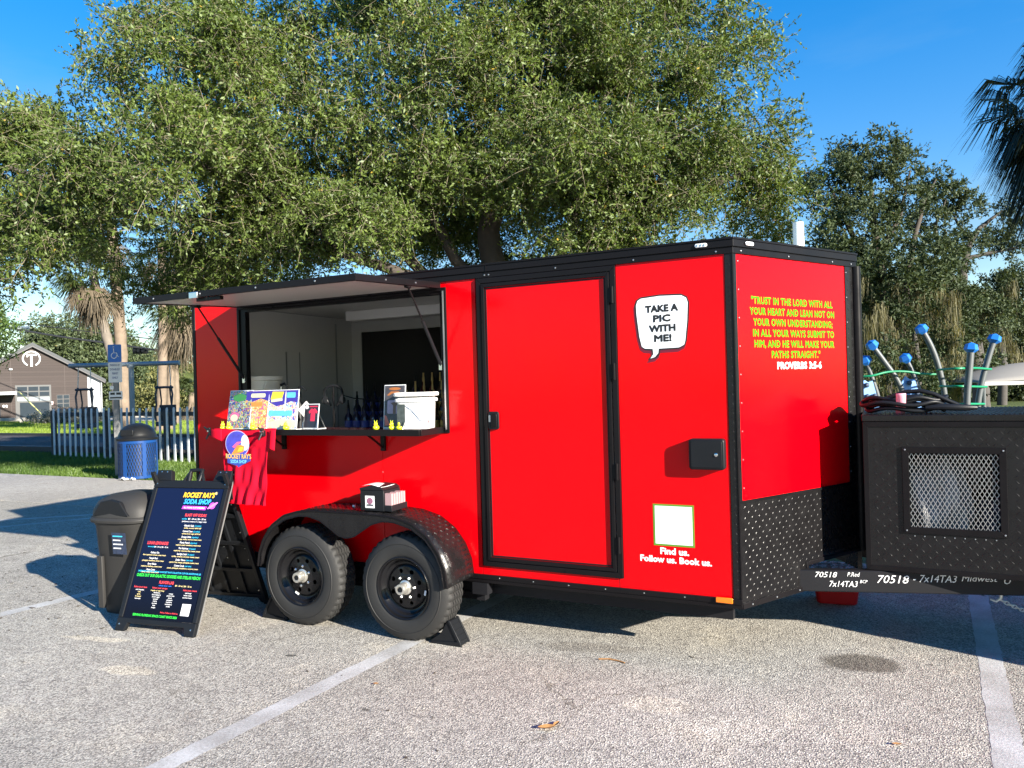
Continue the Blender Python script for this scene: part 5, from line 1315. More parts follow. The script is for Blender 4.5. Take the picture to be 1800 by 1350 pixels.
# dark grey wheelie can behind the sign
t = thing('rubbish_can', 'dark grey plastic rubbish can with domed lid behind the sign', 'trash can', (-0.20, -0.39, 0.0), R(8))
CANM = PM('charcoal_plastic', (0.030, 0.029, 0.028), 0.55, var=0.1, bump=0.05, bscale=200, spec=.25)
sq = lambda r, n=40, p=3.2: [(r * math.copysign(abs(math.cos(2 * math.pi * k / n)) ** (2 / p), math.cos(2 * math.pi * k / n)), r * math.copysign(abs(math.sin(2 * math.pi * k / n)) ** (2 / p), math.sin(2 * math.pi * k / n))) for k in range(n)]
def stack(mb, secs, n=40):
    V = []; F = []
    for (r, z, sx_, sy_) in secs: V += [Vector((x * sx_, y * sy_, z)) for x, y in sq(r, n)]
    for j in range(len(secs) - 1):
        for k in range(n): F.append((j * n + k, j * n + (k + 1) % n, (j + 1) * n + (k + 1) % n, (j + 1) * n + k))
    F.append(tuple(range(n))[::-1]); F.append(tuple(range((len(secs) - 1) * n, len(secs) * n)))
    return mb.add(V, F)
stack(MB(), [(.205, 0, 1, 1), (.212, .03, 1, 1), (.255, .66, 1, 1), (.262, .67, 1, 1), (.265, .705, 1, 1)]).build('body', CANM, t, smooth=40)
stack(MB(), [(.285, .690, 1, 1), (.290, .712, 1, 1), (.278, .730, 1, 1)]).build('rim', CANM, t, smooth=40, bevel=0.004)
ld = stack(MB(), [(.272, .731, 1, 1), (.266, .78, 1, 1), (.235, .845, 1, 1), (.16, .885, 1, 1), (.06, .90, 1, 1)]).build('lid', CANM, t, smooth=60)
MB().prism([(-.17, .745), (.17, .745), (.09, .850), (-.0, .868), (-.09, .850)], .235, .268, lambda u, v, n: Vector((u, -n, v))).build('flap', BLACKP, ld, smooth=0, bevel=0.006)
for s in (-1, 1):
    MB().box(s * .30 - .035, s * .30 + .035, -.06, .06, .668, .700).build('handle', CANM, t, bevel=0.008)
MB().box(-.305, -.285, -.075, -.045, .702, .722).build('lid_clip', WHITEP, t)
flat_poly('label', [(.03, .47), (.16, .47), (.16, .63), (.03, .63)], plane_matrix((0, -.2440, 0), (1, 0, 0), (0, -.068, 1)), PM('can_label', (0.02, 0.03, 0.06), 0.4, var=0.9, vscale=40), t)
for k in range(4): flat_poly('label_line', [(.04, .60 - k * .03), (.13 - .02 * (k % 2), .60 - k * .03), (.13 - .02 * (k % 2), .608 - k * .03), (.04, .608 - k * .03)], plane_matrix((0, -.2450, 0), (1, 0, 0), (0, -.068, 1)), icy if k == 0 else iw, t)
MB().prism([(-.15, .05), (-.10, .05), (-.10, .44), (-.15, .44)], .222, .250, lambda u, v, n: Vector((u, -n - .02 * v, v))).build('panel_rib', CANM, t, bevel=0.006)
# bits on the asphalt
LEAFB = PM('dry_leaf_brown', (0.30, 0.15, 0.05), 0.8, var=0.4, vscale=60)
def dry_leaf(x, y, s, rz, label, name='dry_leaf', mat=LEAFB):
    o = MB().sheet(lambda u, v: Vector(((u - .5) * s, (v - .5) * s * .45 * math.sin(math.pi * (0.08 + .84 * u)), 0.004 + .3 * s * abs(v - .5) * math.sin(3 * u) + .12 * s * (u - .5) ** 2 * 4)), 8, 4).build(name, mat, smooth=60)
    o.location = (x, y, 0.002); o.rotation_euler = (0, 0, rz)
    tag(o, label, 'leaf', 'dry leaves on the asphalt')
dry_leaf(3.535, -1.075, .085, .5, 'curled brown dry leaf in the middle of the bare asphalt')
dry_leaf(3.56, -1.02, .05, 1.4, 'small brown leaf scrap behind the curled leaf')
dry_leaf(5.02, -0.62, .04, .2, 'tiny dark leaf scrap near the right parking line')
dry_leaf(4.22, -1.32, .04, .9, 'tiny dark leaf at the bottom of the bare asphalt')
dry_leaf(2.45, -0.95, .035, .3, 'tiny dark leaf right of the nearest parking line')
o = MB().tube([(3.46, -.14, .006), (3.52, -.12, .008), (3.58, -.125, .006), (3.62, -.14, .006)], .004, 6).build('twig', LEAFB)
tag(o, 'thin curved brown twig on the asphalt below the door', 'twig')
o = MB().tube([(-1.62, .58, .008), (-1.55, .60, .010), (-1.44, .59, .008)], [.005, .008, .004], 6).build('twig', PM('dark_bark', (0.06, 0.05, 0.04), 0.9))
tag(o, 'short dark stick on the asphalt left of the grey can', 'twig')
# ------------------------------------------------------------------ the park side: fence, can, sign, swings, building
PICK = PM('galvanised_picket', (0.52, 0.55, 0.57), 0.5, var=0.2, vscale=8)
DARKW = PM('dark_timber', (0.035, 0.034, 0.034), 0.8, var=0.3, vscale=12, bump=0.3, bscale=40)
FA, FB = Vector((-15.9, 8.85, 0)), Vector((-6.2, 7.95, 0))
fd = (FB - FA).normalized(); fl_ = (FB - FA).length
ft = thing('picket_fence', 'grey metal picket fence along the grass strip', 'fence', FA, math.atan2(fd.y, fd.x))
pm_ = MB().prism([(-.032, -.03), (.032, -.03), (.032, 1.27), (.016, 1.315), (-.016, 1.315), (-.032, 1.27)], -.012, .012, lambda u, v, n: Vector((u, n, v)))
p0 = pm_.build('picket', PICK, ft, smooth=0)
npk = int(fl_ / 0.272)
for k in range(npk):
    o = p0 if k == 0 else p0.copy()
    if k: COL.objects.link(o)
    o.parent = ft; o.location = (0.16 + k * 0.272 + random.uniform(-.012, .012), -0.045, random.uniform(-.015, .01)); o.rotation_euler = (0, random.uniform(-.012, .012), 0)
for z in (0.22, 1.10): MB().box(0.0, fl_, -.030, .03, z, z + (.07 if z < 1 else .10)).build('rail', DARKW, ft)
for x in np.arange(0.0, fl_, 2.6): MB().box(float(x) - .06, float(x) + .06, -.025, .09, -.03, 1.25).build('post', DARKW, ft, bevel=0.006)
# playground border timbers
o = MB().box(-60, -4, 9.50, 9.74, -.03, .17).build('border_timber', PM('black_border', (0.02, 0.021, 0.024), 0.6, var=0.2)); tag(o, 'low black border edging the mulch behind the fence', 'border')
o = MB().box(-80, 5, 15.2, 15.33, -.03, .12).build('border_timber', PM('black_border', (0.02, 0.021, 0.024), 0.6)); tag(o, 'thin dark border between mulch and bright lawn', 'border')
# blue mesh litter bin
BLUE = PM('blue_enamel', (0.006, 0.045, 0.18), 0.35, var=0.12, spec=.3)
t = thing('litter_bin', 'blue mesh litter bin with black dome lid on the grass edge', 'trash can', (-8.12, 5.62, 0.0), R(20))
MB().lathe([(0.30, .02), (0.31, .70), (0, .70)], None, 28).build('liner', PM('dark_liner', (0.02, 0.025, 0.04), 0.5), t)
n = 30
m = MB()
for sgn in (1, -1):
    for k in range(44):
        a0 = 2 * math.pi * k / 44
        pts = []
        for j in range(13):
            a = a0 + sgn * j * 0.060; z = .05 + j * .056
            rr = .338 + .006 * j / 12
            pts.append(Vector((rr * math.cos(a), rr * math.sin(a), z)))
        for a_, b_ in zip(pts[:-1], pts[1:]):
            d = (b_ - a_).normalized(); rad = Vector((a_.x, a_.y, 0)).normalized(); s = d.cross(rad) * .0055
            m.add([a_ - s, a_ + s, b_ + s, b_ - s], [(0, 1, 2, 3)])
m.build('mesh_side', BLUE, t, smooth=0, kind='stuff')
for z in (.02, .70): MB().lathe([(.345, z), (.352, z), (.352, z + .05), (.345, z + .05)], None, 32, closed=True).build('hoop', BLUE, t)
for k in range(6):
    a = 2 * math.pi * (k + .35) / 6
    MB().box(-.035, .035, -.006, .006, .05, .70, Matrix.Translation((.347 * math.cos(a), .347 * math.sin(a), 0)) @ Matrix.Rotation(a + math.pi / 2, 4, 'Z')).build('stave', BLUE, t)
MB().lathe([(.372, .755), (.378, .80), (.35, .815), (.34, .86), (.30, .95), (.22, 1.03), (.10, 1.075), (0, 1.085)], None, 32).build('dome_lid', BLACKP, t, smooth=50)
MB().prism(rrect(-.13, .13, .85, .97, .03), .29, .345, lambda u, v, nn: Vector((u, -nn, v))).build('push_flap', BLACKP, t, bevel=.01)
for i, (x, y, s) in enumerate(((-8.05, 5.24, .11), (-7.85, 5.28, .07))):
    rg = random.Random(i)
    o = MB().sheet(lambda u, v: Vector(((u - .5) * s * 2, (v - .5) * s, .012 + .05 * abs(math.sin(7 * u + 3 * v)) * (1 - abs(2 * u - 1)))), 10, 6).build('paper_scrap', WHITEP, smooth=0)
    o.location = (x, y, .01); tag(o, ('crumpled white paper at the foot of the blue bin', 'smaller paper scrap beside the crumpled one')[i], 'litter', 'litter by the blue bin')
# disabled-bay sign on its post
t = thing('parking_sign', 'blue disabled parking sign on a grey post beside the blue bin', 'sign', (-8.96, 5.80, -0.03), YAW)
MB().box(-.055, .055, -.03, .03, 0, 2.10).build('post', PM('grey_post', (0.20, 0.20, 0.20), 0.6, var=0.25, vscale=5), t, bevel=.008)
fs = lambda u, v, n: Vector((u, -n, v))
b_ = MB().prism(rrect(-.13, .145, 2.34, 2.70, .02), .032, .036, fs).build('sign_plate', PM('sign_blue', (0.03, 0.16, 0.55), 0.4), t)
w_ = MB().prism(rrect(-.13, .145, 1.93, 2.335, .02), .032, .036, fs).build('sign_plate', PM('sign_white', (0.70, 0.71, 0.72), 0.4), t)
w2 = MB().prism(rrect(-.13, .145, 1.58, 1.75, .015), .032, .036, fs).build('sign_plate', PM('sign_white', (0.70, 0.71, 0.72), 0.4), t)
y2 = MB().prism(rrect(-.11, -.03, 1.79, 1.86, .01), .032, .036, fs).build('sign_plate', WHITEP, t)
MB().box(-.03, .03, -.028, .03, 2.101, 2.68).build('upper_post', STEEL, t)
PSG = plane_matrix((0, -.0362, 0), (1, 0, 0), (0, 0, 1))
# wheelchair symbol from strokes
def stroke(pts, r, par, mat):
    return MB().tube([PSG @ Vector((u, v, .001)) for u, v in pts], r, 6).build('wheelchair_mark', mat, par)
WS = PM('sign_symbol_white', (0.75, 0.78, 0.80), 0.4)
stroke([(-.01, 2.62), (-.005, 2.53), (.05, 2.53), (.075, 2.45), (.095, 2.455)], .008, b_, WS)
stroke([(-.01, 2.645), (-.01, 2.66)], .014, b_, WS)
stroke([(.0 + .055 * math.cos(R(a)) - .005, 2.475 + .055 * math.sin(R(a))) for a in range(110, 371, 20)], .008, b_, WS)
DK = PM('sign_text_dark', (0.05, 0.09, 0.25), 0.4)
for k, s in enumerate(('PARKING BY', 'DISABLED', 'PERMIT', 'ONLY')): lettering(s, PSG @ Matrix.Translation((.008, 2.28 - k * .085, .001)), .06, DK, w_, fat=.015, width=.20 if k < 2 else .12)
for (u0, u1, v0, v1) in ((-.10, -.01, 1.68, 1.725), (.02, .115, 1.68, 1.725), (-.11, .125, 1.605, 1.635)): flat_poly('print_bar', [(u0, v0), (u1, v0), (u1, v1), (u0, v1)], PSG, BLACKV, w2, thick=.001)
# swings
SWM = PM('swing_steel', (0.22, 0.26, 0.28), 0.45, metal=0.2, var=0.2)
t = thing('swing_set', 'grey single-post swing frame with long top beam behind the fence', 'swing', (-17.6, 12.4, 0.02), YAW)
MB().cyl((-1.85, 0, 2.64), (1.82, 0, 2.64), .075, n=14).build('top_beam', SWM, t)
MB().cyl((.21, 0, 0), (.21, 0, 2.62), .085, n=14).build('post', SWM, t)
MB().lathe([(.12, 2.52), (.13, 2.56), (.13, 2.60)], Matrix.Translation((.21, 0, 0)), 14).build('collar', SWM, t)
SEAT = PM('swing_seat_dark', (0.035, 0.04, 0.05), 0.6)
def swing(x, label, par=None):
    s = thing('hanging_swing', label, 'swing', (-17.6 + math.cos(YAW) * x, 12.4 + math.sin(YAW) * x, 0.02), YAW, 'swing seats on the frame')
    for dx in (-.22, .22):
        MB().tube([(dx * .9, 0, 2.57), (dx, -.02, 1.9)], .016, 6).build('chain', STEEL, s)
        MB().tube([(dx, -.02, 1.9), (dx * 1.3, -.05, 1.6), (dx * 1.15, -.06, 1.25), (dx * 1.5, -.05, .95), (dx * 1.25, -.05, .72)], .032, 8).build('side_bar', SEAT, s)
        MB().tube([(dx * .75, .02, 1.86), (dx * .72, .1, 1.4), (dx * 1.0, .12, .8)], .026, 8).build('side_bar', SEAT, s)
    MB().tube([(-.30, -.03, 1.83), (0, -.03, 1.84), (.30, -.03, 1.83)], .04, 8).build('cross_bar', SEAT, s)
    MB().box(-.30, .30, -.10, .22, .55, .70).build('seat', SEAT, s, bevel=.04)
    MB().box(-.28, .28, .18, .24, .70, 1.25).build('backrest', SEAT, s, bevel=.02)
swing(-1.35, 'moulded dark swing seat hanging before the brown building')
swing(1.30, 'moulded dark swing seat hanging by the palm trunks')
# building with gable front
BC = at(60, 738, 54); KB = 0.041; KX = 0.0350
def BZ(px, py): return 1.643 + (675 + .028 * (900 - px) - py) * KB
def BX(px): return (px - 60) * KX
def siding(name, c0, c1, pitch):
    m, nt, b, lk = new_mat(name)
    tc = nt.nodes.new('ShaderNodeTexCoord'); sp = nt.nodes.new('ShaderNodeSeparateXYZ'); lk(tc.outputs['Object'], sp.inputs[0])
    ml = nt.nodes.new('ShaderNodeMath'); ml.operation = 'MULTIPLY'; ml.inputs[1].default_value = 1 / pitch; lk(sp.outputs[2], ml.inputs[0])
    fr_ = nt.nodes.new('ShaderNodeMath'); fr_.operation = 'FRACT'; lk(ml.outputs[0], fr_.inputs[0])
    fl2 = nt.nodes.new('ShaderNodeMath'); fl2.operation = 'FLOOR'; lk(ml.outputs[0], fl2.inputs[0])
    wn_ = nt.nodes.new('ShaderNodeTexWhiteNoise'); wn_.noise_dimensions = '1D'; lk(fl2.outputs[0], wn_.inputs['W'])
    mp = nt.nodes.new('ShaderNodeMapping'); mp.inputs['Scale'].default_value = (.6, .6, 14); lk(tc.outputs['Object'], mp.inputs['Vector'])
    nz = nt.nodes.new('ShaderNodeTexNoise'); nz.inputs['Scale'].default_value = 1.5; nz.inputs['Detail'].default_value = 5; lk(mp.outputs[0], nz.inputs['Vector'])
    av = nt.nodes.new('ShaderNodeMath'); av.operation = 'ADD'; lk(wn_.outputs[0], av.inputs[0]); lk(nz.outputs[0], av.inputs[1])
    hv = nt.nodes.new('ShaderNodeMath'); hv.operation = 'MULTIPLY'; hv.inputs[1].default_value = .5; lk(av.outputs[0], hv.inputs[0])
    mx = nt.nodes.new('ShaderNodeMixRGB'); mx.inputs[1].default_value = tuple(c0) + (1,); mx.inputs[2].default_value = tuple(c1) + (1,); lk(hv.outputs[0], mx.inputs[0])
    lk(mx.outputs[0], b.inputs['Base Color'])
    bp = nt.nodes.new('ShaderNodeBump'); bp.inputs['Strength'].default_value = .8; bp.inputs['Distance'].default_value = .03; lk(fr_.outputs[0], bp.inputs['Height']); lk(bp.outputs[0], b.inputs['Normal'])
    b.inputs['Roughness'].default_value = .7
    return m
BROWN = siding('brown_board_siding', (0.030, 0.0215, 0.0195), (0.048, 0.035, 0.0315), .18)
WSID = siding('white_board_siding', (0.42, 0.44, 0.46), (0.5, 0.52, 0.54), .18)
t = thing('park_building', 'brown gabled building with round white emblem and grey roof', 'building', (BC.x, BC.y, -.03), YAW + R(37))
fb = lambda u, v, n: Vector((u, -n, v))
z_at = lambda x: 5.40 - abs(x) * 0.59
MB().prism([(-4.4, 0), (3.43, 0), (3.43, z_at(3.43)), (0, z_at(0)), (-4.4, z_at(4.4))], -.2, 0, fb).build('wall', BROWN, t, smooth=0)
MB().prism([(3.43, 0), (4.30, 0), (4.30, z_at(4.30)), (3.43, z_at(3.43))], -.2, -.05, fb).build('wall', WSID, t, smooth=0)
MB().prism([(4.25, 0), (4.30, 0), (4.30, 2.8), (4.25, 2.8)], -9, -.21, fb).build('wall', WSID, t, smooth=0)
RF = PM('grey_metal_roof', (0.042, 0.048, 0.053), 0.65, var=.15)
for s in (-1, 1):
    MB().prism([(0, 5.42), (s * 4.62, 5.42 - 4.62 * .59), (s * 4.62, 5.62 - 4.62 * .59), (0, 5.62)][::s], -9.5, .35, fb).build('roof_slope', RF, t, smooth=0)
    MB().prism([(0, 5.30), (s * 4.58, 5.30 - 4.58 * .59), (s * 4.58, 5.41 - 4.58 * .59), (0, 5.41)][::s], .22, .34, fb).build('fascia', PM('dark_fascia', (0.03, 0.03, 0.035), .5), t, smooth=0)
for u in (-2.9, -1.35, 1.95, 3.40): MB().prism([(u, 0), (u + .035, 0), (u + .035, z_at(u) - .12), (u, z_at(u) - .12)], .003, .018, fb).build('joint_strip', PM('joint_brown', (.055, .042, .038), .7), t, smooth=0)
MB().tube([fb(4.34, 2.75, .1), fb(4.34, .1, .1)], .05, 8).build('downpipe', PM('pipe_grey', (.3, .31, .32), .5), t)
EMB = PM('emblem_white', (0.75, 0.76, 0.76), .5)
ez = BZ(58, 630); ex = BX(58)
MB().tube([fb(ex + .52 * math.cos(R(a)), ez + .52 * math.sin(R(a)), .06) for a in range(-62, 243, 8)], .055, 8).build('emblem_ring', EMB, t)
MB().prism([(ex - .065, ez - .55), (ex + .065, ez - .55), (ex + .065, ez + .22), (ex + .32, ez + .22), (ex + .32, ez + .34), (ex - .26, ez + .34), (ex - .30, ez + .12), (ex - .22, ez + .12), (ex - .18, ez + .22), (ex - .065, ez + .22)], .02, .09, fb).build('emblem_letter', EMB, t, smooth=0)
GLZ = PM('dark_window_glass', (0.025, 0.035, 0.045), .15, var=.2, spec=.3)
FRM = PM('aluminium_frame', (0.045, 0.048, 0.05), .5)
gx0, gx1 = BX(31), BX(89); zt_, zb2 = BZ(60, 678), BZ(60, 696.5)
gd = MB().prism([(gx0 - .08, 0.0), (gx1 + .08, 0.0), (gx1 + .08, zt_ + .08), (gx0 - .08, zt_ + .08)], .005, .03, fb).build('roller_door', FRM, t, smooth=0)
for i in range(3):
    for j in range(2):
        w = (gx1 - gx0) / 3; h = (zt_ - zb2) / 2
        MB().prism([(gx0 + i * w + .04, zb2 + j * h + .04), (gx0 + (i + 1) * w - .04, zb2 + j * h + .04), (gx0 + (i + 1) * w - .04, zb2 + (j + 1) * h - .04), (gx0 + i * w + .04, zb2 + (j + 1) * h - .04)], .031, .04, fb).build('pane', GLZ, gd, smooth=0)
    MB().prism([(gx0 + i * w + .03, BZ(60, 704)), (gx0 + (i + 1) * w - .03, BZ(60, 704)), (gx0 + (i + 1) * w - .03, zb2 - .02), (gx0 + i * w + .03, zb2 - .02)], .031, .05, fb).build('door_panel', PM('pale_panel', (.16, .19, .21), .5), gd, smooth=0)
MB().prism([(gx0 + .18, .05), (gx1 - .05, .05), (gx1 - .05, BZ(60, 706.5)), (gx0 + .18, BZ(60, 706.5))], .031, .04, fb).build('pane', GLZ, gd, smooth=0)
wx0, wx1, wz1, wz0 = BX(101), BX(124), BZ(112, 693), BZ(112, 716)
wd = MB().prism([(wx0, wz0), (wx1, wz0), (wx1, wz1), (wx0, wz1)], .005, .03, fb).build('window', PM('black_window_frame', (.02, .02, .022), .4), t, smooth=0)
for i in range(2):
    for j in range(3):
        w = (wx1 - wx0) / 2; h = (wz1 - wz0) / 3
        MB().prism([(wx0 + i * w + .03, wz0 + j * h + .03), (wx0 + (i + 1) * w - .03, wz0 + j * h + .03), (wx0 + (i + 1) * w - .03, wz0 + (j + 1) * h - .03), (wx0 + i * w + .03, wz0 + (j + 1) * h - .03)], .031, .04, fb).build('pane', GLZ, wd, smooth=0)
MB().prism([(BX(-40), BZ(10, 693.5)), (BX(28), BZ(10, 693.5)), (BX(28), BZ(10, 688.5)), (BX(-40), BZ(10, 688.5))], .02, 1.6, fb).build('canopy', PM('pale_canopy', (.45, .50, .50), .5), t, smooth=0)
MB().prism([(BX(-30), 0), (BX(3), 0), (BX(3), BZ(0, 699)), (BX(-30), BZ(0, 699))], .005, .04, fb).build('door', GLZ, t, smooth=0)
MB().prism(rrect(BX(91), BX(94.5), BZ(92, 711), BZ(92, 705), .02), .005, .03, fb).build('notice', PM('pink_notice', (.75, .5, .48), .6), t, smooth=0)
MB().box(BX(22) - .1, BX(22) + .1, -.2, -.01, BZ(22, 650.5), BZ(22, 648), ).build('wall_lamp', EMB, t, bevel=.02)
for px in (7, 12): MB().prism(rrect(BX(px), BX(px + 3), BZ(px, 715), BZ(px, 711), .02), .005, .08, fb).build('meter', EMB, t)
# timber guard rail in front of the building
rt = thing('guard_rail', 'low pale timber guard rail before the brown building', 'rail', at(-40, 742, 49) * Vector((1, 1, 0)) if False else Vector((at(-40, 742, 49).x, at(-40, 742, 49).y, 0)), YAW)
RLM = PM('weathered_timber', (0.36, 0.33, 0.29), .8, var=.25, vscale=3)
MB().box(0, 14.5, -.06, .06, .16, .34).build('rail_beam', RLM, rt)
for x in np.arange(.5, 14.5, 2.3): MB().box(float(x), float(x) + .16, -.05, .11, -.03, .159).build('rail_post', RLM, rt)
gw = MB().tube([at(33, 688, 47), at(82, 737, 47)], .035, 6).build('guy_wire_guard', PM('pale_yellow_plastic', (.62, .58, .22), .5)); tag(gw, 'pale yellow guy-wire guard slanting before the brown building', 'wire guard')
# overhead wires, street lamp, traffic signal
WIRE = PM('black_wire', (.02, .02, .022), .6)
def wire(pts, r, label):
    P = [at(*q) for q in pts]
    out = []
    for a, b2 in zip(P[:-1], P[1:]):
        for k in range(8):
            s = k / 8; out.append(a.lerp(b2, s) + Vector((0, 0, -.25 * 4 * s * (1 - s) * .2)))
    out.append(P[-1])
    o = MB().tube(out, r, 5).build('overhead_wire', WIRE); tag(o, label, 'wire', 'overhead wires')
wire([(-250, 532, 44), (25, 578, 44), (190, 603, 44), (350, 623, 44), (700, 650, 44)], .06, 'thick black overhead wire crossing the palm trunks')
wire([(-250, 548, 46), (62, 571, 46), (350, 604, 46), (700, 640, 46)], .03, 'thin upper overhead wire above the thick one')
sl = thing('street_lamp', 'grey street lamp arm over the brown building roof', 'street lamp', (at(-160, 700, 40).x, at(-160, 700, 40).y, -.03), YAW)
lx = (45 + 160) * 40 / 1317.1; lz = 1.643 + (675 + .028 * 855 - 575) * 40 / 1317.1
MB().tube([(0, 0, 0), (0, 0, 5.0), (0.4, 0, 5.4)], .09, 8).build('pole', STEEL, sl)
MB().tube([(0.2, 0, 5.2), (2.5, 0, lz + .12), (lx - .2, 0, lz + .05)], .045, 8).build('arm', STEEL, sl)
MB().box(lx - .28, lx + .28, -.12, .12, lz - .09, lz + .07).build('lamp_head', PM('lamp_grey', (.45, .47, .48), .5), sl, bevel=.04)
tl = thing('traffic_signal', 'black traffic signal hanging from the wire between palms', 'traffic light', at(247, 616, 44.3))
MB().box(-.42, .42, -.15, .15, -.20, .16, Matrix.Rotation(YAW, 4, 'Z')).build('housing', BLACKP, tl, bevel=.05)
for k in (-.26, 0, .26): MB().cyl(Matrix.Rotation(YAW, 3, 'Z') @ Vector((k, -.28, -.02)), Matrix.Rotation(YAW, 3, 'Z') @ Vector((k, -.15, -.02)), .1, n=10).build('visor', BLACKP, tl)
# ------------------------------------------------------------------ playground behind the tongue box
GP = PM('grey_tube', (0.085, 0.095, 0.10), .45, var=.1); BLC = PM('blue_cap_plastic', (0.015, 0.15, 0.55), .35, var=.08); GRN = PM('green_tube', (0.01, 0.22, 0.10), .35, var=.1); SKY = PM('sky_blue_panel', (0.16, 0.34, 0.68), .4, var=.05)
PD = 15.0
def pole(pts, cap, label, dd=0.0, r=.055):
    P = [at(x, y, PD + dd) for x, y in pts]
    bpt = P[-1]
    t = thing('play_post', label, 'play post', (bpt.x, bpt.y, -.03), 0, 'curved posts of the climbing frame')
    O = Vector((bpt.x, bpt.y, -.03))
    pp = [q - O for q in P] + [Vector((0, 0, 0))]
    # smooth the line
    sm = []
    for i in range(len(pp) - 1):
        for k in range(5):
            s = k / 5
            a = pp[max(i - 1, 0)]; b2 = pp[i]; c = pp[i + 1]; d = pp[min(i + 2, len(pp) - 1)]
            sm.append(0.5 * ((2 * b2) + (c - a) * s + (2 * a - 5 * b2 + 4 * c - d) * s * s + (3 * b2 - a - 3 * c + d) * s ** 3))
    sm.append(pp[-1])
    MB().tube(sm, r, 12).build('tube', GP, t, smooth=60)
    top = sm[0]; ax = (sm[0] - sm[1]).normalized()
    q = ax.to_track_quat('Z', 'Y').to_matrix().to_4x4()
    M = Matrix.Translation(top) @ q
    MB().lathe([(.05, -.10), (.125, -.03), (.105, .07), (0, .115)], M, 6).build('faceted_cap', BLC, t, smooth=0)
pole([(1521, 634), (1533, 665), (1546, 710), (1548, 760)], 0, 'short grey post with blue cap nearest the trailer nose', .4, .045)
pole([(1533, 607), (1556, 638), (1578, 670), (1592, 710), (1594, 770)], 0, 'leaning grey post with blue cap behind the green rail', .2, .052)
pole([(1592, 630), (1604, 655), (1616, 690), (1624, 730), (1625, 770)], 0, 'grey post with blue cap right of the blue fin panel', .3, .048)
pole([(1620, 579), (1637, 610), (1651, 650), (1661, 700), (1664, 770)], 0, 'tallest curved grey post with blue cap', 0, .056)
pole([(1707, 612), (1704, 650), (1700, 700), (1699, 770)], 0, 'straight grey post with blue cap before the shade sail', -.6, .062)
pole([(1748, 596), (1737, 630), (1724, 680), (1717, 730), (1716, 780)], 0, 'rightmost grey post with blue cap bending outward', 0, .056)
def rail(pts, label, r=.022):
    P = [at(*q) for q in pts]
    sm = []
    for i in range(len(P) - 1):
        for k in range(6):
            s = k / 6; a = P[max(i - 1, 0)]; b2 = P[i]; c = P[i + 1]; d = P[min(i + 2, len(P) - 1)]
            sm.append(0.5 * ((2 * b2) + (c - a) * s + (2 * a - 5 * b2 + 4 * c - d) * s * s + (3 * b2 - a - 3 * c + d) * s ** 3))
    sm.append(P[-1])
    o = MB().tube(sm, r, 8).build('green_rail', GRN, smooth=60); tag(o, label, 'rail', 'green rails of the climbing frame')
rail([(1500, 662, 15.2), (1530, 661, 15), (1560, 654, 15), (1590, 653, 15), (1620, 657, 15), (1645, 658, 15)], 'wavy green rail between the leaning posts')
rail([(1648, 650, 15), (1680, 648, 14.4), (1715, 647, 14.6), (1742, 649, 15)], 'upper green rail round the straight post')
rail([(1652, 679, 15), (1690, 679, 14.4), (1734, 680, 15)], 'middle green rail round the straight post')
rail([(1659, 710, 15), (1695, 710, 14.4), (1730, 710, 15)], 'lower green rail round the straight post')
def fin(pts, dd, label):
    C = at(pts[0][0], 720, PD + dd)
    fwd = DH
    t = thing('fin_panel', label, 'panel', (C.x, C.y, 0.0), 0, 'blue fin panels of the climbing frame')
    P = [at(x, y, PD + dd) - Vector((C.x, C.y, 0)) for x, y in pts]
    k = len(P); m = MB()
    m.add(P + [q + fwd * .03 for q in P], [tuple(range(k))[::-1], tuple(range(k, 2 * k))] + [(i, (i + 1) % k, k + (i + 1) % k, k + i) for i in range(k)])
    m.build('board', SKY, t, smooth=0, bevel=.008)
    return t, C
t, C = fin([(1512, 672), (1520, 668), (1526, 672), (1534, 669), (1540, 690), (1546, 712), (1546, 770), (1515, 770), (1508, 710)], .1, 'blue zigzag-topped panel nearest the trailer nose')
def hold(t, C, px, py, dd):
    p_ = at(px, py, PD + dd - .03) - Vector((C.x, C.y, 0))
    MB().lathe([(.05, 0), (.055, .02), (.03, .05), (0, .055)], Matrix.Translation(p_) @ (-DH).to_track_quat('Z', 'Y').to_matrix().to_4x4(), 8).build('climbing_hold', PM('grip_dark', (.03, .05, .10), .6), t, smooth=0)
for q in ((1523, 677), (1524, 697), (1537, 696)): hold(t, C, *q, .1)
t, C = fin([(1585, 672), (1592, 661), (1600, 667), (1608, 666), (1614, 685), (1620, 710), (1620, 770), (1592, 770), (1588, 700)], .2, 'blue zigzag-topped panel between the leaning posts')
for q in ((1598, 673), (1612, 691)): hold(t, C, *q, .2)
# shade sail
t = thing('shade_canopy', 'pale grey fabric shade canopy beyond the climbing frame', 'canopy', (at(1790, 700, 25).x, at(1790, 700, 25).y, 0), YAW)
CAN = PM('grey_shade_cloth', (0.225, 0.212, 0.192), .8, var=.05)
kx = 25 / 1317.1
sh = lambda px: (px - 1790) * kx
shz = lambda px, py: 1.643 + (675 + .028 * (900 - px) - py) * kx
MB().sheet(lambda u, v: Vector((sh(1672) + u * (sh(1990) - sh(1672)), -1.6 + 3.2 * v, shz(1735, 671) + .62 * (math.sin(math.pi * min(1, max(0, u))) ** .7) * (math.sin(math.pi * (.5 + .5 * v)) ** .6 if False else 1 - (2 * v - 1) ** 2 * .9))), 28, 12).build('sail', CAN, t, smooth=70, solid=.02)
MB().box(sh(1672), sh(1990), -1.64, -1.56, shz(1735, 676), shz(1735, 670)).build('front_beam', PM('canopy_beam', (.32, .31, .30), .6), t)
for x in (sh(1678), sh(1985)):
    for y in (-1.55, 1.55): MB().cyl((x, y, -.03), (x, y, shz(1735, 674)), .06, n=10).build('post', GP, t)
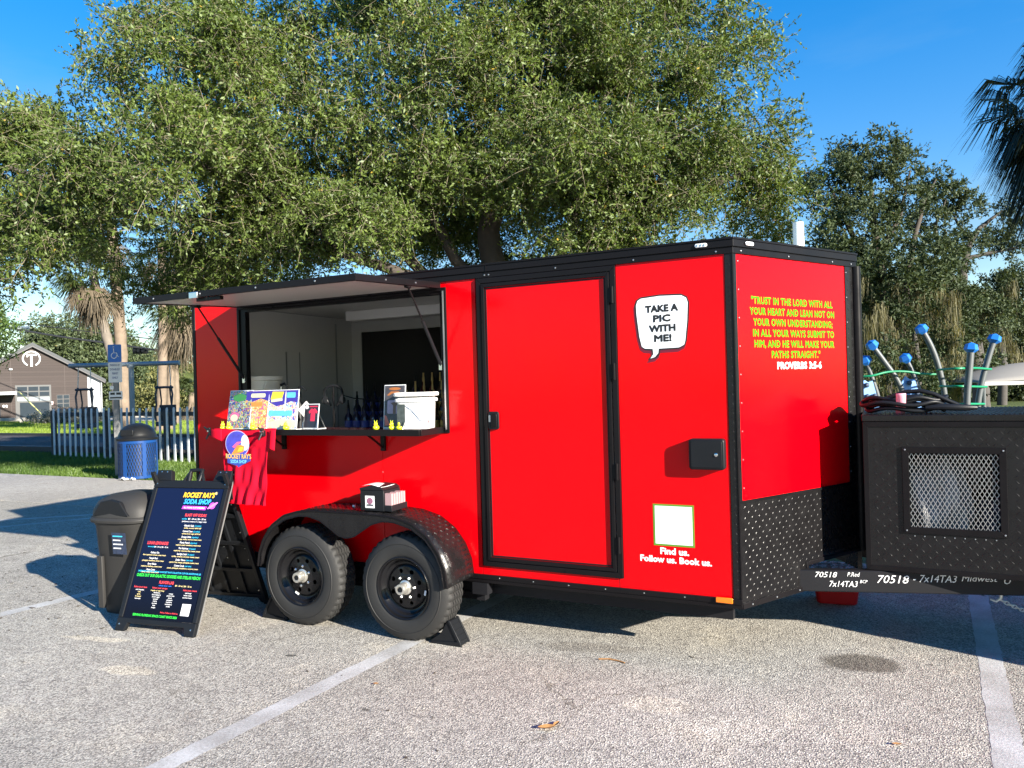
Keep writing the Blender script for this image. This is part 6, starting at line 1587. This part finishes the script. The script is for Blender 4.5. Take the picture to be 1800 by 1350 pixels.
# pickup truck on the hitch, out of the picture to the right; its shade falls across the asphalt here
t = thing('pickup_truck', 'dark pickup truck hitched to the trailer tongue, off to the right', 'truck', (7.25, WT / 2, 0))
TRK = PM('truck_paint_grey', (.05, .052, .055), .3, coat=.5)
MB().prism([(0, .55), (0, 1.22), (1.95, 1.24), (2.05, 1.25), (2.35, 1.82), (3.7, 1.86), (4.3, 1.30), (5.5, 1.18), (5.6, .95), (5.6, .5), (5.1, .45), (.4, .45)], -.98, .98, lambda u, v, n: Vector((u, n, v))).build('body', TRK, t, smooth=0, bevel=.05)
bx('bumper', CHROME, t, -.14, -.001, -.90, .90, .48, .66, bevel=.02)
for x in (1.15, 4.55):
    for s in (-1, 1): MB().lathe([(.12, 0), (.2, .03), (.36, .02), (.39, -.04), (.39, -.2), (.36, -.24), (.2, -.24)], Matrix.Translation((x, s * 1.0, .39)) @ Matrix.Rotation(R(-90 * s), 4, 'X'), 28).build('wheel', RUBBER, t)
for s in (-1, 1): bx('tail_light', PM('red_lens', (.4, .01, .01), .2), t, -.012, .05, s * .93 - .05, s * .93 + .05, .85, 1.15, bevel=.01)
# ------------------------------------------------------------------ trees
def unit(a): return a / np.maximum(np.linalg.norm(a, axis=-1, keepdims=True), 1e-9)
def L2W(a, b, z): return np.array(CAM)[None] * [1, 1, 0] + np.outer(a, RH) + np.outer(b, DH) + np.outer(z, [0, 0, 1])
BARK = PM('oak_bark', (0.058, 0.047, 0.038), .9, var=.45, vscale=5, bump=.9, bscale=18)
PALE = PM('pale_twig', (0.17, 0.145, 0.10), .85, var=.3, vscale=9)
def crown_mesh(parent, origin, lobes, n_cl, per_cl, leaf, spray, droop, mat, rng, subs=4, kleaf=11, shell=.5, cl_r=.42, twigs=True, aspect=.34, fill=0.15, cutz=None, flat=1.0, group=1, spread=.13):
    """Leaves on curved twigs, twigs in clumps, clumps over the lobes of a crown. lobes: (a, b, z, ra, rb, rz) across, away, up."""
    lb = np.array(lobes, float)
    wgt = (lb[:, 3] * lb[:, 4] + lb[:, 3] * lb[:, 5] + lb[:, 4] * lb[:, 5]); wgt /= wgt.sum()
    if group > 1:                                     # boughs: several clumps share one place, dark gaps stay between
        nb_ = n_cl // group; n_cl = nb_ * group
        lib = rng.choice(len(lb), nb_, p=wgt); db = unit(rng.normal(size=(nb_, 3))); rb_ = 1 - shell * rng.random(nb_) ** 1.6
        li = np.repeat(lib, group); dirs = unit(np.repeat(db, group, 0) + rng.normal(size=(n_cl, 3)) * spread); rho = np.repeat(rb_, group) + rng.normal(size=n_cl) * .05
    else:
        li = rng.choice(len(lb), n_cl, p=wgt)
        dirs = unit(rng.normal(size=(n_cl, 3)))
        rho = 1 - shell * rng.random(n_cl) ** 1.6
    inner = rng.random(n_cl) < fill
    rho[inner] = rng.random(inner.sum()) ** .5 * .75
    C = lb[li, :3] + dirs * lb[li, 3:6] * rho[:, None]
    N = n_cl * per_cl
    ci = np.repeat(np.arange(n_cl), per_cl)
    size = (cl_r * rng.uniform(.55, 1.35, n_cl))[ci]
    P0 = C[ci] + rng.normal(size=(N, 3)) * size[:, None] * [.6, .6, .42 * flat]
    out = unit((C[ci] - lb[li[ci], :3]) / lb[li[ci], 3:6])
    D = unit(out * .6 + rng.normal(size=(N, 3)) * .6 + np.array([0, 0, .02 - droop * .35]))
    Ls = spray * rng.uniform(.55, 1.35, N)
    # sub twigs
    S = subs
    sj = (np.arange(S) + .3) / S
    lat = unit(np.cross(np.repeat(D[:, None], S, 1), rng.normal(size=(N, S, 3))))
    base = P0[:, None] + D[:, None] * (Ls[:, None] * sj)[..., None] + np.array([0, 0, -1.0]) * (droop * Ls[:, None] * sj ** 2)[..., None]
    sd = unit(D[:, None] * .5 + lat * .85 + np.array([0, 0, -.05 - .6 * droop]) * sj[None, :, None])
    sl_ = Ls[:, None] * rng.uniform(.25, .6, (N, S))
    K = kleaf
    tt = (np.arange(K) + rng.random((N, S, K))) / K
    pos = base[:, :, None] + sd[:, :, None] * (sl_[:, :, None] * tt)[..., None] + np.array([0, 0, -1.0]) * (droop * .5 * sl_[:, :, None] * tt ** 2)[..., None]
    n = N * S * K
    ld = unit(np.repeat(sd[:, :, None], K, 2) + rng.normal(size=(N, S, K, 3)) * .75).reshape(n, 3)
    nr = unit(np.cross(ld, rng.normal(size=(n, 3)) + np.array([0, 0, .6])))
    nr = unit(np.cross(nr, ld))                       # leaf face, tends upward
    sd_ = np.cross(ld, nr)
    pos = pos.reshape(n, 3)
    ll = (leaf * rng.uniform(.6, 1.3, n))[:, None]; ww = ll * aspect * .5
    tcl = rng.random(n_cl)[ci]
    tint = np.clip(.55 * rng.random(n) + .45 * np.repeat(tcl, S * K), 0, 1) * .96
    odd = rng.random(n) < .006
    tint[odd] = 1.0
    V = np.stack([pos, pos + ld * ll * .45 + sd_ * ww + nr * ll * .05, pos + ld * ll, pos + ld * ll * .45 - sd_ * ww + nr * ll * .05], 1).reshape(-1, 3)
    if cutz is not None:
        keep = np.repeat(cutz(pos), 4)
        V = V[keep]; tint = tint[cutz(pos)]; n = len(tint)
    W = L2W(V[:, 0], V[:, 1], V[:, 2]) - np.array(origin)
    F = np.arange(4 * n).reshape(-1, 4)
    o = np_mesh('crown', W, F, mat, parent, tint=np.repeat(tint, 4))
    if twigs:
        a = base.reshape(-1, 3); b = (base + sd * sl_[..., None] + np.array([0, 0, -1.0]) * (droop * .5 * sl_)[..., None]).reshape(-1, 3)
        a2 = P0; b2 = P0 + D * Ls[:, None] + np.array([0, 0, -1.0]) * (droop * Ls)[:, None]
        A = np.concatenate([a, a2]); B = np.concatenate([b, b2])
        if cutz is not None:
            kk = cutz(B) & cutz(A); A = A[kk]; B = B[kk]
        w = unit(np.cross(B - A, rng.normal(size=A.shape))) * .0028
        M_ = (A + B) / 2 + np.array([0, 0, .04]) * np.linalg.norm(B - A, axis=1)[:, None]
        TV_ = np.stack([A - w, A + w, M_ + w, M_ - w, B], 1).reshape(-1, 3)
        TW = L2W(TV_[:, 0], TV_[:, 1], TV_[:, 2]) - np.array(origin)
        k5 = np.arange(len(A))[:, None] * 5
        TF = np.concatenate([k5 + [0, 1, 2], k5 + [0, 2, 3], k5 + [3, 2, 4]], 0)
        tw = np_mesh('twigs', TW, TF, PALE, parent)
        tw['kind'] = 'stuff'
    return o
def limbs(parent, origin, paths, mat, name='trunk', n=10):
    """paths: lists of (a, b, z, radius)."""
    m = MB()
    rg = random.Random(5)
    for path in paths:
        pts = []; rad = []
        for i in range(len(path) - 1):
            p, q = path[i], path[i + 1]
            for k in range(5):
                s = k / 5
                pts.append([p[j] + (q[j] - p[j]) * s + (rg.uniform(-.3, .3) * min(p[3], q[3]) if j < 3 and (i or k) else 0) for j in range(3)]); rad.append(p[3] + (q[3] - p[3]) * s)
        pts.append(path[-1][:3]); rad.append(path[-1][3])
        W = L2W(np.array([x[0] for x in pts]), np.array([x[1] for x in pts]), np.array([x[2] for x in pts])) - np.array(origin)
        m.tube([Vector(w) for w in W], rad, n)
    return m.build(name, mat, parent, smooth=70)
def tree_root(name, label, a, b):
    w = L2W(np.array([a]), np.array([b]), np.array([-.03]))[0]
    return thing(name, label, 'tree', tuple(w)), w
OAKL = leaf_material('oak_leaves', (0.034, 0.060, 0.012), (0.155, 0.215, 0.042), (0.36, 0.26, 0.04), .34, .5, .03)
rng = np.random.default_rng(21)
# the large live oak behind the trailer
oak, ow = tree_root('live_oak', 'large spreading live oak with drooping leafy twigs behind the trailer', -.45, 12.6)
LOB = [(-1.9, 12.6, 6.6, 3.3, 2.6, 2.1), (2.35, 12.6, 6.4, 2.1, 2.2, 2.1), (3.55, 12.0, 4.75, 1.55, 1.5, 1.15), (1.2, 11.6, 4.9, 1.7, 1.5, 1.15),
       (-4.4, 11.4, 5.5, 2.3, 2.0, 1.6), (-4.9, 9.6, 4.35, 1.45, 1.2, .95), (-7.3, 11.2, 4.9, 1.75, 1.7, 1.1), (-6.6, 10.2, 4.1, 1.3, 1.2, .8),
       (-2.6, 11.0, 4.45, 1.6, 1.3, 1.0), (-4.9, 12.6, 7.6, 1.9, 1.9, 1.3), (.3, 12.6, 8.4, 3.0, 2.6, 1.4), (1.9, 12.6, 8.2, 1.5, 1.6, 1.2), (-9.6, 12.0, 4.6, 1.8, 1.8, 1.5), (0.0, 13.6, 5.0, 2.6, 1.4, 1.2), (-3.9, 12.0, 3.9, 1.4, 1.0, .65), (2.4, 12.0, 3.95, 1.3, 1.0, .6), (-1.0, 15.2, 3.9, 3.6, 1.0, 1.1), (3.2, 15.0, 4.2, 2.2, 1.0, 1.1), (-5.5, 14.5, 4.2, 2.4, 1.0, 1.1), (-2.6, 10.6, 4.15, 1.0, .7, .55), (-1.3, 11.2, 4.5, .9, .7, .7), (-3.4, 10.6, 4.4, .8, .6, .6), (2.7, 12.1, 5.7, 1.5, 1.3, 1.3)]
def cut_oak(p):
    return (p[:, 2] > 2.75) & ~((p[:, 1] < 7.6))
crown_mesh(oak, ow, LOB, 1680, 13, .062, .42, .22, OAKL, rng, subs=5, kleaf=9, cl_r=.36, fill=.24, cutz=cut_oak, aspect=.42, group=6, spread=.17, shell=.42)
limbs(oak, ow, [
    [(-.45, 12.6, -.05, .42), (-.42, 12.6, 1.2, .33), (-.36, 12.5, 2.6, .27), (-.30, 12.5, 4.0, .20), (-.18, 12.4, 4.7, .17), (.35, 12.3, 5.4, .13), (1.3, 12.3, 6.3, .08), (2.4, 12.4, 7.2, .04)],
    [(-.20, 12.4, 4.7, .13), (-.05, 12.4, 5.6, .10), (-.4, 12.4, 6.8, .07), (-.3, 12.5, 8.2, .03)],
    [(-.36, 12.5, 2.4, .15), (-1.2, 12.2, 3.3, .10), (-2.6, 11.7, 3.75, .075), (-4.2, 11.2, 4.1, .06), (-5.6, 10.7, 4.4, .05), (-7.0, 10.6, 4.9, .03)],
    [(-.34, 12.5, 3.0, .13), (-1.0, 12.3, 3.95, .085), (-1.4, 12.2, 4.8, .065), (-2.6, 12.2, 5.9, .06), (-4.2, 12.2, 7.0, .03)],
    [(-.36, 12.5, 2.7, .17), (.7, 12.3, 3.4, .12), (1.9, 12.1, 4.0, .09), (3.0, 12.0, 4.6, .06), (4.0, 12.0, 5.0, .03)],
    [(-1.2, 12.2, 3.3, .10), (-1.9, 12.4, 4.0, .07), (-1.95, 12.4, 5.2, .05), (-2.4, 12.4, 6.4, .03)],
    [(-2.6, 11.7, 3.75, .08), (-3.4, 11.0, 4.6, .05), (-4.6, 10.2, 4.9, .03)],
    [(.7, 12.3, 3.4, .09), (1.1, 12.2, 4.3, .06), (1.2, 12.0, 5.4, .04), (1.8, 12.2, 6.6, .02)],
    [(1.9, 12.1, 4.0, .06), (2.5, 12.1, 4.9, .045), (3.0, 12.3, 6.0, .03), (3.3, 12.4, 7.2, .015)]], BARK)
# oaks beyond the playground
FARL = leaf_material('far_oak_leaves', (0.026, 0.042, 0.020), (0.082, 0.108, 0.048), (0.16, 0.13, 0.06), .24, .6, .02)
MOSSM = leaf_material('spanish_moss', (0.045, 0.042, 0.026), (0.24, 0.225, 0.14), (0.40, 0.38, 0.24), .35, .8, .0)
def px_lobe(px, py, b, rpx, rpy, rb):
    k = b / 1317.1
    return ((px - 900) * k, b, 1.643 + (675 + .028 * (900 - px) - py) * k, rpx * k, rb, rpy * k)
def pxl(px, py, b, r): 
    k = b / 1317.1
    return ((px - 900) * k, b, 1.643 + (675 + .028 * (900 - px) - py) * k, r)
def moss(parent, origin, n_cl, px0, px1, py0, py1, b0, b1, rng):
    N = n_cl * 46
    px = np.repeat(rng.uniform(px0, px1, n_cl), 46); py = np.repeat(py0 + (py1 - py0) * rng.random(n_cl), 46); b = np.repeat(rng.uniform(b0, b1, n_cl), 46)
    k = b / 1317.1
    P = np.stack([(px - 900) * k, b, 1.643 + (675 + .028 * (900 - px) - py) * k], 1) + rng.normal(size=(N, 3)) * [.10, .10, .14]
    L_ = np.repeat(rng.uniform(.25, 1.3, n_cl), 46) * rng.uniform(.2, 1.1, N)
    seg = 4
    pts = [P]
    dv = rng.normal(size=(N, 3)) * [.07, .07, 0]
    for i in range(1, seg + 1):
        s = i / seg
        pts.append(P + np.array([0, 0, -1.0]) * (L_ * s)[:, None] + dv * s + rng.normal(size=(N, 3)) * .02)
    ang = rng.uniform(0, np.pi, N); w = np.stack([np.cos(ang), np.sin(ang), np.zeros(N)], 1) * rng.uniform(.006, .018, N)[:, None]
    V = []
    for i, q in enumerate(pts):
        ww = w * (1 - .75 * i / seg); V += [q - ww, q + ww]
    V = np.stack(V, 1).reshape(-1, 3)
    base = np.arange(N)[:, None] * (2 * seg + 2)
    F = np.concatenate([base + np.array([2 * i, 2 * i + 1, 2 * i + 3, 2 * i + 2]) for i in range(seg)], 0)
    W = L2W(V[:, 0], V[:, 1], V[:, 2]) - np.array(origin)
    o = np_mesh('hanging_moss', W, F, MOSSM, parent, tint=np.repeat(rng.random(N) * .4 + np.repeat(rng.random(n_cl), 46) * .55, 2 * seg + 2))
    o['kind'] = 'stuff'
t2, w2_ = tree_root('mossy_oak', 'dark oak hung with pale moss behind the climbing frame', 14.2, 27)
LB2 = [px_lobe(1540, 290, 27, 62, 48, 1.2), px_lobe(1480, 330, 27, 55, 60, 1.3), px_lobe(1595, 350, 27, 40, 30, 1.2), px_lobe(1520, 410, 26.5, 85, 50, 1.5), px_lobe(1610, 290, 27.5, 25, 30, .6), px_lobe(1470, 480, 27, 70, 50, 1.4),
       px_lobe(1600, 460, 26, 80, 45, 1.5), px_lobe(1555, 610, 25.5, 30, 26, .8), px_lobe(1660, 600, 25.5, 36, 24, .8), px_lobe(1620, 660, 25.5, 50, 22, .8), px_lobe(1705, 650, 25.5, 40, 24, .8), px_lobe(1525, 670, 26, 30, 26, .8), px_lobe(1540, 540, 27, 80, 40, 1.6), px_lobe(1650, 540, 28, 70, 45, 1.5)]
crown_mesh(t2, w2_, LB2, 400, 7, .125, .42, .15, FARL, rng, subs=4, kleaf=7, cl_r=.28, aspect=.42, fill=.15, twigs=False, flat=.7)
limbs(t2, w2_, [[(14.2, 27, 0, .35), (14.0, 27, 2.5, .28), (13.4, 27, 5, .2), (13.2, 27, 7, .12), (13.1, 27, 9.2, .04)], [(14.0, 27, 2.5, .2), pxl(1600, 480, 26.5, .12), pxl(1630, 360, 27, .07), pxl(1655, 315, 27, .03)],
    [(13.4, 27, 5, .12), pxl(1500, 400, 27, .09), pxl(1470, 330, 27, .04)], [pxl(1560, 430, 26.8, .1), pxl(1590, 380, 26.8, .07), pxl(1610, 300, 27.2, .03)]], BARK)
moss(t2, w2_, 85, 1505, 1690, 485, 690, 24.5, 28.5, rng)
t3, w3_ = tree_root('spreading_oak', 'open spreading oak with bare grey limbs against the sky', 18.8, 30)
LB3 = [px_lobe(1700, 352, 30, 26, 14, .8), px_lobe(1758, 392, 30, 26, 12, .8), px_lobe(1622, 372, 30, 18, 14, .7), px_lobe(1652, 318, 30, 20, 12, .6), px_lobe(1790, 402, 30, 22, 10, .7), px_lobe(1785, 440, 30, 22, 8, .7), px_lobe(1670, 340, 30, 32, 18, 1.0), px_lobe(1728, 372, 30, 48, 18, 1.2), px_lobe(1640, 385, 30, 30, 16, 1.0), px_lobe(1775, 418, 30, 28, 12, 1.0), px_lobe(1690, 425, 29.5, 50, 14, 1.1), px_lobe(1640, 480, 29, 60, 40, 1.4), px_lobe(1740, 515, 30, 70, 30, 1.4), px_lobe(1800, 520, 30, 50, 50, 1.2), px_lobe(1700, 560, 29.5, 80, 40, 1.5)]
crown_mesh(t3, w3_, LB3, 290, 7, .125, .36, .1, FARL, rng, subs=4, kleaf=6, cl_r=.24, aspect=.42, fill=.1, twigs=False, flat=.55)
LIMB = PM('grey_limb', (0.062, 0.056, 0.050), .9, var=.4, bump=.6, bscale=12)
limbs(t3, w3_, [[(18.8, 30, 0, .32), (18.6, 30, 2.0, .28), pxl(1690, 520, 30, .20), pxl(1705, 440, 30, .14), pxl(1730, 400, 30, .09), pxl(1770, 370, 30, .04)], [pxl(1690, 520, 30, .15), pxl(1660, 440, 30, .10), pxl(1650, 400, 30, .07), pxl(1672, 350, 30, .03)],
    [pxl(1700, 455, 30, .10), pxl(1745, 445, 29.8, .07), pxl(1795, 435, 29.6, .03)], [pxl(1660, 440, 30, .08), pxl(1630, 420, 30, .05), pxl(1610, 395, 30, .03)], [pxl(1712, 425, 30, .07), pxl(1690, 390, 30, .05), pxl(1680, 370, 30, .03)]], LIMB)
moss(t3, w3_, 40, 1640, 1790, 500, 640, 28.5, 31, rng)
# dark wood behind
def simple_tree(name, label, px, b, lobes, n_cl, leaf, mat, seed, trunk_r=.25, per=7, spray=.8, cl=.6):
    a = (px - 900) * b / 1317.1
    t, w = tree_root(name, label, a, b)
    crown_mesh(t, w, lobes, n_cl, per, leaf, spray, .12, mat, np.random.default_rng(seed), subs=4, kleaf=6, cl_r=cl, aspect=.45, fill=.2, twigs=False)
    zt = max(l_[2] for l_ in lobes)
    limbs(t, w, [[(a, b, -.03, trunk_r), (a + .1, b, zt * .5, trunk_r * .7), (a - .1, b, zt, trunk_r * .2)]], BARK)
    return t
WOODL = leaf_material('wood_leaves', (0.022, 0.034, 0.014), (0.065, 0.085, 0.030), (0.14, 0.11, 0.04), .2, .6, .03)
simple_tree('woodland_tree', 'dark tree filling the gap behind the trailer nose', 1500, 40, [px_lobe(1490, 560, 40, 110, 110, 2.5), px_lobe(1450, 640, 40, 120, 70, 2.5)], 420, .2, WOODL, 31, spray=.8, cl=.8)
simple_tree('woodland_tree', 'dark tree behind the tallest play post', 1650, 41, [px_lobe(1640, 600, 41, 110, 90, 2.5), px_lobe(1600, 680, 41, 110, 50, 2.5)], 380, .2, WOODL, 32, spray=.8, cl=.8)
simple_tree('woodland_tree', 'dark tree behind the shade canopy', 1790, 42, [px_lobe(1790, 610, 42, 100, 80, 2.5), px_lobe(1780, 690, 42, 120, 45, 2.5)], 380, .2, WOODL, 33, spray=.8, cl=.8)
for i, (px, b, r) in enumerate(((1612, 38, .16), (1690, 37, .2), (1760, 36, .22), (1725, 38, .14), (1560, 36, .16))):
    a = (px - 900) * b / 1317.1
    w = L2W(np.array([a]), np.array([b]), np.array([-.03]))[0]
    o = MB().tube([(0, 0, 0), (.1, 0, 2.0), (-.15, 0, 4.5)], [r, r * .85, r * .6], 10).build('tree_trunk', LIMB, smooth=70)
    o.location = tuple(w)
    tag(o, ('pale trunk behind the tallest play post', 'pale trunk left of the straight play post', 'broad pale trunk under the shade canopy', 'thin pale trunk under the shade canopy edge', 'pale trunk behind the blue panels')[i], 'tree trunk', 'pale trunks in the wood')
# trees on the park side
MIDL = leaf_material('mid_tree_leaves', (0.040, 0.062, 0.025), (0.105, 0.135, 0.050), (0.2, 0.17, 0.06), .25, .6, .04)
BRIL = leaf_material('bright_tree_leaves', (0.045, 0.095, 0.018), (0.13, 0.21, 0.04), (0.25, 0.22, 0.06), .35, .5, .05)
simple_tree('park_tree', 'rounded green tree behind the brown building', 150, 66, [px_lobe(150, 615, 66, 85, 50, 3.0), px_lobe(95, 600, 66, 40, 30, 2.0), px_lobe(205, 650, 66, 60, 45, 3), px_lobe(150, 670, 66, 90, 40, 3)], 520, .26, MIDL, 41, .4, spray=1.1, cl=1.0)
simple_tree('park_tree', 'bright green tree at the picture edge before the brown building', -40, 24, [px_lobe(-62, 565, 24, 58, 32, 1.2), px_lobe(-68, 615, 24, 52, 22, 1.2), px_lobe(-90, 560, 24, 60, 60, 1.2)], 260, .10, BRIL, 42, .2, spray=.45, cl=.35)
simple_tree('park_tree', 'olive tree between the palm trunks', 262, 70, [px_lobe(255, 665, 70, 36, 32, 2.5), px_lobe(280, 690, 70, 50, 25, 2.5)], 200, .26, MIDL, 43, .3, spray=1.0, cl=.9)
simple_tree('park_tree', 'yellow-green tree by the trailer rear corner', 325, 56, [px_lobe(322, 680, 56, 34, 32, 2), px_lobe(380, 670, 56, 60, 40, 2), px_lobe(300, 700, 56, 50, 14, 2)], 200, .22, leaf_material('yellow_tree_leaves', (0.09, 0.10, 0.03), (0.22, 0.21, 0.07), (.3, .2, .1), .3, .6, .03), 44, .25, spray=.9, cl=.7)
t = simple_tree('park_hedge', 'clipped dark hedge far behind the picket fence', 285, 58, [px_lobe(240, 716, 58, 60, 8, 1.0), px_lobe(300, 715, 58, 50, 8, 1.0), px_lobe(380, 714, 58, 60, 9, 1.0)], 220, .14, MIDL, 45, .1, spray=.4, cl=.4); t['category'] = 'hedge'
t = simple_tree('flower_bush', 'pale bush at the foot of the brown building', 110, 46, [px_lobe(95, 733, 46, 40, 9, .8), px_lobe(135, 733, 46, 40, 10, .8)], 130, .09, leaf_material('pale_bush_leaves', (0.09, 0.10, 0.07), (0.34, 0.33, 0.30), (.5, .48, .46), .2, .6, .03), 46, .05, spray=.3, cl=.25); t['category'] = 'bush'
# ------------------------------------------------------------------ palms
PALMG = leaf_material('palm_green', (0.045, 0.065, 0.020), (0.120, 0.150, 0.045), (0.28, 0.22, 0.10), .25, .4, .07)
PALMD = leaf_material('palm_dead', (0.070, 0.055, 0.040), (0.19, 0.15, 0.10), (0.28, 0.22, 0.14), .2, .7, .02)
TRUNKP = PM('palm_trunk', (0.18, 0.138, 0.102), .9, var=.5, vscale=4, bump=1.0, bscale=9)
DARKP = leaf_material('palm_shaded_green', (0.012, 0.018, 0.012), (0.035, 0.048, 0.026), (0.09, 0.07, 0.04), .15, .4, .07)  # frond green darkened: shade of the side away from the sun, in the colour
def fronds(parent, name, C, n, el0, el1, Lp, Ll, m, mat, rng, wid=.012, droop=.5, az0=0, az1=2 * np.pi):
    az = rng.uniform(az0, az1, n); el = np.radians(rng.uniform(el0, el1, n))
    f = np.stack([np.cos(az) * np.cos(el), np.sin(az) * np.cos(el), np.sin(el)], 1)
    s = unit(np.cross(f, [0, 0, 1.0]) + rng.normal(size=(n, 3)) * .15); u = np.cross(s, f)
    lp = Lp * rng.uniform(.7, 1.2, n)
    hub = C + f * lp[:, None] + np.array([0, 0, -.25]) * (lp ** 2 / Lp)[:, None] * droop
    th = np.radians(np.linspace(-95, 95, m))[None] + rng.normal(size=(n, m)) * .05
    d = f[:, None] * np.cos(th)[..., None] + s[:, None] * np.sin(th)[..., None] + u[:, None] * (.25 * np.abs(np.sin(th)))[..., None]
    L_ = Ll * (0.65 + .35 * np.cos(th * .8)) * rng.uniform(.8, 1.15, (n, m))
    w = unit(np.cross(d, u[:, None])) * wid
    p0 = np.repeat(hub[:, None], m, 1); p1 = p0 + d * (L_ * .55)[..., None] + np.array([0, 0, -1.]) * (droop * .18 * L_)[..., None]; p2 = p0 + d * (L_ * .9)[..., None] + np.array([0, 0, -1.]) * (droop * .75 * L_)[..., None]
    V = np.stack([p0 - w * .5, p0 + w * .5, p1 - w, p1 + w, p2 - w * .25, p2 + w * .25], 2).reshape(-1, 3)
    k = np.arange(n * m)[:, None] * 6
    F = np.concatenate([k + [0, 1, 3, 2], k + [2, 3, 5, 4]], 0)
    tint = np.repeat(np.clip(.6 * rng.random((n, 1)) + .35 * rng.random((n, m)), 0, .96).ravel(), 6)
    # petioles
    wv = s * .02
    PV = np.stack([C - wv + f * 0, C + wv + f * 0, hub + wv * .6, hub - wv * .6], 1).reshape(-1, 3) if np.ndim(C) == 2 else np.stack([np.repeat(np.array(C)[None], n, 0) - wv, np.repeat(np.array(C)[None], n, 0) + wv, hub + wv * .6, hub - wv * .6], 1).reshape(-1, 3)
    o = len(V)
    V = np.concatenate([V, PV]); F = np.concatenate([F, o + np.arange(4 * n).reshape(-1, 4)]); tint = np.concatenate([tint, np.repeat(rng.random(n) * .5 + .3, 4)])
    return np_mesh(name, V, F, mat, parent, tint=tint)
def palm(label, base, path, r0, r1, n_green, n_dead, Lp, Ll, seed, tm=TRUNKP, top_extra=0.0, m=26):
    rg = np.random.default_rng(seed)
    t = thing('cabbage_palm', label, 'palm tree', tuple(base))
    P = [Vector(p) - Vector(base) for p in path]
    pts = []; rad = []
    N = len(P) - 1
    for i in range(N):
        for k in range(10):
            s = k / 10; pts.append(P[i].lerp(P[i + 1], s)); g = (i + s) / N
            rad.append((r0 + (r1 - r0) * g) * (1 + .05 * math.sin(k * 2.1 + i)) * (1 + rg.normal() * .025))
    pts.append(P[-1]); rad.append(r1)
    MB().tube(pts, rad, 14).build('trunk', tm, t, smooth=60)
    C = np.array(P[-1])
    if n_green: fronds(t, 'crown', C, n_green, -25, 75, Lp, Ll, m, PALMG, rg, wid=.022, droop=.55)
    if n_dead: fronds(t, 'dead_skirt', C - np.array([0, 0, .25]), n_dead, -80, -30, Lp * .8, Ll * .95, m, PALMD, rg, wid=.02, droop=.8)
    return t
def gp(px, py, b): 
    v = at(px, py, b); return v
def palm_px(label, pts, b, r0, r1, ng, nd, Lp, Ll, seed, **k):
    base = at(pts[0][0], pts[0][1], b); base.z = -.03
    path = [base] + [at(x, y, b) for x, y in pts[1:]]
    return palm(label, base, path, r0, r1, ng, nd, Lp, Ll, seed, **k)
palm_px('thick pale palm trunk leaning beside the parking sign', [(219, 760), (217, 690), (211, 580), (203, 480), (196, 400)], 33, .27, .22, 26, 14, 1.1, .9, 51)
palm_px('slender darker palm leaning left behind the thick one', [(208, 762), (203, 650), (187, 590), (173, 530), (163, 478)], 32, .20, .17, 40, 44, 1.0, .95, 52, tm=PM('palm_trunk_dark', (0.16, 0.135, 0.11), .9, var=.35, vscale=4, bump=1.0, bscale=9))
palm_px('straight pale palm trunk nearest the trailer awning', [(282, 762), (284, 700), (287, 600), (286, 500), (284, 430)], 33, .21, .19, 22, 14, 1.1, .9, 53)
palm_px('palm with dark hanging skirt beside the trailer rear corner', [(298, 762), (300, 690), (302, 590), (316, 540), (322, 528)], 34, .19, .17, 36, 60, 1.25, 1.15, 54)
palm_px('thin palm trunk furthest toward the trailer corner', [(310, 760), (311, 700), (309, 640), (312, 560)], 40, .15, .13, 20, 20, 1.1, .9, 55)
palm_px('short bushy palm far behind the picket fence', [(335, 752), (336, 720), (338, 690)], 46, .2, .2, 30, 14, 1.0, .9, 56)
# palm hanging in at the right edge
rp_b = at(1905, 640, 9.2); rp_b.z = -.03
t = thing('cabbage_palm', 'dark fan palm hanging into the picture at the right edge', 'palm tree', tuple(rp_b))
top = at(1895, 175, 9.2) - rp_b
MB().tube([(0, 0, 0), Vector((0, 0, top.z * .5)), top], [.22, .19, .17], 14).build('trunk', TRUNKP, t, smooth=60)
rg = np.random.default_rng(61)
fronds(t, 'crown', np.array(top), 34, -10, 70, .75, .75, 40, DARKP, rg, wid=.012, droop=.9)
fronds(t, 'dead_skirt', np.array(top) - np.array([0, 0, .15]), 70, -70, 10, .45, .70, 40, DARKP, rg, wid=.011, droop=1.1)
# ------------------------------------------------------------------ far wood all along the horizon, one mass
rgt = np.random.default_rng(77)
LBT = []
for k in range(150):
    th = R(-78 + 150 * (k + rgt.random()) / 150); dist = rgt.uniform(88, 112); hh = rgt.uniform(1.8, 3.4)
    LBT.append((dist * math.sin(th), dist * math.cos(th), hh * .8, rgt.uniform(2.5, 5), 2.5, hh))
tl_ = crown_mesh(None, (0, 0, 0), LBT, 2200, 4, .75, 1.1, .1, leaf_material('far_wood_leaves', (0.026, 0.038, 0.018), (0.070, 0.090, 0.038), (0.12, 0.10, 0.05), .2, .7, .0), rgt, subs=3, kleaf=4, cl_r=1.0, aspect=.6, fill=.3, twigs=False, cutz=lambda p: p[:, 2] > -.2)
tl_.name = 'treeline'; tl_['kind'] = 'stuff'
tag(tl_, 'low dark line of far-off trees along the horizon', 'trees')
